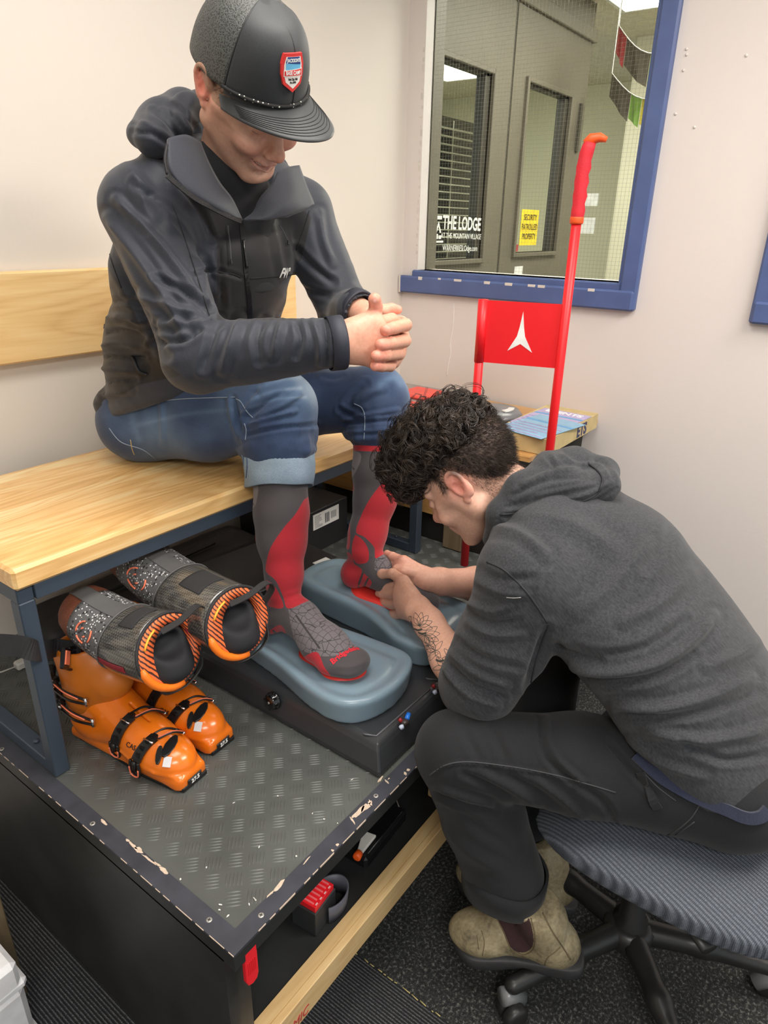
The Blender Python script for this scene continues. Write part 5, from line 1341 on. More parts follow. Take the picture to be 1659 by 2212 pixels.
palmL = [([Y_(768, 668, .87), Y_(800, 690, .815)], [.027, .026])] + [([Y_(805, 700, .81), q], [.020, .014]) for q in (Y_(866, 698, .772), Y_(870, 730, .772), Y_(862, 760, .775), Y_(848, 782, .780))]
fL = [([Y_(866, 698, .772), Y_(876, 702, .735), Y_(852, 708, .712), Y_(833, 713, .708)], [.0128, .0118, .0106, .0100]),
      ([Y_(870, 730, .772), Y_(874, 736, .732), Y_(845, 741, .708), Y_(823, 745, .705)], [.0128, .0120, .0108, .0102]),
      ([Y_(862, 760, .775), Y_(862, 764, .735), Y_(834, 767, .710), Y_(813, 769, .708)], [.0125, .0115, .0104, .0098]),
      ([Y_(848, 782, .780), Y_(843, 791, .742), Y_(824, 792, .718), Y_(810, 791, .714)], [.011, .0102, .0092, .0088]),
      ([Y_(805, 688, .80), Y_(828, 672, .775), Y_(846, 667, .765), Y_(860, 669, .758)], [.015, .0125, .0102, .0082])]
hL = hand(fL, .003, HS, palmL)
def tint(h_, tips, red):
    V, F, Cc = h_
    for p, r in red: Cc = mixc(Cc, .5 * np.exp(-(((V - p) ** 2).sum(1)) / r ** 2), (224, 128, 112))
    for p, r in tips: Cc = nail(V, Cc, p, None, r)
    return V, F, Cc
hL = tint(hL, [(Y_(829, 711, .697), .011), (Y_(820, 742, .695), .011), (Y_(810, 766, .697), .0105), (Y_(809, 789, .705), .009)], [(f[0][-1], .022) for f in fL])
hR = tint(hR, [(Y_(810, 652, .724), .011)], [(fR[4][0][-1], .02), (Y_(812, 670, .74), .016)])
# legs and trunk under the clothes, one surface from pelvis to neck
T0 = dict(pel=(1.05, 1.40, 1.06), ch=(1.03, 1.24, 1.38), nk=(1.03, 1.16, 1.53), sR=(.83, 1.18, 1.53), sL=(1.235, 1.14, 1.53), eR=(.802, 1.005, 1.268), eL=(1.225, 1.0, 1.30))
S = SDF((.6, .6, .6), (1.5, 1.6, 1.7), .009)
S.cone(T0['pel'], T0['ch'], .11, .12, .04).cone(T0['ch'], T0['nk'], .11, .06, .04).chain([T0['sR'], T0['eR'], Y_(712, 744, .79)], [.034, .030, .026], .015).chain([T0['sL'], T0['eL'], Y_(775, 675, .86)], [.034, .030, .026], .015)
S.cone(T0['sR'], T0['sL'], .032, .032, .02).cone((1.03, 1.16, 1.53), (.985, 1.065, 1.655), .05, .045, .02)
S.chain([(.96, 1.41, 1.06), (1.05, 1.07, 1.10), (.96, .985, .75)], [.07, .045, .03], .03).chain([(1.14, 1.39, 1.06), (1.33, 1.01, 1.09), (1.235, .945, .75)], [.07, .045, .03], .03)
V, F = S.mesh(); V = smoothmesh(V, F, 2)
bv, bf, bc = merge([(V, F, np.tile(L3((222, 172, 146)), (len(V), 1))), (hv, hf, hc), hR, hL])
me = npmesh('body', bv, bf); setcol(me, 'tone', bc); part(link('body', me, SKIN), p1)
# teeth glimpsed in the smile
b = MB(); b.tube([M1 @ Vector(p) for p in smoothline([(-.022, -.0890, -.0635), (-.012, -.0960, -.0665), (0, -.0985, -.0675), (.012, -.0960, -.0665), (.022, -.0890, -.0635)], 4)], .0036, 8); part(b.build('teeth', mat('teeth', (236, 228, 214), .3)), p1)
# cropped hair: fine short strands at temple and nape
def strands(name, pts, nrmls, n, length, rad, material, root, spread=.5, seed=1, down=None):
    r = np.random.default_rng(seed); V_ = []; F_ = []
    for i in range(n):
        j = r.integers(len(pts)); p = pts[j] + r.normal(size=3) * .0006; d = nrm(nrmls[j] * (1 - (0 if down is None else .55)) + (0 if down is None else np.array(down) * .9) + r.normal(size=3) * spread)
        u = nrm(np.cross(d, r.normal(size=3))); w = np.cross(d, u); L = length * (.6 + .8 * r.random()); o = len(V_)
        for k, q in enumerate((0, .5, 1)):
            c = p + d * L * q + (0 if down is None else 0); rr = rad * (1 - .75 * q)
            for a in range(3): V_.append(c + rr * (math.cos(a * 2.094) * u + math.sin(a * 2.094) * w))
        for k in (0, 1):
            for a in range(3): F_.append((o + k * 3 + a, o + k * 3 + (a + 1) % 3, o + k * 3 + 3 + (a + 1) % 3, o + k * 3 + 3 + a))
    return part(link(name, npmesh(name, V_, F_), material), root)
HN = vnormals(hv, hf); sel = np.where((hl1(hloc) > .4) & (np.abs(hloc[:, 0]) < .0775) & (hloc[:, 2] < .07))[0]
strands('hair', hv[sel], HN[sel], 5200, .0055, .00026, mat('short_brown_hair', (120, 98, 76), .8), p1, .22, 2, down=M1.to_3x3() @ Vector((0, .5, -.8)))

# ---- cap
MC_ = M1 @ Matrix.Rotation(.12, 4, 'Z') @ Matrix.Rotation(.0, 4, 'X')
cap = bpy.data.objects.new('cap', None); C.objects.link(cap); cap.parent = p1; cap.matrix_parent_inverse = Matrix.Identity(4)
cap.location = Vector((M1[0][3], M1[1][3], M1[2][3])) - p1.location
cap.name = 'cap'
CAPF = cloth('cap_front_fabric', (40, 43, 46), (52, 55, 57), .5, .15, 900, bumpst=.12); CAPB = bpy.data.materials.new('cap_mesh'); t = NT(CAPB)
v = t.coord(rot=(.2, .1, 0)); ck = t.new('ShaderNodeTexVoronoi'); ck.inputs['Scale'].default_value = 420; t.link(v, ck.inputs['Vector'])
t.color(t.ramp(ck.outputs['Distance'], [(.25, lin((22, 24, 26))), (.5, lin((82, 84, 82)))])); t.set(Roughness=.55); t.bump(ck.outputs['Distance'], .6, .001)
def capsurf(az, el, g=0.0):
    """az 0 = front (-y), positive to his left; el 0 = rim, 1 = crown"""
    fr = max(0, math.cos(az)); a = el * PI / 2
    hgt = .110 + .014 * fr * math.sin(el * PI) ** 2
    rx = .0855 + g; ry = (.104 if math.cos(az) > 0 else .106) + g; pw = .80 + .0 * fr
    rad = math.cos(a) ** (.76 - .10 * fr); z = hgt * math.sin(a)
    z0 = .028 + .020 * math.cos(az) * (1 - math.sin(a))
    return (rx * rad * math.sin(az), -ry * rad * math.cos(az) + .012 + .012 * el, z0 + z + g * .5)
def cap_part(nm, mt, az0, az1, n=48, k=22, g=0.0, e0=0.0, e1=1.0, par=None):
    vs = [capsurf(az0 + (az1 - az0) * i / n, e0 + (e1 - e0) * j / k, g) for j in range(k + 1) for i in range(n + 1)]
    fs = [(j * (n + 1) + i, j * (n + 1) + i + 1, (j + 1) * (n + 1) + i + 1, (j + 1) * (n + 1) + i) for j in range(k) for i in range(n)]
    b = MB(); b.add([MC_ @ Vector(p) for p in vs], fs, True); o = part(b.build(nm, mt), par or cap); s = o.modifiers.new('t', 'SOLIDIFY'); s.thickness = .002; s.offset = 1; return o
cap_part('front_panel', CAPF, -1.22, 1.22, g=.0012, e0=-.05); cap_part('mesh_panel', CAPB, 1.2, 2 * PI - 1.2)
SEAM = mat('cap_seam', (30, 32, 34), .5)
for az in (-1.22, 1.22, 0.0):
    b = MB(); b.tube([MC_ @ Vector(capsurf(az, e, .0032)) for e in np.linspace(.0, .98, 20)], .0011, 6); part(b.build('seam', SEAM), cap)
b = MB(); b.lathe([(.0075, 0), (.0075, .003), (.003, .005)], MC_ @ Vector((0, .024, .1375)), n=14); part(b.build('button', SEAM), cap)
BRM = cloth('brim_fabric', (44, 47, 49), (55, 58, 59), .42, .2, 900, bumpst=.08)
def brim(u, w_, off=0.0):   # u across -1..1, w_ 0..1 outwards
    az = u * 1.28; x, y, z = capsurf(az, 0.0, .002); L_ = .086 * math.cos(u * PI / 2 * .97) ** .55
    return (x * (1 + .06 * w_), y - L_ * w_, z - .001 - .036 * (abs(u) ** 1.8) * (.35 + .65 * w_) + .012 * w_ + off)
vs = []; nu, nw = 48, 14
for off in (0, -.003):
    vs += [MC_ @ Vector(brim(-1 + 2 * i / nu, j / nw, off)) for j in range(nw + 1) for i in range(nu + 1)]
q = (nu + 1) * (nw + 1); fs = []
for j in range(nw):
    for i in range(nu):
        a = j * (nu + 1) + i; fs += [(a, a + 1, a + nu + 2, a + nu + 1), (q + a, q + a + nu + 1, q + a + nu + 2, q + a + 1)]
for i in range(nu): a = nw * (nu + 1) + i; fs += [(a, a + 1, q + a + 1, q + a)]
for j in range(nw):
    a = j * (nu + 1); fs += [(a, a + nu + 1, q + a + nu + 1, q + a)]; a += nu; fs += [(a + nu + 1, a, q + a, q + a + nu + 1)]
b = MB(); b.add(vs, fs, True); bro = part(b.build('brim', BRM), cap)
for j in range(7):
    b = MB(); b.tube([MC_ @ Vector(brim(u, .34 + .085 * j, .0005)) for u in np.linspace(-.86, .86, 30)], .00055, 5); part(b.build('stitching', SEAM), bro)
m = bpy.data.materials.new('flecked_rope'); t = NT(m); v = t.coord(); vo = t.new('ShaderNodeTexVoronoi'); vo.inputs['Scale'].default_value = 170; t.link(v, vo.inputs['Vector'])
t.color(t.ramp(vo.outputs['Distance'], [(.18, lin((225, 225, 215))), (.24, lin((26, 26, 26)))])); t.set(Roughness=.7); ROPE = m
b = MB(); b.tube([MC_ @ Vector(tuple(np.array(capsurf(az, .02, .0055)) + (0, -.001, -.001))) for az in np.linspace(-1.27, 1.27, 40)], .0033, 8); part(b.build('rope', ROPE), cap)
# woven badge on the front panel
def capfr(az, el, g=.0046):
    p = Vector(capsurf(az, el, g)); dx = Vector(capsurf(az + .03, el, g)) - Vector(capsurf(az - .03, el, g)); dy = Vector(capsurf(az, el + .03, g)) - Vector(capsurf(az, el - .03, g)); return MC_ @ frame(p, dx, dy)
BF = capfr(-.10, .345) @ Matrix.Scale(.77, 4)
def bend(b_or_me, F_, curv=5.5):
    return F_
sh = [(-.021, .031), (.021, .031), (.022, .018), (.026, .014), (.026, -.004), (.022, -.009), (.022, -.021), (0, -.036), (-.022, -.021), (-.022, -.009), (-.026, -.004), (-.026, .014), (-.022, .018)]
def badge_layer(nm, poly, z0, z1, mt, par):
    b = MB(); P = []
    # dense strip mesh so it can follow the round panel
    pts = np.array(poly); x0, x1 = pts[:, 0].min(), pts[:, 0].max(); n = 10; vs = []; fs = []
    def yr(x):
        ys = []
        for i in range(len(poly)):
            a, c = poly[i], poly[(i + 1) % len(poly)]
            if (a[0] - x) * (c[0] - x) <= 0 and a[0] != c[0]: ys.append(a[1] + (c[1] - a[1]) * (x - a[0]) / (c[0] - a[0]))
            elif abs(a[0] - x) < 1e-9: ys.append(a[1])
        return min(ys), max(ys)
    for i in range(n + 1):
        x = x0 + (x1 - x0) * min(max(i / n, .001), .999); a, c = yr(x)
        for z in (z0, z1):
            vs += [(x, a, z - 5.2 * x * x), (x, c, z - 5.2 * x * x)]
    for i in range(n):
        k = i * 4; fs += [(k + 2, k + 3, k + 7, k + 6), (k, k + 4, k + 5, k + 1), (k, k + 2, k + 6, k + 4), (k + 1, k + 5, k + 7, k + 3)]
    fs += [(0, 1, 3, 2), (n * 4, n * 4 + 2, n * 4 + 3, n * 4 + 1)]
    b.add([BF @ Vector(p) for p in vs], fs); o = b.build(nm, mt); return part(o, par)
bad = badge_layer('badge', [(x * 1.06, y * 1.05) for x, y in sh], -.004, .0022, mat('badge_red', (214, 52, 48), .6), cap)
ins = [(x * .84, y * .86) for x, y in sh]
badge_layer('badge_field', ins, 0, .0026, mat('badge_cream', (226, 220, 212), .6), bad)
badge_layer('badge_sky', [(-.018, .016), (.018, .013), (.018, .004), (-.018, .001)], 0, .0030, mat('badge_sky', (104, 184, 224), .6), bad)
badge_layer('badge_top', [(-.0178, .0265), (.0178, .0265), (.018, .0125), (-.018, .0155)], 0, .0031, mat('badge_navy', (34, 66, 128), .6), bad)
badge_layer('badge_band', [(-.0225, .003), (.0225, .006), (.0225, -.0085), (-.0225, -.0085)], 0, .0032, mat('badge_cream', (226, 220, 212), .6), bad)
badge_layer('badge_red_band', [(-.021, .0015), (.021, .0045), (.021, -.007), (-.021, -.007)], 0, .0035, mat('badge_red', (214, 52, 48), .6), bad)
def btext(s_, sz, y, z, mt, sx=1.0):
    me = text_mesh(s_, sz, .0002, .00025, sx=sx)
    for vv in me.vertices: vv.co.y += y; vv.co.z += z - 5.2 * vv.co.x ** 2
    me.transform(BF); part(link('badge_lettering', me, mt), bad)
btext("JACKSON'S", .0088, .0200, .0034, WT, .72); btext('BASE CAMP', .0098, -.0022, .0038, WT, .72); btext('Park City, Utah', .0062, -.0135, .0029, BLK, .6); btext('Elev. 6,900 ft', .0048, -.0195, .0029, BLK, .6)

# ---- t-shirt and jacket
TSH = cloth('black_tshirt', (34, 35, 38), (46, 47, 50)); 
S = SDF((.84, .95, 1.36), (1.2, 1.28, 1.64), .005)
S.cone((1.035, 1.17, 1.54), (1.00, 1.10, 1.605), .073, .068, .02).cone((1.03, 1.18, 1.40), (1.035, 1.16, 1.52), .12, .095, .03)
V, F = S.mesh(); V = smoothmesh(V, F, 5); part(surf('t_shirt', V, F, TSH, None), p1)
def cmapJ(t, c):
    return c
JK = cloth('navy_softshell', (36, 39, 48), (49, 53, 64), .55, .15, 700, bumpst=.12)
JK2 = cloth('black_side_fleece', (36, 35, 36), (48, 47, 48), .8, .3, 500)
def sleeve(S, a, b_, c, r0, r1, r2, k=.03):
    S.cone(a, b_, r0, r1, k, bulge=-.03).cone(b_, c, r1, r2, k, bulge=.05)
S = SDF((.66, .70, .96), (1.42, 1.62, 1.70), .0042)
fw = nrm((-.05, -.93, .25))
S.chain([(1.045, 1.405, 1.06), (1.035, 1.35, 1.20), (1.03, 1.25, 1.38), (1.03, 1.195, 1.49)], [.185, .172, .188, .155], .05, flat=((0, .95, -.25), .70))
S.chain([(.845, 1.185, 1.525), (.94, 1.185, 1.565), (1.03, 1.18, 1.575), (1.13, 1.165, 1.565), (1.235, 1.145, 1.525)], [.062, .060, .062, .060, .060], .05)
S.ell((1.02, 1.13, 1.42), (.14, .07, .09), k=.05)
S.chain([(.90, 1.47, 1.09), (1.04, 1.53, 1.08), (1.19, 1.44, 1.10)], [.035, .04, .035], .03)
S.plane((1.05, 1.4, 1.078), (0, -.4, -1), .01)
wR = Y_(718, 742, .79); wL = Y_(772, 672, .865)
sleeve(S, (.845, 1.18, 1.515), (.808, 1.01, 1.272), wR, .074, .060, .044)
sleeve(S, (1.235, 1.145, 1.515), (1.225, 1.005, 1.305), wL, .070, .056, .042)
S.cone((1.035, 1.13, 1.60), (.99, 1.05, 1.70), .075, .09, .01, op='s').cone((1.00, 1.07, 1.56), (1.01, 1.03, 1.50), .055, .022, .012, op='s')
S.cone(wR, Y_(748, 740, .765), .034, .036, .004, op='s').cone(wL, Y_(800, 690, .82), .034, .036, .004, op='s')
V, F = S.mesh(); V = smoothmesh(V, F, 2)
V = V + vnormals(V, F) * (.0022 * fbm(V * np.array([1, 1, 1.6]), 34, 11, 3) * np.clip((1.5 - V[:, 2]) / .15, 0.2, 1))[:, None]
FJ = [ # folds read off the photograph
 ([(232, 470), (300, 560), (360, 650), (395, 720)], 9, .006), ([(250, 430), (330, 510), (400, 600), (440, 660)], 8, .005), ([(290, 400), (370, 460), (430, 540), (470, 620)], 7, -.004), ([(240, 540), (290, 640), (330, 720), (360, 770)], 9, -.005),
 ([(330, 430), (390, 480), (430, 540)], 6, .004), ([(300, 640), (360, 660), (430, 680)], 8, .005), ([(340, 600), (400, 630), (455, 672)], 6, -.006), ([(350, 700), (410, 700), (470, 690)], 7, .006),
 ([(330, 740), (390, 735), (430, 715)], 6, -.005), ([(470, 700), (455, 740), (440, 795)], 8, -.005), ([(520, 690), (500, 740), (480, 800)], 9, .006), ([(570, 690), (555, 730), (560, 780)], 8, -.005), ([(610, 692), (600, 730), (590, 770)], 7, .005),
 ([(640, 690), (650, 730), (640, 770)], 6, -.005), ([(675, 690), (690, 740), (690, 785)], 6, .004), ([(700, 688), (706, 735), (708, 788)], 4, -.004),
 ([(205, 790), (250, 800), (300, 798)], 9, .007), ([(210, 750), (260, 742), (310, 752)], 8, .006), ([(215, 720), (260, 715), (310, 728)], 6, -.006), ([(222, 690), (270, 684), (320, 700)], 7, .006), ([(208, 770), (260, 772), (310, 775)], 5, -.006), ([(225, 655), (270, 650), (300, 662)], 6, -.004), ([(210, 830), (250, 826), (290, 822)], 6, -.006), ([(215, 855), (245, 850), (280, 845)], 6, .005),
 ([(690, 460), (700, 520), (720, 570)], 7, .004), ([(640, 540), (680, 580), (720, 610)], 7, -.005), ([(640, 620), (680, 632), (710, 640)], 6, -.003),
 ([(430, 560), (440, 620), (450, 670)], 8, .004), ([(470, 520), (478, 600), (480, 660)], 6, -.003), ([(590, 480), (600, 540), (610, 590)], 7, .003), ([(420, 590), (470, 585), (520, 600)], 4, -.003),
 ([(300, 330), (350, 370), (400, 430)], 12, .004), ([(265, 340), (300, 400), (320, 470)], 14, .004), ([(380, 400), (430, 450), (460, 520)], 6, -.004)]
V = folds(V, F, [(l, w, h * 1.7) for l, w, h in FJ])
# colour zones: blue-grey cloth, blended to near-black over the chest and near side
P = prj(V); zone = polysd(P, [(400, 420), (470, 520), (470, 620), (470, 690), (640, 690), (600, 620), (650, 560), (672, 470), (640, 440), (540, 470), (430, 400)])
side = polysd(P, [(222, 560), (262, 620), (300, 700), (330, 770), (390, 810), (300, 830), (190, 900), (190, 700), (212, 600)])
Lside = (P[:, 0] > 640) * 1.0
me = npmesh('jacket', V, F); fcg = facing(V, vnormals(V, F)) > -.1
setattrf(me, 'dark', np.where(fcg, np.minimum(zone, side), 50) / 8.0)
me2 = JK; t = NT(JK); 
def dress(mname, base_mat_color, dark_color): pass
jt = JK.node_tree; nt = NT.__new__(NT); nt.t = jt; nt.n = jt.nodes; nt.l = jt.links; nt.b = jt.nodes['Principled BSDF']
src = nt.b.inputs['Base Color'].links[0].from_socket; fac = nt.math('MULTIPLY', nt.ramp(nt.attr('dark').outputs['Fac'], [(0.0, (1, 1, 1, 1)), (.25, (0, 0, 0, 1))]), 1.0)
nt.color(nt.mix(fac, src, lin((27, 26, 29))))
jko = part(link('jacket', me, JK), p1); JSF = Surf(V, F)
def trim(nm, sf, pts, r, mt, par, off=.001, n=6, flat=None, sub=6):
    L, ns = sf.line(pts, off, sub)
    if len(L) < 2: return None
    b = MB()
    if flat: b.ribbon(L, flat, r, [np.cross(ns[i], nrm(L[min(i + 1, len(L) - 1)] - L[max(i - 1, 0)])) for i in range(len(L))])
    else: b.tube(L, r, n)
    return part(b.build(nm, mt), par)
ZIP = mat('zip_black', (22, 22, 24), .4, bump=(900, .8, .001)); DK2 = mat('dark_seam', (26, 26, 30), .7)
zp = trim('zip', JSF, [(520, 478), (527, 540), (532, 600), (538, 650), (540, 700), (545, 712)], .0018, ZIP, jko, .0012, flat=.010)
for pts in ([(262, 622), (240, 560), (228, 500)], [(222, 560), (228, 600), (220, 660), (226, 700), (212, 760)], [(455, 690), (430, 610), (400, 520), (372, 440)], [(640, 540), (655, 500), (668, 455)], [(440, 585), (500, 592), (520, 600)], [(540, 602), (590, 598), (640, 592)], [(716, 686), (720, 740), (722, 792)]):
    trim('seam', JSF, pts, .0012, DK2, jko, .0004)
trim('zip_pull', JSF, [(524, 520), (527, 545), (531, 578)], .003, mat('gloss_black_knob', (16, 16, 17), .2), zp, .004)
trim('pocket_zip', JSF, [(288, 772), (300, 800), (318, 808)], .004, ZIP, jko, .003)
for pts in ([(490, 490), (494, 530), (496, 562)], [(598, 488), (608, 505), (617, 522)]): 
    c_ = trim('drawcord', JSF, pts, .0011, mat('cord_grey', (84, 84, 88), .6), jko, .006)
    trim('cord_stop', JSF, [pts[-1], (pts[-1][0] + 1, pts[-1][1] + 8)], .0026, mat('cord_tip', (50, 50, 52), .3), c_, .006)
# printed chest mark
def on_surf_text(sf, s_, sz, px, py, dx, dy, mt, par, name, bold=0.0, shear=0.0, sx=1.0, off=.0012, extr=.0003):
    p, n_ = sf.hit(px, py, 0); q, _ = sf.hit(px + dx, py + dy, 0); me = text_mesh(s_, sz, extr, bold, sx=sx, shear=shear); x = nrm(q - p); y = np.cross(n_, x)
    Fm = frame(p, x, y)
    for vv in me.vertices:
        w_ = Fm @ Vector((vv.co.x, vv.co.y, 0)); o_ = off + (extr if vv.co.z > 0 else 0); h_ = sf.b.ray_cast(w_ + Vector(n_) * .03, -Vector(n_), .06); vv.co = (h_[0] + Vector(n_) * o_) if h_[0] is not None else w_ + Vector(n_) * o_
    return part(link(name, me, mt), par)
on_surf_text(JSF, 'FW\u00b0', .029, 617, 591, 8, -.5, WT, jko, 'chest_lettering', bold=.0006, shear=.0, sx=.95, off=.0022)
# cuffs
def cuff(wc, wd, r, nm, par, mt):
    d = nrm(np.array(wd) - np.array(wc)); b = MB(); u = nrm(np.cross(d, (0, 0, 1))); w = np.cross(u, d); vs = []; n = 28
    prof = [(-.02, r + .001), (.004, r + .0015), (.0075, r), (.0065, r - .003), (-.006, r - .005)]
    for (s_, rr) in prof:
        for k in range(n): a = 2 * PI * k / n; vs.append(np.array(wc) + d * s_ + (u * math.cos(a) * .88 + w * math.sin(a)) * rr * (1 + .015 * math.sin(5 * a)))
    fs = [(i * n + k, i * n + (k + 1) % n, (i + 1) * n + (k + 1) % n, (i + 1) * n + k) for i in range(len(prof) - 1) for k in range(n)]
    b.add(vs, fs, True); o = part(b.build(nm, mt), par); s = o.modifiers.new('t', 'SOLIDIFY'); s.thickness = .0015; return o
cuff(Y_(733, 741, .778), Y_(760, 738, .765), .0455, 'sleeve_cuff', jko, mat('cuff_navy', (44, 47, 58), .6)); cuff(Y_(776, 676, .855), Y_(800, 690, .815), .043, 'sleeve_cuff', jko, mat('cuff_navy', (44, 47, 58), .6))
# hood and open collar flaps
HD = cloth('hood_softshell', (35, 38, 47), (48, 52, 62), .6, .15, 600, bumpst=.12)
S = SDF((.80, .98, 1.44), (1.22, 1.32, 1.76), .004)
S.chain([Y_(330, 300, 1.15), Y_(352, 268, 1.20), Y_(395, 245, 1.235), (1.03, 1.255, 1.635), (1.12, 1.215, 1.625), (1.165, 1.15, 1.60)], [.032, .040, .040, .042, .036, .030], .02)
S.chain([Y_(300, 290, 1.19), Y_(345, 250, 1.25), (1.0, 1.29, 1.63)], [.022, .024, .03], .02)
S.chain([Y_(400, 270, 1.13), Y_(405, 235, 1.155), Y_(430, 218, 1.17)], [.022, .026, .02], .012, flat=None)
S.chain([Y_(318, 262, 1.21), Y_(345, 243, 1.22)], [.014, .012], .008)
S.cone((1.02, 1.125, 1.56), (.96, 1.02, 1.73), .066, .092, .006, op='s')
V, F = S.mesh(); V = smoothmesh(V, F, 2)
V = folds(V, F, [([(300, 262), (335, 275), (370, 300)], 5, .004), ([(330, 240), (360, 262), (390, 300)], 5, -.005), ([(350, 235), (385, 250), (410, 285)], 5, .004), ([(290, 285), (330, 290), (360, 310)], 5, -.005), ([(375, 225), (400, 245), (425, 280)], 4, -.004)])
hd1 = part(surf('hood', V, F, HD, None), p1)
def sheet_px(nm, grid, th, mt, par, sub=5):
    """cloth panel through a grid of (px, py, y) points; rows smooth in both directions"""
    G = np.array([[A(a, b_, 'y', c) for a, b_, c in row] for row in grid])
    G = np.array([smoothline(r, sub) for r in G]); G = np.array([smoothline(G[:, i], sub) for i in range(G.shape[1])]); nu, nv = G.shape[:2]
    vs = [p for r in G for p in r]; fs = [(i * nv + j, i * nv + j + 1, (i + 1) * nv + j + 1, (i + 1) * nv + j) for i in range(nu - 1) for j in range(nv - 1)]
    b = MB(); b.add(vs, fs, True); o = b.build(nm, mt); s = o.modifiers.new('t', 'SOLIDIFY'); s.thickness = th; s.offset = 0; return part(o, par), G
fl, G1 = sheet_px('collar_flap', [[(362, 300, 1.03), (400, 292, 1.04), (432, 308, 1.065)], [(361, 340, 1.012), (415, 350, 1.02), (450, 352, 1.05)], [(372, 380, 1.005), (430, 402, 1.005), (474, 396, 1.035)], [(420, 424, 1.002), (475, 448, 1.0), (500, 430, 1.025)], [(470, 452, 1.01), (505, 470, 1.008), (522, 476, 1.02)]], .005, HD, p1)
fl2, G2 = sheet_px('collar_flap', [[(600, 372, 1.045), (622, 362, 1.055), (645, 358, 1.075)], [(585, 400, 1.035), (630, 408, 1.02), (662, 404, 1.05)], [(560, 430, 1.025), (620, 442, 1.0), (676, 438, 1.03)], [(545, 460, 1.02), (600, 466, 1.0), (672, 446, 1.02)], [(525, 476, 1.018), (560, 474, 1.008), (620, 470, 1.008)]], .005, HD, p1)
b = MB(); L = [A(x, y, 'y', c) for x, y, c in ((360, 378, .998), (385, 400, .995), (420, 428, .994), (460, 450, 1.0), (500, 470, 1.003), (520, 478, 1.012))]; b.ribbon(smoothline(L, 5), .008, .004, (0, 0, 1)); part(b.build('collar_zip', ZIP), fl)
b = MB(); L = [A(x, y, 'y', c) for x, y, c in ((361, 312, 1.014), (356, 345, 1.004), (361, 376, .998))]; b.tube(smoothline(L, 5), .0022, 6); part(b.build('flap_piping', DK2), fl)
# ---- jeans
m = bpy.data.materials.new('denim'); t = NT(m); v = t.coord(); fd = t.attr('fade').outputs['Fac']; n1 = t.noise(v, 700, 2); n2 = t.noise(v, 14, 4)
wv = t.new('ShaderNodeTexWave', wave_type='BANDS', bands_direction='DIAGONAL'); wv.inputs['Scale'].default_value = 500; t.link(v, wv.inputs['Vector'])
f = t.math('ADD', t.math('MULTIPLY', fd, .75), t.math('ADD', t.math('MULTIPLY', n2, .30), t.math('MULTIPLY', n1, .16)))
t.color(t.ramp(f, [(.10, lin((26, 36, 58))), (.34, lin((42, 60, 92))), (.62, lin((84, 108, 138))), (1.0, lin((160, 178, 192)))])); t.set(Roughness=.85, Sheen_Weight=.15); t.bump(n1, .3, .001); DEN = m
m = bpy.data.materials.new('denim_inside'); t = NT(m); v = t.coord(); n1 = t.noise(v, 700, 2); n2 = t.noise(v, 10, 3)
t.color(t.ramp(t.math('ADD', t.math('MULTIPLY', n1, .5), t.math('MULTIPLY', n2, .5)), [(.35, lin((112, 132, 152))), (.65, lin((158, 176, 190)))])); t.set(Roughness=.85); t.bump(n1, .3, .001); DEN2 = m
S = SDF((.78, .86, .94), (1.46, 1.60, 1.26), .0045)
S.cone((.955, 1.43, 1.05), (1.15, 1.40, 1.05), .096, .094, .04).ell((1.045, 1.45, 1.04), (.17, .10, .085), k=.03)
S.chain([(.955, 1.42, 1.055), (1.005, 1.24, 1.075), (1.058, 1.065, 1.118)], [.098, .094, .084], .03)
S.chain([(1.058, 1.065, 1.118), (1.030, 1.043, 1.045)], [.084, .080], .02)
S.chain([(1.15, 1.39, 1.055), (1.24, 1.19, 1.08), (1.335, 1.0, 1.100)], [.094, .088, .078], .03)
S.chain([(1.335, 1.0, 1.100), (1.315, .985, 1.035)], [.078, .074], .02)
def rings(c, d, r, ts, rr, sq=.95, ph=0):
    d = nrm(d); u = nrm(np.cross(d, (0, 1, 0))); w = np.cross(d, u)
    for i, (tt, q) in enumerate(zip(ts, rr)):
        P = [np.array(c) + d * (tt + .005 * math.sin(2 * a + i * 1.7 + ph)) + (u * math.cos(a) + w * math.sin(a)) * (r + .002 * math.sin(3 * a + i)) for a in np.linspace(0, 2 * PI, 21)]
        S.chain(P, [q * (1 + .25 * math.sin(2.3 * k + i)) for k in range(21)], .005)
dR = nrm(np.array([.96, .975, .75]) - np.array([1.058, 1.065, 1.118])); dL = nrm(np.array([1.245, .945, .75]) - np.array([1.335, 1.0, 1.10]))
rings(np.array([1.038, 1.048, 1.05]), dR, .074, [-.030, -.012, .002, .016], [.012, .012, .012, .012])
rings(np.array([1.320, .99, 1.045]), dL, .068, [-.030, -.012, .004, .020, .034], [.011, .012, .012, .012, .011], ph=1)
S.plane((1.05, 1.2, .957), (0, 0, -1), .004)
V, F = S.mesh(); V = smoothmesh(V, F, 2)
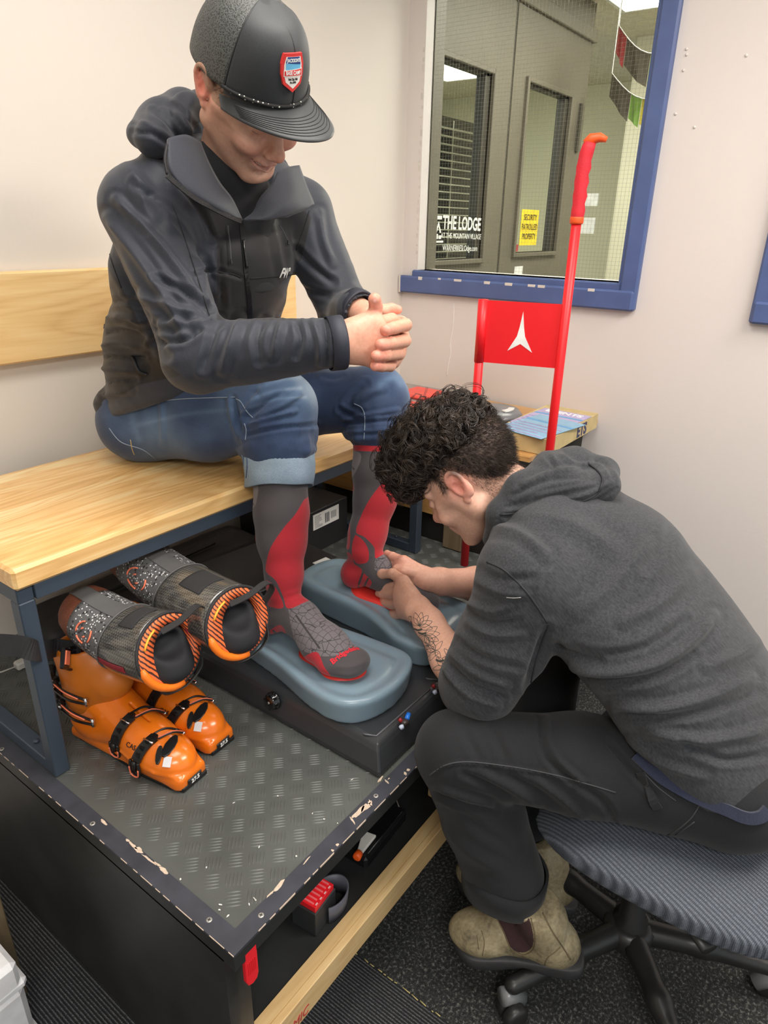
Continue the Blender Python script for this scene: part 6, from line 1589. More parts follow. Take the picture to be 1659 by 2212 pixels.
FD = [([(530, 880), (545, 850), (560, 830)], 6, -.004), ([(520, 930), (530, 890), (548, 860)], 6, .005), ([(535, 900), (575, 870), (610, 850)], 5, -.005), ([(530, 920), (590, 900), (640, 888)], 4, .005), ([(528, 940), (600, 925), (680, 918)], 4, -.005), ([(560, 900), (620, 870), (650, 850)], 5, .004),
      ([(505, 860), (512, 900), (520, 930)], 5, -.005), ([(495, 860), (500, 900), (515, 950)], 5, .004), ([(735, 885), (760, 900), (775, 905)], 5, -.005), ([(740, 905), (800, 895), (860, 885)], 4, .004), ([(745, 915), (800, 912), (870, 905)], 4, -.005), ([(745, 935), (800, 930), (868, 925)], 4, .004), ([(770, 870), (800, 850), (830, 840)], 6, .004), ([(750, 870), (765, 850), (790, 830)], 6, -.004),
      ([(345, 830), (350, 900), (352, 960)], 5, .0025), ([(700, 815), (720, 818), (740, 812)], 5, -.002)]
V = folds(V, F, [(l, w, h * 1.5) for l, w, h in FD]); V = V + vnormals(V, F) * (.0012 * fbm(V, 40, 7, 2))[:, None]
fade = .10 + .75 * blob(V, (1.10, 1.00, 1.165), (.07, .07, .06)) + .55 * blob(V, (1.40, .95, 1.13), (.06, .06, .07)) + .45 * blob(V, (1.02, 1.22, 1.17), (.045, .16, .05)) + .30 * blob(V, (.90, 1.30, 1.06), (.05, .12, .07)) + .30 * blob(V, (1.0, 1.12, 1.10), (.06, .04, .05)) + .05
P = prj(V)
for ln, w_, a_ in (([(545, 862), (590, 845), (650, 838)], 4, .25), ([(540, 880), (600, 862), (660, 858)], 3, .2), ([(560, 835), (610, 820), (650, 815)], 5, .2), ([(300, 918), (400, 895), (500, 885)], 5, .14), ([(285, 850), (285, 900), (300, 950)], 8, .15), ([(820, 830), (850, 815), (865, 830)], 8, .25)):
    fade += a_ * np.exp(-(segdist(P, smoothline(ln, 4)) / w_) ** 2)
me = npmesh('jeans', V, F); setattrf(me, 'fade', fade); jn = part(link('jeans', me, DEN), p1); NSF = Surf(V, F)
ST = mat('denim_stitch', (138, 152, 168), .8); ST2 = mat('ochre_stitch', (196, 172, 120), .8)
for pts in ([(302, 872), (380, 863), (440, 860), (508, 858)], [(236, 866), (262, 882), (296, 884)], [(236, 925), (262, 955), (310, 972), (345, 1000)], [(510, 862), (520, 868), (534, 890), (546, 902)], [(672, 838), (720, 830), (752, 830), (778, 846)], [(528, 915), (532, 930), (530, 950)], [(765, 872), (782, 882), (788, 905), (786, 950)]):
    trim('seam_stitching', NSF, pts, .0011, ST, jn, .0003)
trim('seam_stitching', NSF, [(282, 950), (285, 968), (290, 982)], .0011, ST2, jn, .0003)
p, n_ = NSF.hit(247, 862, .0005)
if p is not None: b = MB(); b.tube([p, p + n_ * .002], .0042, 12); part(b.build('rivet', mat('copper', (214, 130, 90), .3, .8)), jn)
# light turned-up cuff on the near leg
c0 = np.array([1.038, 1.048, 1.05]); u = nrm(np.cross(dR, (0, 1, 0))); w = np.cross(dR, u); vs = []; n = 56; prof = [(.020, .074), (.026, .0800), (.050, .0795), (.075, .0775), (.098, .0765), (.100, .074), (.094, .072), (.03, .070)]
for (tt, r) in prof:
    for k in range(n):
        a = 2 * PI * k / n; vs.append(c0 + dR * (tt + .006 * math.sin(a + 2.4) * (tt > .06) + .0015 * math.sin(4 * a)) + (u * math.cos(a) + w * math.sin(a)) * (r + .0018 * math.sin(5 * a + tt * 60) + .001 * math.sin(9 * a - tt * 90)))
fs = [(i * n + k, i * n + (k + 1) % n, (i + 1) * n + (k + 1) % n, (i + 1) * n + k) for i in range(len(prof) - 1) for k in range(n)]
b = MB(); b.add(vs, fs, True); cf = part(b.build('turned_cuff', DEN2), jn)
CS = Surf(vs, fs)
for pts in ([(524, 965), (526, 1000), (524, 1030)], [(531, 962), (534, 1000), (532, 1032)]): trim('cuff_seam', CS, pts, .0012, mat('denim_dark', (58, 80, 112), .8), cf, .0004)
# ---- socks
m = bpy.data.materials.new('ski_sock_knit'); t = NT(m); v = t.coord(); n1 = t.noise(v, 1200, 2)
def thr(a): return t.ramp(t.math('ADD', t.math('MULTIPLY', a, .25), .5), [(.46, (1, 1, 1, 1)), (.54, (0, 0, 0, 1))])
vo = t.new('ShaderNodeTexVoronoi', feature='DISTANCE_TO_EDGE'); vo.inputs['Scale'].default_value = 70; vo.inputs['Randomness'].default_value = .35; t.link(v, vo.inputs['Vector'])
c = t.mix(n1, lin((58, 54, 57)), lin((86, 81, 84)))
lat = t.mix(t.math('LESS_THAN', vo.outputs['Distance'], .034), lin((108, 102, 106)), lin((56, 54, 58)))
c = t.mix(thr(t.attr('lattice').outputs['Fac']), c, lat)
c = t.mix(thr(t.attr('greyp').outputs['Fac']), c, t.mix(n1, lin((104, 98, 102)), lin((128, 121, 125))))
c = t.mix(thr(t.attr('redp').outputs['Fac']), c, t.mix(n1, lin((160, 26, 38)), lin((190, 42, 54))))
c = t.mix(thr(t.attr('darkl').outputs['Fac']), c, lin((58, 54, 57)))
t.color(c); t.set(Roughness=.9, Sheen_Weight=.2); t.bump(n1, .35, .001); SOCK = m
def sock(nm_label, shin, foot, pats):
    P_ = np.array([p for p in shin[0] + foot[0]]); S = SDF(P_.min(0) - .08, P_.max(0) + .08, .0028)
    S.chain(shin[0], shin[1], .02)
    for i in range(len(foot[0]) - 1): S.cone(foot[0][i], foot[0][i + 1], foot[1][i], foot[1][i + 1], .02, flat=((0, 0, 1), foot[2][i]))
    for c_, r_ in foot[3]: S.ell(c_, r_, k=.02)
    S.plane((0, 0, foot[4]), (0, 0, -1), .006)
    V, F = S.mesh(); V = smoothmesh(V, F, 2); V = folds(V, F, pats.get('folds', [])); P = prj(V); ok = facing(V, vnormals(V, F)) > -.25
    me = npmesh('sock', V, F)
    for key in ('redp', 'greyp', 'lattice', 'darkl'):
        d = np.full(len(V), 50.0)
        for pl in pats.get(key, []): d = np.minimum(d, np.where(ok, polysd(P, smoothline(np.array(pl + [pl[0]], float), 4)[:-1] if key != 'darkl' else pl), 50)) if key != 'darkl' else np.minimum(d, segdist(P, smoothline(pl, 5)) - 2.2)
        if key == 'redp': d = np.minimum(d, pats['sole'](V) )
        setattrf(me, key, d)
    o = part(link('sock', me, SOCK), p1); return o, Surf(V, F)
sR, SR = sock('', ([(1.036, 1.044, 1.05), (.998, 1.008, .90), (.983, .995, .845), (.962, .972, .775), (.952, .965, .735)], [.064, .0585, .053, .040, .037]),
  ([(.942, .992, .678), tuple(A(652, 1340, 'z', .690)), tuple(A(700, 1391, 'z', .666)), tuple(A(748, 1424, 'z', .655))], [.036, .038, .047, .036], [.95, .85, .72], [((.930, .998, .660), (.032, .036, .030)), (tuple(A(762, 1434, 'z', .650)), (.044, .030, .020)), (tuple(A(712, 1436, 'z', .650)), (.024, .026, .018)), (tuple(A(640, 1322, 'z', .70)), (.030, .045, .035))], .628),
  dict(redp=[[(657, 1079), (690, 1070), (690, 1180), (672, 1240), (700, 1296), (669, 1297), (623, 1315), (612, 1290), (596, 1255), (577, 1238), (574, 1222), (585, 1182), (613, 1140), (637, 1112)], [(574, 1252), (590, 1262), (604, 1285), (612, 1312), (588, 1312), (560, 1296)], [(540, 1116), (546, 1125), (553, 1166), (549, 1168), (541, 1145)],
       [(650, 1423), (684, 1408), (700, 1440), (714, 1462), (690, 1470), (660, 1450)], [(583, 1362), (605, 1350), (618, 1370), (600, 1386), (588, 1390)]],
     greyp=[[(500, 1026), (553, 1038), (554, 1084), (540, 1100), (515, 1080)]], lattice=[[(623, 1315), (669, 1297), (727, 1350), (772, 1392), (750, 1402), (735, 1414), (700, 1418), (672, 1412), (645, 1400), (630, 1360)]],
     darkl=[[(520, 1058), (535, 1075), (547, 1090)], [(590, 1362), (604, 1376)], [(640, 1330), (665, 1365), (690, 1400)]], sole=lambda V: np.full(len(V), 50.), folds=[([(625, 1315), (650, 1300), (668, 1296)], 4, -.002), ([(720, 1440), (760, 1440), (800, 1425)], 5, .002), ([(615, 1285), (640, 1278), (662, 1272)], 4, .0015)]))
sL, SL = sock('', ([(1.318, .985, 1.045), (1.290, .965, .93), (1.275, .955, .865), (1.240, .950, .785), (1.222, .948, .745)], [.060, .056, .052, .045, .045]),
  ([(1.212, .962, .685), (1.216, .89, .692), (1.222, .81, .668), (1.228, .765, .656)], [.036, .036, .038, .028], [.95, .85, .72], [((1.203, .966, .672), (.030, .032, .032)), ((1.228, .76, .654), (.038, .026, .020)), ((1.222, .915, .71), (.030, .045, .035))], .636),
  dict(redp=[[(853, 1016), (880, 1000), (880, 1120), (860, 1190), (829, 1197), (811, 1206), (808, 1182), (787, 1160), (769, 1149), (779, 1117), (790, 1093), (805, 1069), (826, 1043)], [(768, 1155), (785, 1168), (796, 1189), (795, 1212), (781, 1218), (768, 1215), (760, 1195), (762, 1169)],
       [(762, 1043), (765, 1056), (759, 1076), (756, 1104), (756, 1173), (750, 1186), (740, 1150), (750, 1060)], [(735, 1188), (757, 1196), (765, 1217), (774, 1224), (782, 1234), (773, 1260), (768, 1275), (720, 1262), (725, 1210)], [(786, 1238), (803, 1258), (792, 1272), (774, 1264)], [(725, 955), (880, 966), (880, 976), (725, 971)]],
     greyp=[[(725, 970), (778, 978), (771, 1014), (751, 1040), (735, 1020)]], lattice=[[(811, 1208), (829, 1198), (847, 1226), (831, 1238), (809, 1230)]], darkl=[[(740, 985), (752, 1000), (764, 1013)], [(783, 1240), (775, 1262)], [(795, 1250), (786, 1268)]], sole=lambda V: np.full(len(V), 50.)))
on_surf_text(SR, 'Bridgedale', .0165, 745, 1410, 8, -4.2, mat('sock_red_letters', (206, 36, 52), .8), sR, 'sock_lettering', bold=.0006, sx=1.0, off=.0006)
# ================================================================== THE FITTER ON THE CHAIR
p2 = thing('person', 'curly-haired man in charcoal hoodie bending over the far sock, forearm tattooed', 'person', (1.22, .08, .48))
R2 = np.array([[-.970, .119, -.210], [-.234, -.688, .687], [-.063, .716, .695]]); u_, s_, vt = np.linalg.svd(R2); R2 = u_ @ vt
H2 = np.array([1.128, .617, 1.046])
M2 = Matrix([list(R2[i]) + [H2[i]] for i in range(3)] + [[0, 0, 0, 1]])
def hl2(V):
    line = .018 - .62 * (V[:, 1] + .02); a = np.clip((V[:, 2] - np.where(V[:, 1] < .01, .030 + (V[:, 1] < -.045) * .022, .035 - 1.5 * (V[:, 1] - .01))) / .020, 0, 1)
    sb = np.clip(1 - np.abs(V[:, 1] + .020) / .013, 0, 1) * np.clip((V[:, 2] + .012) / .02, 0, 1) * (np.abs(V[:, 0]) > .055)
    return np.clip(np.maximum(a * np.clip((V[:, 2] + .05) / .03, 0, 1), sb), 0, 1) * .97
hv, hf, hc, hloc = head_mesh(M2, [], [((1.160, .555, 1.02), (1.205, .455, .955), .058, .068)],
    dict(skin=(226, 180, 158), hair=(44, 38, 36), smile=0.0, stubble=.30, hairline=hl2, ear=(236, 132, 116), flush=(216, 136, 118), lip=(186, 112, 104)))
X_ = lambda px, py, x: A(px, py, 'x', x)
# near (left) arm, tattooed
eN = X_(1022, 1500, 1.0); wN = X_(912, 1322, 1.115)
S0 = SDF((.86, .38, .52), (1.36, .98, .82), .0025)
S0.chain([eN, eN * .6 + wN * .4, wN * .85 + eN * .15, wN], [.043, .041, .031, .028], .02)
kn = [X_(868, 1262, 1.165), X_(862, 1282, 1.155), X_(864, 1303, 1.148), X_(872, 1324, 1.140)]
for q in kn: S0.cone(wN * .75 + q * .25, q, .022, .0155, .018)
S0.chain([X_(890, 1285, 1.14), X_(872, 1256, 1.165), X_(848, 1239, 1.185), X_(826, 1240, 1.193), X_(810, 1242, 1.198)], [.018, .0145, .0118, .0112, .0098], .006)
for k0, pts in ((0, [(846, 1268, 1.185), (829, 1270, 1.192), (822, 1274, 1.196)]), (1, [(842, 1284, 1.178), (826, 1284, 1.190), (818, 1282, 1.196)]), (2, [(846, 1306, 1.172), (832, 1302, 1.186), (827, 1298, 1.194)]), (3, [(854, 1328, 1.165), (842, 1326, 1.180), (838, 1320, 1.188)])):
    S0.chain([kn[k0]] + [X_(*q) for q in pts], [.0125, .0112, .0102, .0094], .003)
V, F = S0.mesh(); V = smoothmesh(V, F, 1, .4); Cc = np.tile(L3((222, 172, 148)), (len(V), 1)); P = prj(V)
for p, r in [(X_(811, 1242, 1.19), .012), (X_(824, 1272, 1.19), .012), (X_(828, 1298, 1.185), .012), (kn[0], .016), (kn[1], .014), (kn[2], .014)]: Cc = mixc(Cc, .45 * np.exp(-((V - p) ** 2).sum(1) / r ** 2), (222, 124, 108))
Cc = nail(V, Cc, X_(812, 1240, 1.187), None, .010)
arm = [V, F, Cc]
# far (right) arm
eF = X_(1030, 1262, 1.40); wF = X_(925, 1254, 1.255)
S0 = SDF((1.10, .60, .52), (1.56, .98, .86), .0028)
S0.chain([X_(1090, 1258, 1.47), eF, wF * .8 + eF * .2, wF], [.044, .043, .031, .027], .02)
kf = [X_(872, 1212, 1.235), X_(862, 1222, 1.235), X_(858, 1236, 1.235), X_(860, 1252, 1.235)]
for q in kf: S0.cone(wF * .75 + q * .25, q, .021, .0150, .018)
for k0, pts in ((0, [(848, 1202, 1.248), (836, 1197, 1.262), (830, 1202, 1.27)]), (1, [(842, 1216, 1.25), (832, 1216, 1.262), (828, 1222, 1.268)]), (2, [(842, 1232, 1.248), (834, 1234, 1.26), (830, 1238, 1.266)]), (3, [(846, 1250, 1.245), (838, 1252, 1.255), (836, 1256, 1.26)])):
    S0.chain([kf[k0]] + [X_(*q) for q in pts], [.0122, .0112, .0102, .0094], .003)
S0.chain([X_(890, 1236, 1.23), X_(872, 1232, 1.215), X_(856, 1228, 1.21)], [.016, .0135, .010], .006)
V, F = S0.mesh(); V = smoothmesh(V, F, 1, .4); Cf = np.tile(L3((222, 170, 148)), (len(V), 1))
for q in kf: Cf = mixc(Cf, .4 * np.exp(-((V - q) ** 2).sum(1) / .016 ** 2), (224, 132, 116))
arm2 = (V, F, Cf)
sN = np.array([1.02, .43, .925]); sF = np.array([1.35, .44, .89]); kN = A(985, 1622, 'z', .585); aC = A(1087, 1903, 'z', .272); aN = A(1112, 1955, 'z', .205)
S = SDF((.8, -.1, .1), (1.65, .75, 1.1), .010)
S.cone((1.23, .10, .60), (1.20, .38, .86), .08, .07, .03).cone(sN, sF, .032, .032, .02).chain([sN, eN], [.032, .03], .01).chain([sF, X_(1090, 1258, 1.47)], [.032, .03], .01)
S.chain([(1.205, .455, .955), (1.160, .555, 1.02)], [.05, .045], .02).chain([(1.12, .09, .58), kN, aN], [.06, .045, .032], .02).chain([(1.33, .10, .58), (1.41, .50, .59), (1.21, .43, .28)], [.06, .045, .03], .02)
V, F = S.mesh(); V = smoothmesh(V, F, 2)
bv, bf, bc = merge([(V, F, np.tile(L3((226, 180, 158)), (len(V), 1))), (hv, hf, hc), tuple(arm), arm2])
me = npmesh('body', bv, bf); setcol(me, 'tone', bc)
bod = part(link('body', me, SKIN), p2)
# tattoo: line work laid on the forearm
ASF = Surf(arm[0], arm[1]); INK = mat('tattoo_ink', (74, 76, 72), .6)
def tat(pts, r=.0009): return trim('tattoo', ASF, pts, r, INK, bod, -.0005, 5, sub=5)
def petal(cx, cy, a, L, w):
    c, s = math.cos(a), math.sin(a); f = lambda u, v: (cx + u * c - v * s, cy + u * s + v * c)
    tat([f(0, 0), f(L * .4, w), f(L, 0), f(L * .4, -w), f(0, 0)]); tat([f(L * .1, 0), f(L * .8, 0)], .0005)
r_ = random.Random(9)
for i, a in enumerate(np.linspace(-2.4, .2, 6)): petal(905, 1352, a, 30, 7)
for i, a in enumerate(np.linspace(-.6, 2.4, 7)): petal(918, 1372, a, 32, 8)
for (cx, cy) in ((940, 1405), (955, 1440), (968, 1475), (925, 1395), (975, 1420)):
    for i, a in enumerate(np.linspace(r_.random() * 2, 5 + r_.random(), 5)): petal(cx, cy, a, 18 + 8 * r_.random(), 5)
for k in range(5):
    x = 930 + 9 * k; y = 1395 + 12 * k; tat([(x, y), (x + 8, y + 5), (x + 1, y + 10), (x + 9, y + 15), (x + 3, y + 20)], .0008)
for (cx, cy) in ((903, 1358), (912, 1366), (950, 1425), (1005, 1520)):
    tat([(cx - 8, cy), (cx, cy + 3), (cx + 9, cy + 1)], .0022)
b = MB(); part
tat([(985, 1510), (1000, 1522), (1020, 1530)], .0025); tat([(970, 1490), (978, 1500), (990, 1506)], .0012)

# ---- curly hair
HAIR = bpy.data.materials.new('dark_curls'); t = NT(HAIR); v = t.coord()
t.color(t.ramp(t.noise(v, 40, 3), [(.35, lin((30, 25, 23))), (.7, lin((78, 66, 57)))])); t.set(Roughness=.34, Specular_IOR_Level=.6) if False else t.set(Roughness=.36)
def loc2w(p): return np.array(M2 @ Vector(p))
S = SDF((-.11, -.15, -.08), (.11, .15, .19), .004)
S.ell((0, -.012, .090), (.076, .108, .062), k=.02).ell((0, -.078, .075), (.060, .045, .050), k=.02).ell((0, .05, .055), (.077, .066, .070), k=.02)
S.ell((0, .022, .030), (.0775, .099, .088), k=.01)
S.plane((0, 0, .034), (0, .35, -1), .01)
V, F = S.mesh(); V = smoothmesh(V, F, 3); N = vnormals(V, F); V = V + N * (.004 * fbm(V, 90, 4, 2))[:, None]
Vw = np.array([loc2w(p) for p in V]); hair_o = part(surf('hair', Vw, F, HAIR, None), p2)
N = vnormals(V, F)
def curls(n, sel, rad, seed, long=1.0):
    r = np.random.default_rng(seed); vs = []; fs = []
    idx = np.where(sel)[0]
    for i in range(n):
        j = idx[r.integers(len(idx))]; p = V[j] - N[j] * .004; n0 = N[j]
        ax = nrm(n0 * .55 + r.normal(size=3) * .55 + np.array([0, -.35, .05])); u = nrm(np.cross(ax, r.normal(size=3))); w = np.cross(ax, u)
        R_ = (.0045 + .0055 * r.random()) * long; L = (.018 + .026 * r.random()) * long; turns = 1.1 + 1.3 * r.random(); K = 16; ph = r.random() * 6; pts = []
        c_ = p - R_ * (u * math.cos(ph) + w * math.sin(ph))
        for k in range(K):
            q = k / (K - 1); a = ph + turns * 6.28 * q; pts.append(c_ + ax * L * q * (1 - .35 * q) + R_ * (1 + .25 * math.sin(q * 3)) * (u * math.cos(a) + w * math.sin(a)))
        pts = np.array(pts); strands_ = 4
        for s_ in range(strands_):
            off = r.normal(size=3) * .0016; o = len(vs)
            for k in range(K):
                t_ = pts[min(k + 1, K - 1)] - pts[max(k - 1, 0)]; t_ = nrm(t_); e1 = nrm(np.cross(t_, ax)); e2 = np.cross(t_, e1); rr = rad * (1 - .8 * (k / (K - 1)) ** 3)
                c = pts[k] + off
                for a in range(3): vs.append(c + rr * (math.cos(a * 2.094) * e1 + math.sin(a * 2.094) * e2))
            for k in range(K - 1):
                for a in range(3): fs.append((o + k * 3 + a, o + k * 3 + (a + 1) % 3, o + k * 3 + 3 + (a + 1) % 3, o + k * 3 + 3 + a))
    vw = np.array(vs) @ R2.T + H2
    return part(link('hair_curls', npmesh('hair_curls', vw, fs), HAIR), hair_o)
top = (V[:, 2] > .058 + .15 * V[:, 1]) & (V[:, 1] < .14)
curls(1700, top, .0009, 1); curls(420, top & (V[:, 1] < -.03), .0008, 2, 1.25); curls(130, top & (V[:, 2] > .10), .0006, 3, 1.7)
HN = vnormals(hv, hf); sel = np.where((hl2(hloc) > .35) & (np.abs(hloc[:, 0]) < .0775))[0]
strands('short_hair', hv[sel], HN[sel], 15000, .012, .00034, HAIR, p2, .35, 4, down=R2 @ np.array([0, .55, -.7]))
sel = np.where((hloc[:, 1] > .03) & (hloc[:, 2] < -.005) & (hloc[:, 2] > -.065) & (np.abs(hloc[:, 0]) < .07))[0]
strands('nape_hair', hv[sel], HN[sel], 1500, .007, .00022, HAIR, p2, .4, 5, down=R2 @ np.array([0, .4, -.8]))

# ---- hoodie
HOOD = cloth('charcoal_heather', (34, 36, 40), (66, 68, 72), .88, .12, 600, streak=(300, 34, (.5, .5, .3)), bumpst=.18)
S = SDF((.84, -.22, .44), (1.66, .66, 1.16), .005)
S.chain([(1.235, .075, .60), (1.23, .155, .70), (1.205, .31, .855), (1.195, .41, .91)], [.200, .198, .195, .170], .06, flat=[((0, .75, -.66), .60), ((0, .70, -.72), .56), ((0, .5, -.85), .58)])
S.chain([sN + (.02, 0, 0), (1.11, .44, .965), (1.20, .45, .975), (1.30, .45, .955), sF - (.02, 0, 0)], [.070, .062, .062, .062, .070], .06)
S.ell((1.21, .34, .915), (.15, .12, .10), k=.05)
S.plane((1.07, .09, .578), (.25, .62, -1), .008)
S.chain([sN, sN * .5 + eN * .5 + (-.006, -.01, 0), X_(1035, 1470, .985), X_(1018, 1482, .985)], [.080, .078, .072, .060], .035)
S.chain([sF, (1.45, .58, .76), X_(1060, 1258, 1.44)], [.078, .068, .058], .03)
S.cone((1.205, .465, .96), (1.145, .585, 1.05), .062, .075, .01, op='s')
S.cone(X_(1018, 1490, .99), X_(975, 1445, 1.03), .042, .044, .006, op='s')
V, F = S.mesh(); V = smoothmesh(V, F, 2)
V = V + vnormals(V, F) * (.002 * fbm(V, 22, 13, 2))[:, None]
FH = [([(1240, 1442), (1320, 1452), (1420, 1432), (1500, 1380), (1540, 1330)], 10, .008), ([(1230, 1462), (1320, 1475), (1420, 1460), (1500, 1415)], 8, -.007), ([(1330, 1522), (1420, 1530), (1530, 1505), (1620, 1465)], 10, .007), ([(1340, 1545), (1440, 1550), (1550, 1530), (1640, 1495)], 8, -.006), ([(1400, 1580), (1500, 1600), (1600, 1590), (1655, 1570)], 10, .007),
 ([(1240, 1400), (1300, 1415), (1400, 1395), (1480, 1340)], 8, -.005), ([(1350, 1340), (1430, 1300), (1490, 1240)], 12, .005), ([(1250, 1320), (1330, 1260), (1390, 1180)], 14, .004), ([(1400, 1220), (1440, 1170), (1455, 1120)], 12, -.004), ([(1470, 1600), (1560, 1640), (1650, 1630)], 8, -.006), ([(1360, 1600), (1430, 1650), (1520, 1680)], 8, .005), ([(1530, 1440), (1600, 1410), (1640, 1380)], 10, .006),
 ([(1060, 1140), (1120, 1150), (1180, 1200)], 10, .005), ([(1130, 1110), (1230, 1130), (1330, 1190)], 16, .004),
 ([(1010, 1300), (1060, 1320), (1100, 1310)], 6, .005), ([(1008, 1320), (1060, 1345), (1120, 1340)], 6, -.005), ([(1010, 1345), (1060, 1370), (1130, 1370)], 7, .005), ([(990, 1385), (1040, 1420), (1120, 1440)], 7, -.005), ([(975, 1410), (1030, 1455), (1100, 1480)], 6, .006), ([(965, 1430), (1020, 1480), (1090, 1505)], 5, -.006), ([(962, 1448), (1010, 1500), (1080, 1525)], 5, .006), ([(1180, 1360), (1160, 1420), (1140, 1480)], 9, -.008), ([(1190, 1390), (1250, 1420), (1300, 1430)], 7, -.006),
 ([(1040, 1230), (1080, 1250), (1150, 1250)], 8, -.004), ([(1030, 1255), (1080, 1280), (1140, 1285)], 7, .004)]
V = folds(V, F, [(l, w, h * 1.5) for l, w, h in FH]); me = npmesh('hoodie', V, F); ho = part(link('hoodie', me, HOOD), p2); HSF = Surf(V, F)
DS = mat('hoodie_seam', (40, 42, 46), .8)
trim('shoulder_seam', HSF, [(1052, 1214), (1090, 1232), (1130, 1270), (1160, 1310), (1182, 1345)], .0018, DS, ho, .0004)
trim('side_seam', HSF, [(1185, 1350), (1160, 1420), (1145, 1480)], .0014, DS, ho, .0004)
trim('lint_thread', HSF, [(1094, 1290), (1110, 1291), (1125, 1290)], .0006, WT, ho, .0006)
HD2 = cloth('hoodie_hood_knit', (34, 36, 40), (64, 66, 70), .88, .12, 700, streak=(300, 60, (.2, .9, .3)))
S = SDF((1.0, .26, .86), (1.42, .64, 1.18), .004)
hb = [X_(1060, 1165, 1.075), X_(1085, 1110, 1.07), X_(1130, 1060, 1.10), X_(1190, 1030, 1.17), X_(1240, 1015, 1.24), (1.315, .47, 1.01), (1.30, .54, .98)]
S.chain(hb, [.016, .026, .032, .040, .040, .034, .024], .02)
S.chain([X_(1160, 1050, 1.12), X_(1240, 1060, 1.17), X_(1300, 1050, 1.22), X_(1310, 1020, 1.28)], [.024, .030, .030, .026], .02); S.chain([X_(1180, 1000, 1.19), X_(1240, 1000, 1.25), X_(1300, 1010, 1.29)], [.022, .026, .022], .015)
S.cone((1.200, .475, .965), (1.145, .59, 1.055), .060, .074, .006, op='s')
V, F = S.mesh(); V = smoothmesh(V, F, 2)
V = folds(V, F, [([(1090, 1105), (1180, 1085), (1260, 1070), (1320, 1040)], 4, .006), ([(1095, 1118), (1180, 1100), (1270, 1088), (1330, 1055)], 4, -.005), ([(1110, 1070), (1180, 1040), (1260, 1030)], 5, -.005), ([(1130, 1045), (1190, 1020), (1250, 1010)], 5, .005), ([(1180, 985), (1195, 1005), (1190, 1030)], 5, -.005), ([(1210, 980), (1240, 1000), (1300, 1005)], 4, .005), ([(1160, 1070), (1230, 1055), (1290, 1045)], 4, .003), ([(1280, 990), (1310, 1005), (1325, 1030)], 4, -.004), ([(1072, 1130), (1075, 1150), (1068, 1170)], 4, .004)])
hd2 = part(surf('hood', V, F, HD2, None), p2); H2S = Surf(V, F)
trim('hood_seam', H2S, [(1080, 1112), (1160, 1100), (1240, 1088), (1290, 1065), (1300, 1030), (1270, 1000)], .0022, DS, hd2, .001)
b = MB()
# rolled sleeve edge near the elbow
d_ = nrm(X_(975, 1445, 1.03) - X_(1030, 1500, .99))

# ---- trousers
TR = cloth('black_canvas', (21, 22, 25), (33, 35, 38), .85, .08, 800, bumpst=.2)
S = SDF((.80, -.26, .14), (1.62, .68, .74), .0055)
S.cone((1.14, .03, .570), (1.35, .03, .570), .098, .098, .04)
S.chain([(1.13, .06, .572), (1.03, .28, .575), kN], [.100, .088, .074], .03)
S.chain([kN, kN * .5 + aC * .5 + (.01, 0, 0), aC + (.0, .0, .02)], [.074, .080, .080], .02)
S.chain([(1.36, .06, .572), (1.42, .30, .585), (1.42, .50, .595), (1.195, .425, .225)], [.100, .085, .072, .070], .03)
S.cone(aC + (0, 0, .01), aC - (0, 0, .09), .066, .074, .004, op='s')
V, F = S.mesh(); V = smoothmesh(V, F, 2)
# press the seat cushion away from the cloth
V = V + vnormals(V, F) * (.0015 * fbm(V, 30, 17, 2))[:, None]
FT = [([(925, 1680), (960, 1655), (1010, 1648), (1100, 1658), (1180, 1672), (1250, 1690)], 3, .0035), ([(945, 1700), (1000, 1720), (1060, 1735)], 6, .006), ([(940, 1715), (1000, 1740), (1070, 1755)], 5, -.006), ([(1000, 1670), (1060, 1700), (1110, 1730)], 6, -.005), ([(1040, 1668), (1100, 1700), (1160, 1740)], 7, .005), ([(1100, 1675), (1160, 1710), (1220, 1760)], 7, -.005), ([(1160, 1685), (1220, 1730), (1270, 1780)], 7, .005), ([(1000, 1570), (1020, 1610), (1035, 1640)], 8, -.003), ([(1060, 1570), (1080, 1610), (1095, 1645)], 8, -.003), ([(1165, 1555), (1170, 1610), (1190, 1650), (1240, 1690)], 5, -.006), ([(1180, 1550), (1190, 1610), (1215, 1650), (1260, 1690)], 5, .005),
 ([(960, 1790), (1010, 1840), (1080, 1880)], 12, .004), ([(1000, 1760), (1050, 1800), (1110, 1830)], 10, -.003), ([(1230, 1780), (1290, 1790), (1330, 1800)], 7, .004), ([(1260, 1700), (1310, 1740), (1330, 1800)], 7, -.005), ([(1310, 1600), (1360, 1660), (1420, 1720)], 6, -.006)]
V = folds(V, F, [(l, w, h * 1.4) for l, w, h in FT]); tr = part(surf('trousers', V, F, TR, None), p2); TSF = Surf(V, F)
TSM = mat('trouser_seam', (62, 63, 66), .8)
for pts in ([(925, 1678), (960, 1654), (1010, 1646), (1100, 1656), (1180, 1670), (1250, 1688), (1330, 1712)], [(1390, 1668), (1420, 1700), (1460, 1730)], [(1410, 1812), (1450, 1800), (1490, 1770), (1510, 1740)], [(1400, 1822), (1450, 1808), (1500, 1775)]): trim('seam', TSF, pts, .0012, TSM, tr, .0004)
b = MB(); c0 = aC + np.array([0, 0, .0]); n = 44; vs = []; prof = [(.045, .0815), (.047, .0870), (.02, .0868), (-.012, .085), (-.014, .082), (0, .080)]
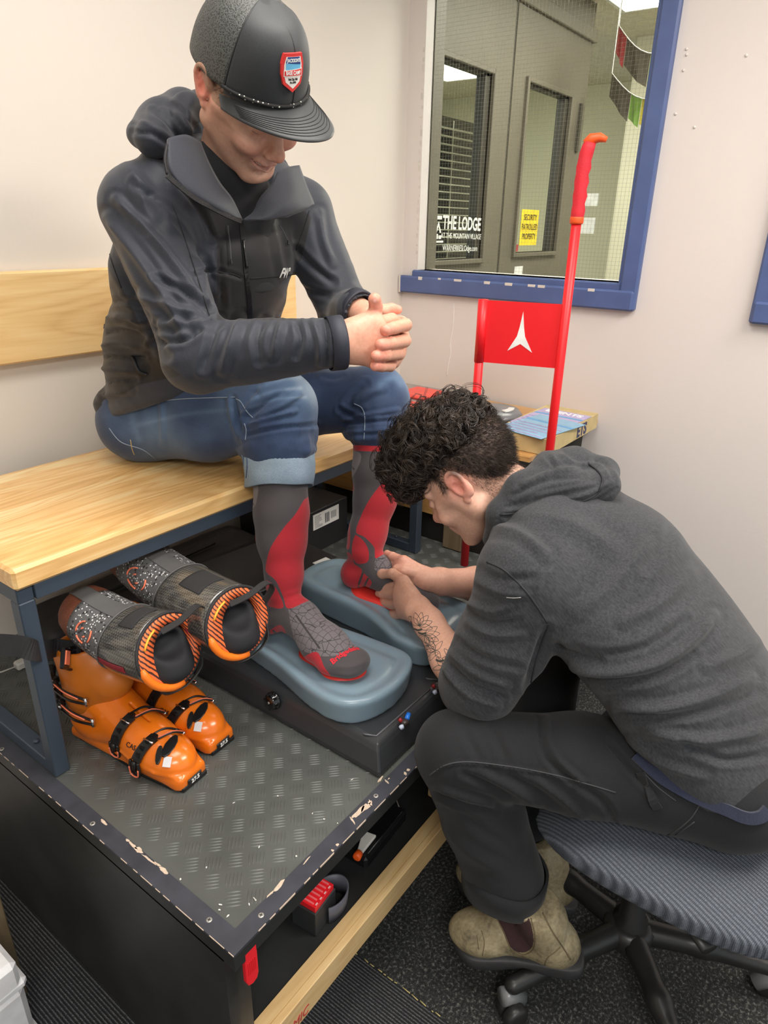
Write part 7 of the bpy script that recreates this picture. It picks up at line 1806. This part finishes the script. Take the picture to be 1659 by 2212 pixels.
for (z, r) in prof:
    for k in range(n):
        a = 2 * PI * k / n; vs.append(c0 + np.array([r * (1 + .02 * math.sin(3 * a + 1)) * math.cos(a), r * math.sin(a), z + .010 * math.cos(a - 2.4) + .0025 * math.sin(4 * a)]))
fs = [(i * n + k, i * n + (k + 1) % n, (i + 1) * n + (k + 1) % n, (i + 1) * n + k) for i in range(len(prof) - 1) for k in range(n)]
b.add(vs, fs, True); part(b.build('turned_cuff', TR), tr)
for (px, py) in ((1395, 1700),):
    L, ns = TSF.line([(1385, 1668), (1400, 1710), (1420, 1745)], .003, 5)
    if len(L) > 2: b = MB(); b.ribbon(L, .016, .003, [np.cross(n_, (0, 0, 1)) for n_ in ns]); part(b.build('belt_loop', TR), tr)
NV = cloth('navy_undershirt', (24, 30, 50), (36, 43, 66), .85, .2)
L = [X_(1385, 1648, 1.045), X_(1440, 1690, 1.05), X_(1500, 1725, 1.07), X_(1560, 1748, 1.10), X_(1610, 1752, 1.14), X_(1659, 1735, 1.18), X_(1700, 1700, 1.24)]
us = trim('undershirt_hem', TSF, [(1372, 1632), (1405, 1662), (1440, 1688), (1500, 1720), (1560, 1744), (1610, 1764), (1640, 1762), (1656, 1748)], .006, NV, p2, .004, flat=.020)

# ---- pull-on leather boots
m = bpy.data.materials.new('worn_tan_leather'); t = NT(m); v = t.coord()
t.color(t.ramp(t.math('ADD', t.math('MULTIPLY', t.noise(v, 14, 5, .6), .75), t.math('MULTIPLY', t.noise(v, 160, 3), .25)), [(.33, lin((86, 78, 60))), (.50, lin((150, 138, 108))), (.68, lin((184, 172, 142)))])); t.set(Roughness=.62); t.bump(t.noise(v, 120, 4), .3, .0015); LEA = m
ELA = mat('maroon_elastic', (62, 40, 40), .9, bump=(700, .8, .001)); SOL = mat('boot_rubber', (52, 52, 54), .55, noise=(30, .15), bump=(90, .3, .002))
def boot(toe, heel, ankle, zb, label_part):
    toe = np.array(toe, float); heel = np.array(heel, float); d = nrm(toe - heel); L_ = np.linalg.norm(toe - heel); sd = nrm(np.cross((0, 0, 1), d)); up = np.cross(d, sd)
    f = lambda x, y, z: heel + d * x + sd * y + up * z
    P_ = np.array([f(-.03, -.08, -.02), f(L_ + .03, .08, .22), ankle + (.08, .08, .12), f(-.05, .08, .24), f(L_, -.08, 0)]); S = SDF(P_.min(0) - .01, P_.max(0) + .02, .0035)
    Rm_ = np.stack([d, sd, up], 1)
    S.cone(f(.045, 0, .060), f(L_ * .45, 0, .055), .038, .036, .02).ell(f(L_ * .80, 0, .050), (.070, .047, .040), Rm_, k=.03).ell(f(.045, 0, .052), (.044, .035, .045), Rm_, k=.02)
    S.chain([f(.062, 0, .075), f(.075, 0, .120), ankle + (0, 0, .01)], [.046, .046, .047], .02)
    S.cone(f(.14, 0, .085), f(.20, 0, .060), .032, .030, .03)
    S.plane(f(0, 0, .020), -up, .004); S.cone(ankle + (0, 0, -.045), ankle + (0, 0, .12), .040, .046, .003, op='s'); S.plane(ankle + np.array([0, 0, -.028]), (0, 0, 1))
    V, F = S.mesh(); V = smoothmesh(V, F, 2); V = V + vnormals(V, F) * (.0010 * fbm(V, 70, 5, 3))[:, None]
    o = part(surf('leather_boot', V, F, LEA, None), p2); sf = Surf(V, F)
    pr = [(-.006, .0), (.0, .024), (.03, .034), (.09, .033), (.13, .034), (.20, .048), (L_ * .93, .040), (L_ + .004, .02), (L_ + .010, 0)]; pr = pr + [(x, -y) for x, y in pr[-2:0:-1]]
    pr = smoothline(pr + [pr[0]], 4)[:-1]; b = MB(); vs = []; n = len(pr)
    for (zz, g) in ((.0, -.003), (.004, .002), (.016, .003), (.026, .0025), (.029, -.002)):
        for (x, y) in pr:
            arch = .010 * math.exp(-((x - .105) / .022) ** 2) if zz < .01 else 0
            c = np.array([L_ * .5, 0.]); q = np.array([x, y]) - c; q = q * (1 + g / (np.linalg.norm(q) + 1e-6)) + c
            vs.append(f(q[0], q[1], zz + arch + .006 * max(0, (x - L_ * .8) / .05) * (1 if zz < .03 else 0) * .6))
    fs = [(i * n + k, i * n + (k + 1) % n, (i + 1) * n + (k + 1) % n, (i + 1) * n + k) for i in range(4) for k in range(n)] + [tuple(range(n - 1, -1, -1)), tuple(4 * n + k for k in range(n))]
    b.add(vs, fs, True); part(b.build('sole', SOL), o)
    return o, sf, f
toe = A(992, 2040, 'z', .092); heel = A(1252, 2088, 'z', .118); 
bt, BS, ff = boot(toe, heel, A(1113, 1924, 'z', .300) + np.array([.012, .008, 0]), .05, '')
# elastic gusset with rounded foot
GP = [(1074, 1985), (1130, 1992), (1143, 1985), (1152, 2020), (1150, 2045), (1134, 2056), (1114, 2054), (1100, 2040), (1088, 2010)]
def patch_px(nm, sf, poly, mt, par, off=.0012, step=3.0):
    poly = np.array(poly, float); lo, hi = poly.min(0), poly.max(0); xs = np.arange(lo[0], hi[0] + step, step); ys = np.arange(lo[1], hi[1] + step, step)
    G = {}; vs = []; fs = []
    sd = polysd(np.array([(x, y) for y in ys for x in xs]), poly).reshape(len(ys), len(xs))
    for j, y in enumerate(ys):
        for i, x in enumerate(xs):
            if sd[j, i] < step * .5:
                p, n_ = sf.hit(x, y, off)
                if p is not None: G[i, j] = len(vs); vs.append(p)
    for (i, j) in list(G):
        q = [(i, j), (i + 1, j), (i + 1, j + 1), (i, j + 1)]
        if all(k in G for k in q): fs.append(tuple(G[k] for k in q))
    b = MB(); b.add(vs, fs, True); return part(b.build(nm, mt), par)
gpd = smoothline(GP + [GP[0]], 4)[:-1]; patch_px('elastic_gusset', BS, gpd, ELA, bt, .001, 1.0)
SLT = mat('leather_seam', (108, 94, 70), .7)
trim('gusset_edge', BS, [(1072, 1980), (1088, 2012), (1102, 2046), (1116, 2059), (1136, 2061), (1153, 2048), (1156, 2020), (1147, 1984)], .0013, SLT, bt, .0006)
trim('seam', BS, [(1172, 1972), (1192, 2010), (1215, 2045), (1232, 2072)], .0014, SLT, bt, .0006); trim('seam', BS, [(1176, 2090), (1182, 2070), (1200, 2055), (1210, 2045)], .0009, SLT, bt, .0006)
for pts in ([(1040, 2010), (1046, 2035), (1042, 2065)], [(1030, 2020), (1034, 2050)]): trim('crease', BS, pts, .0009, SLT, bt, .0)
boot((1.09, .535, .004), (1.20, .29, .004), np.array([1.165, .415, .23]), .0, '')
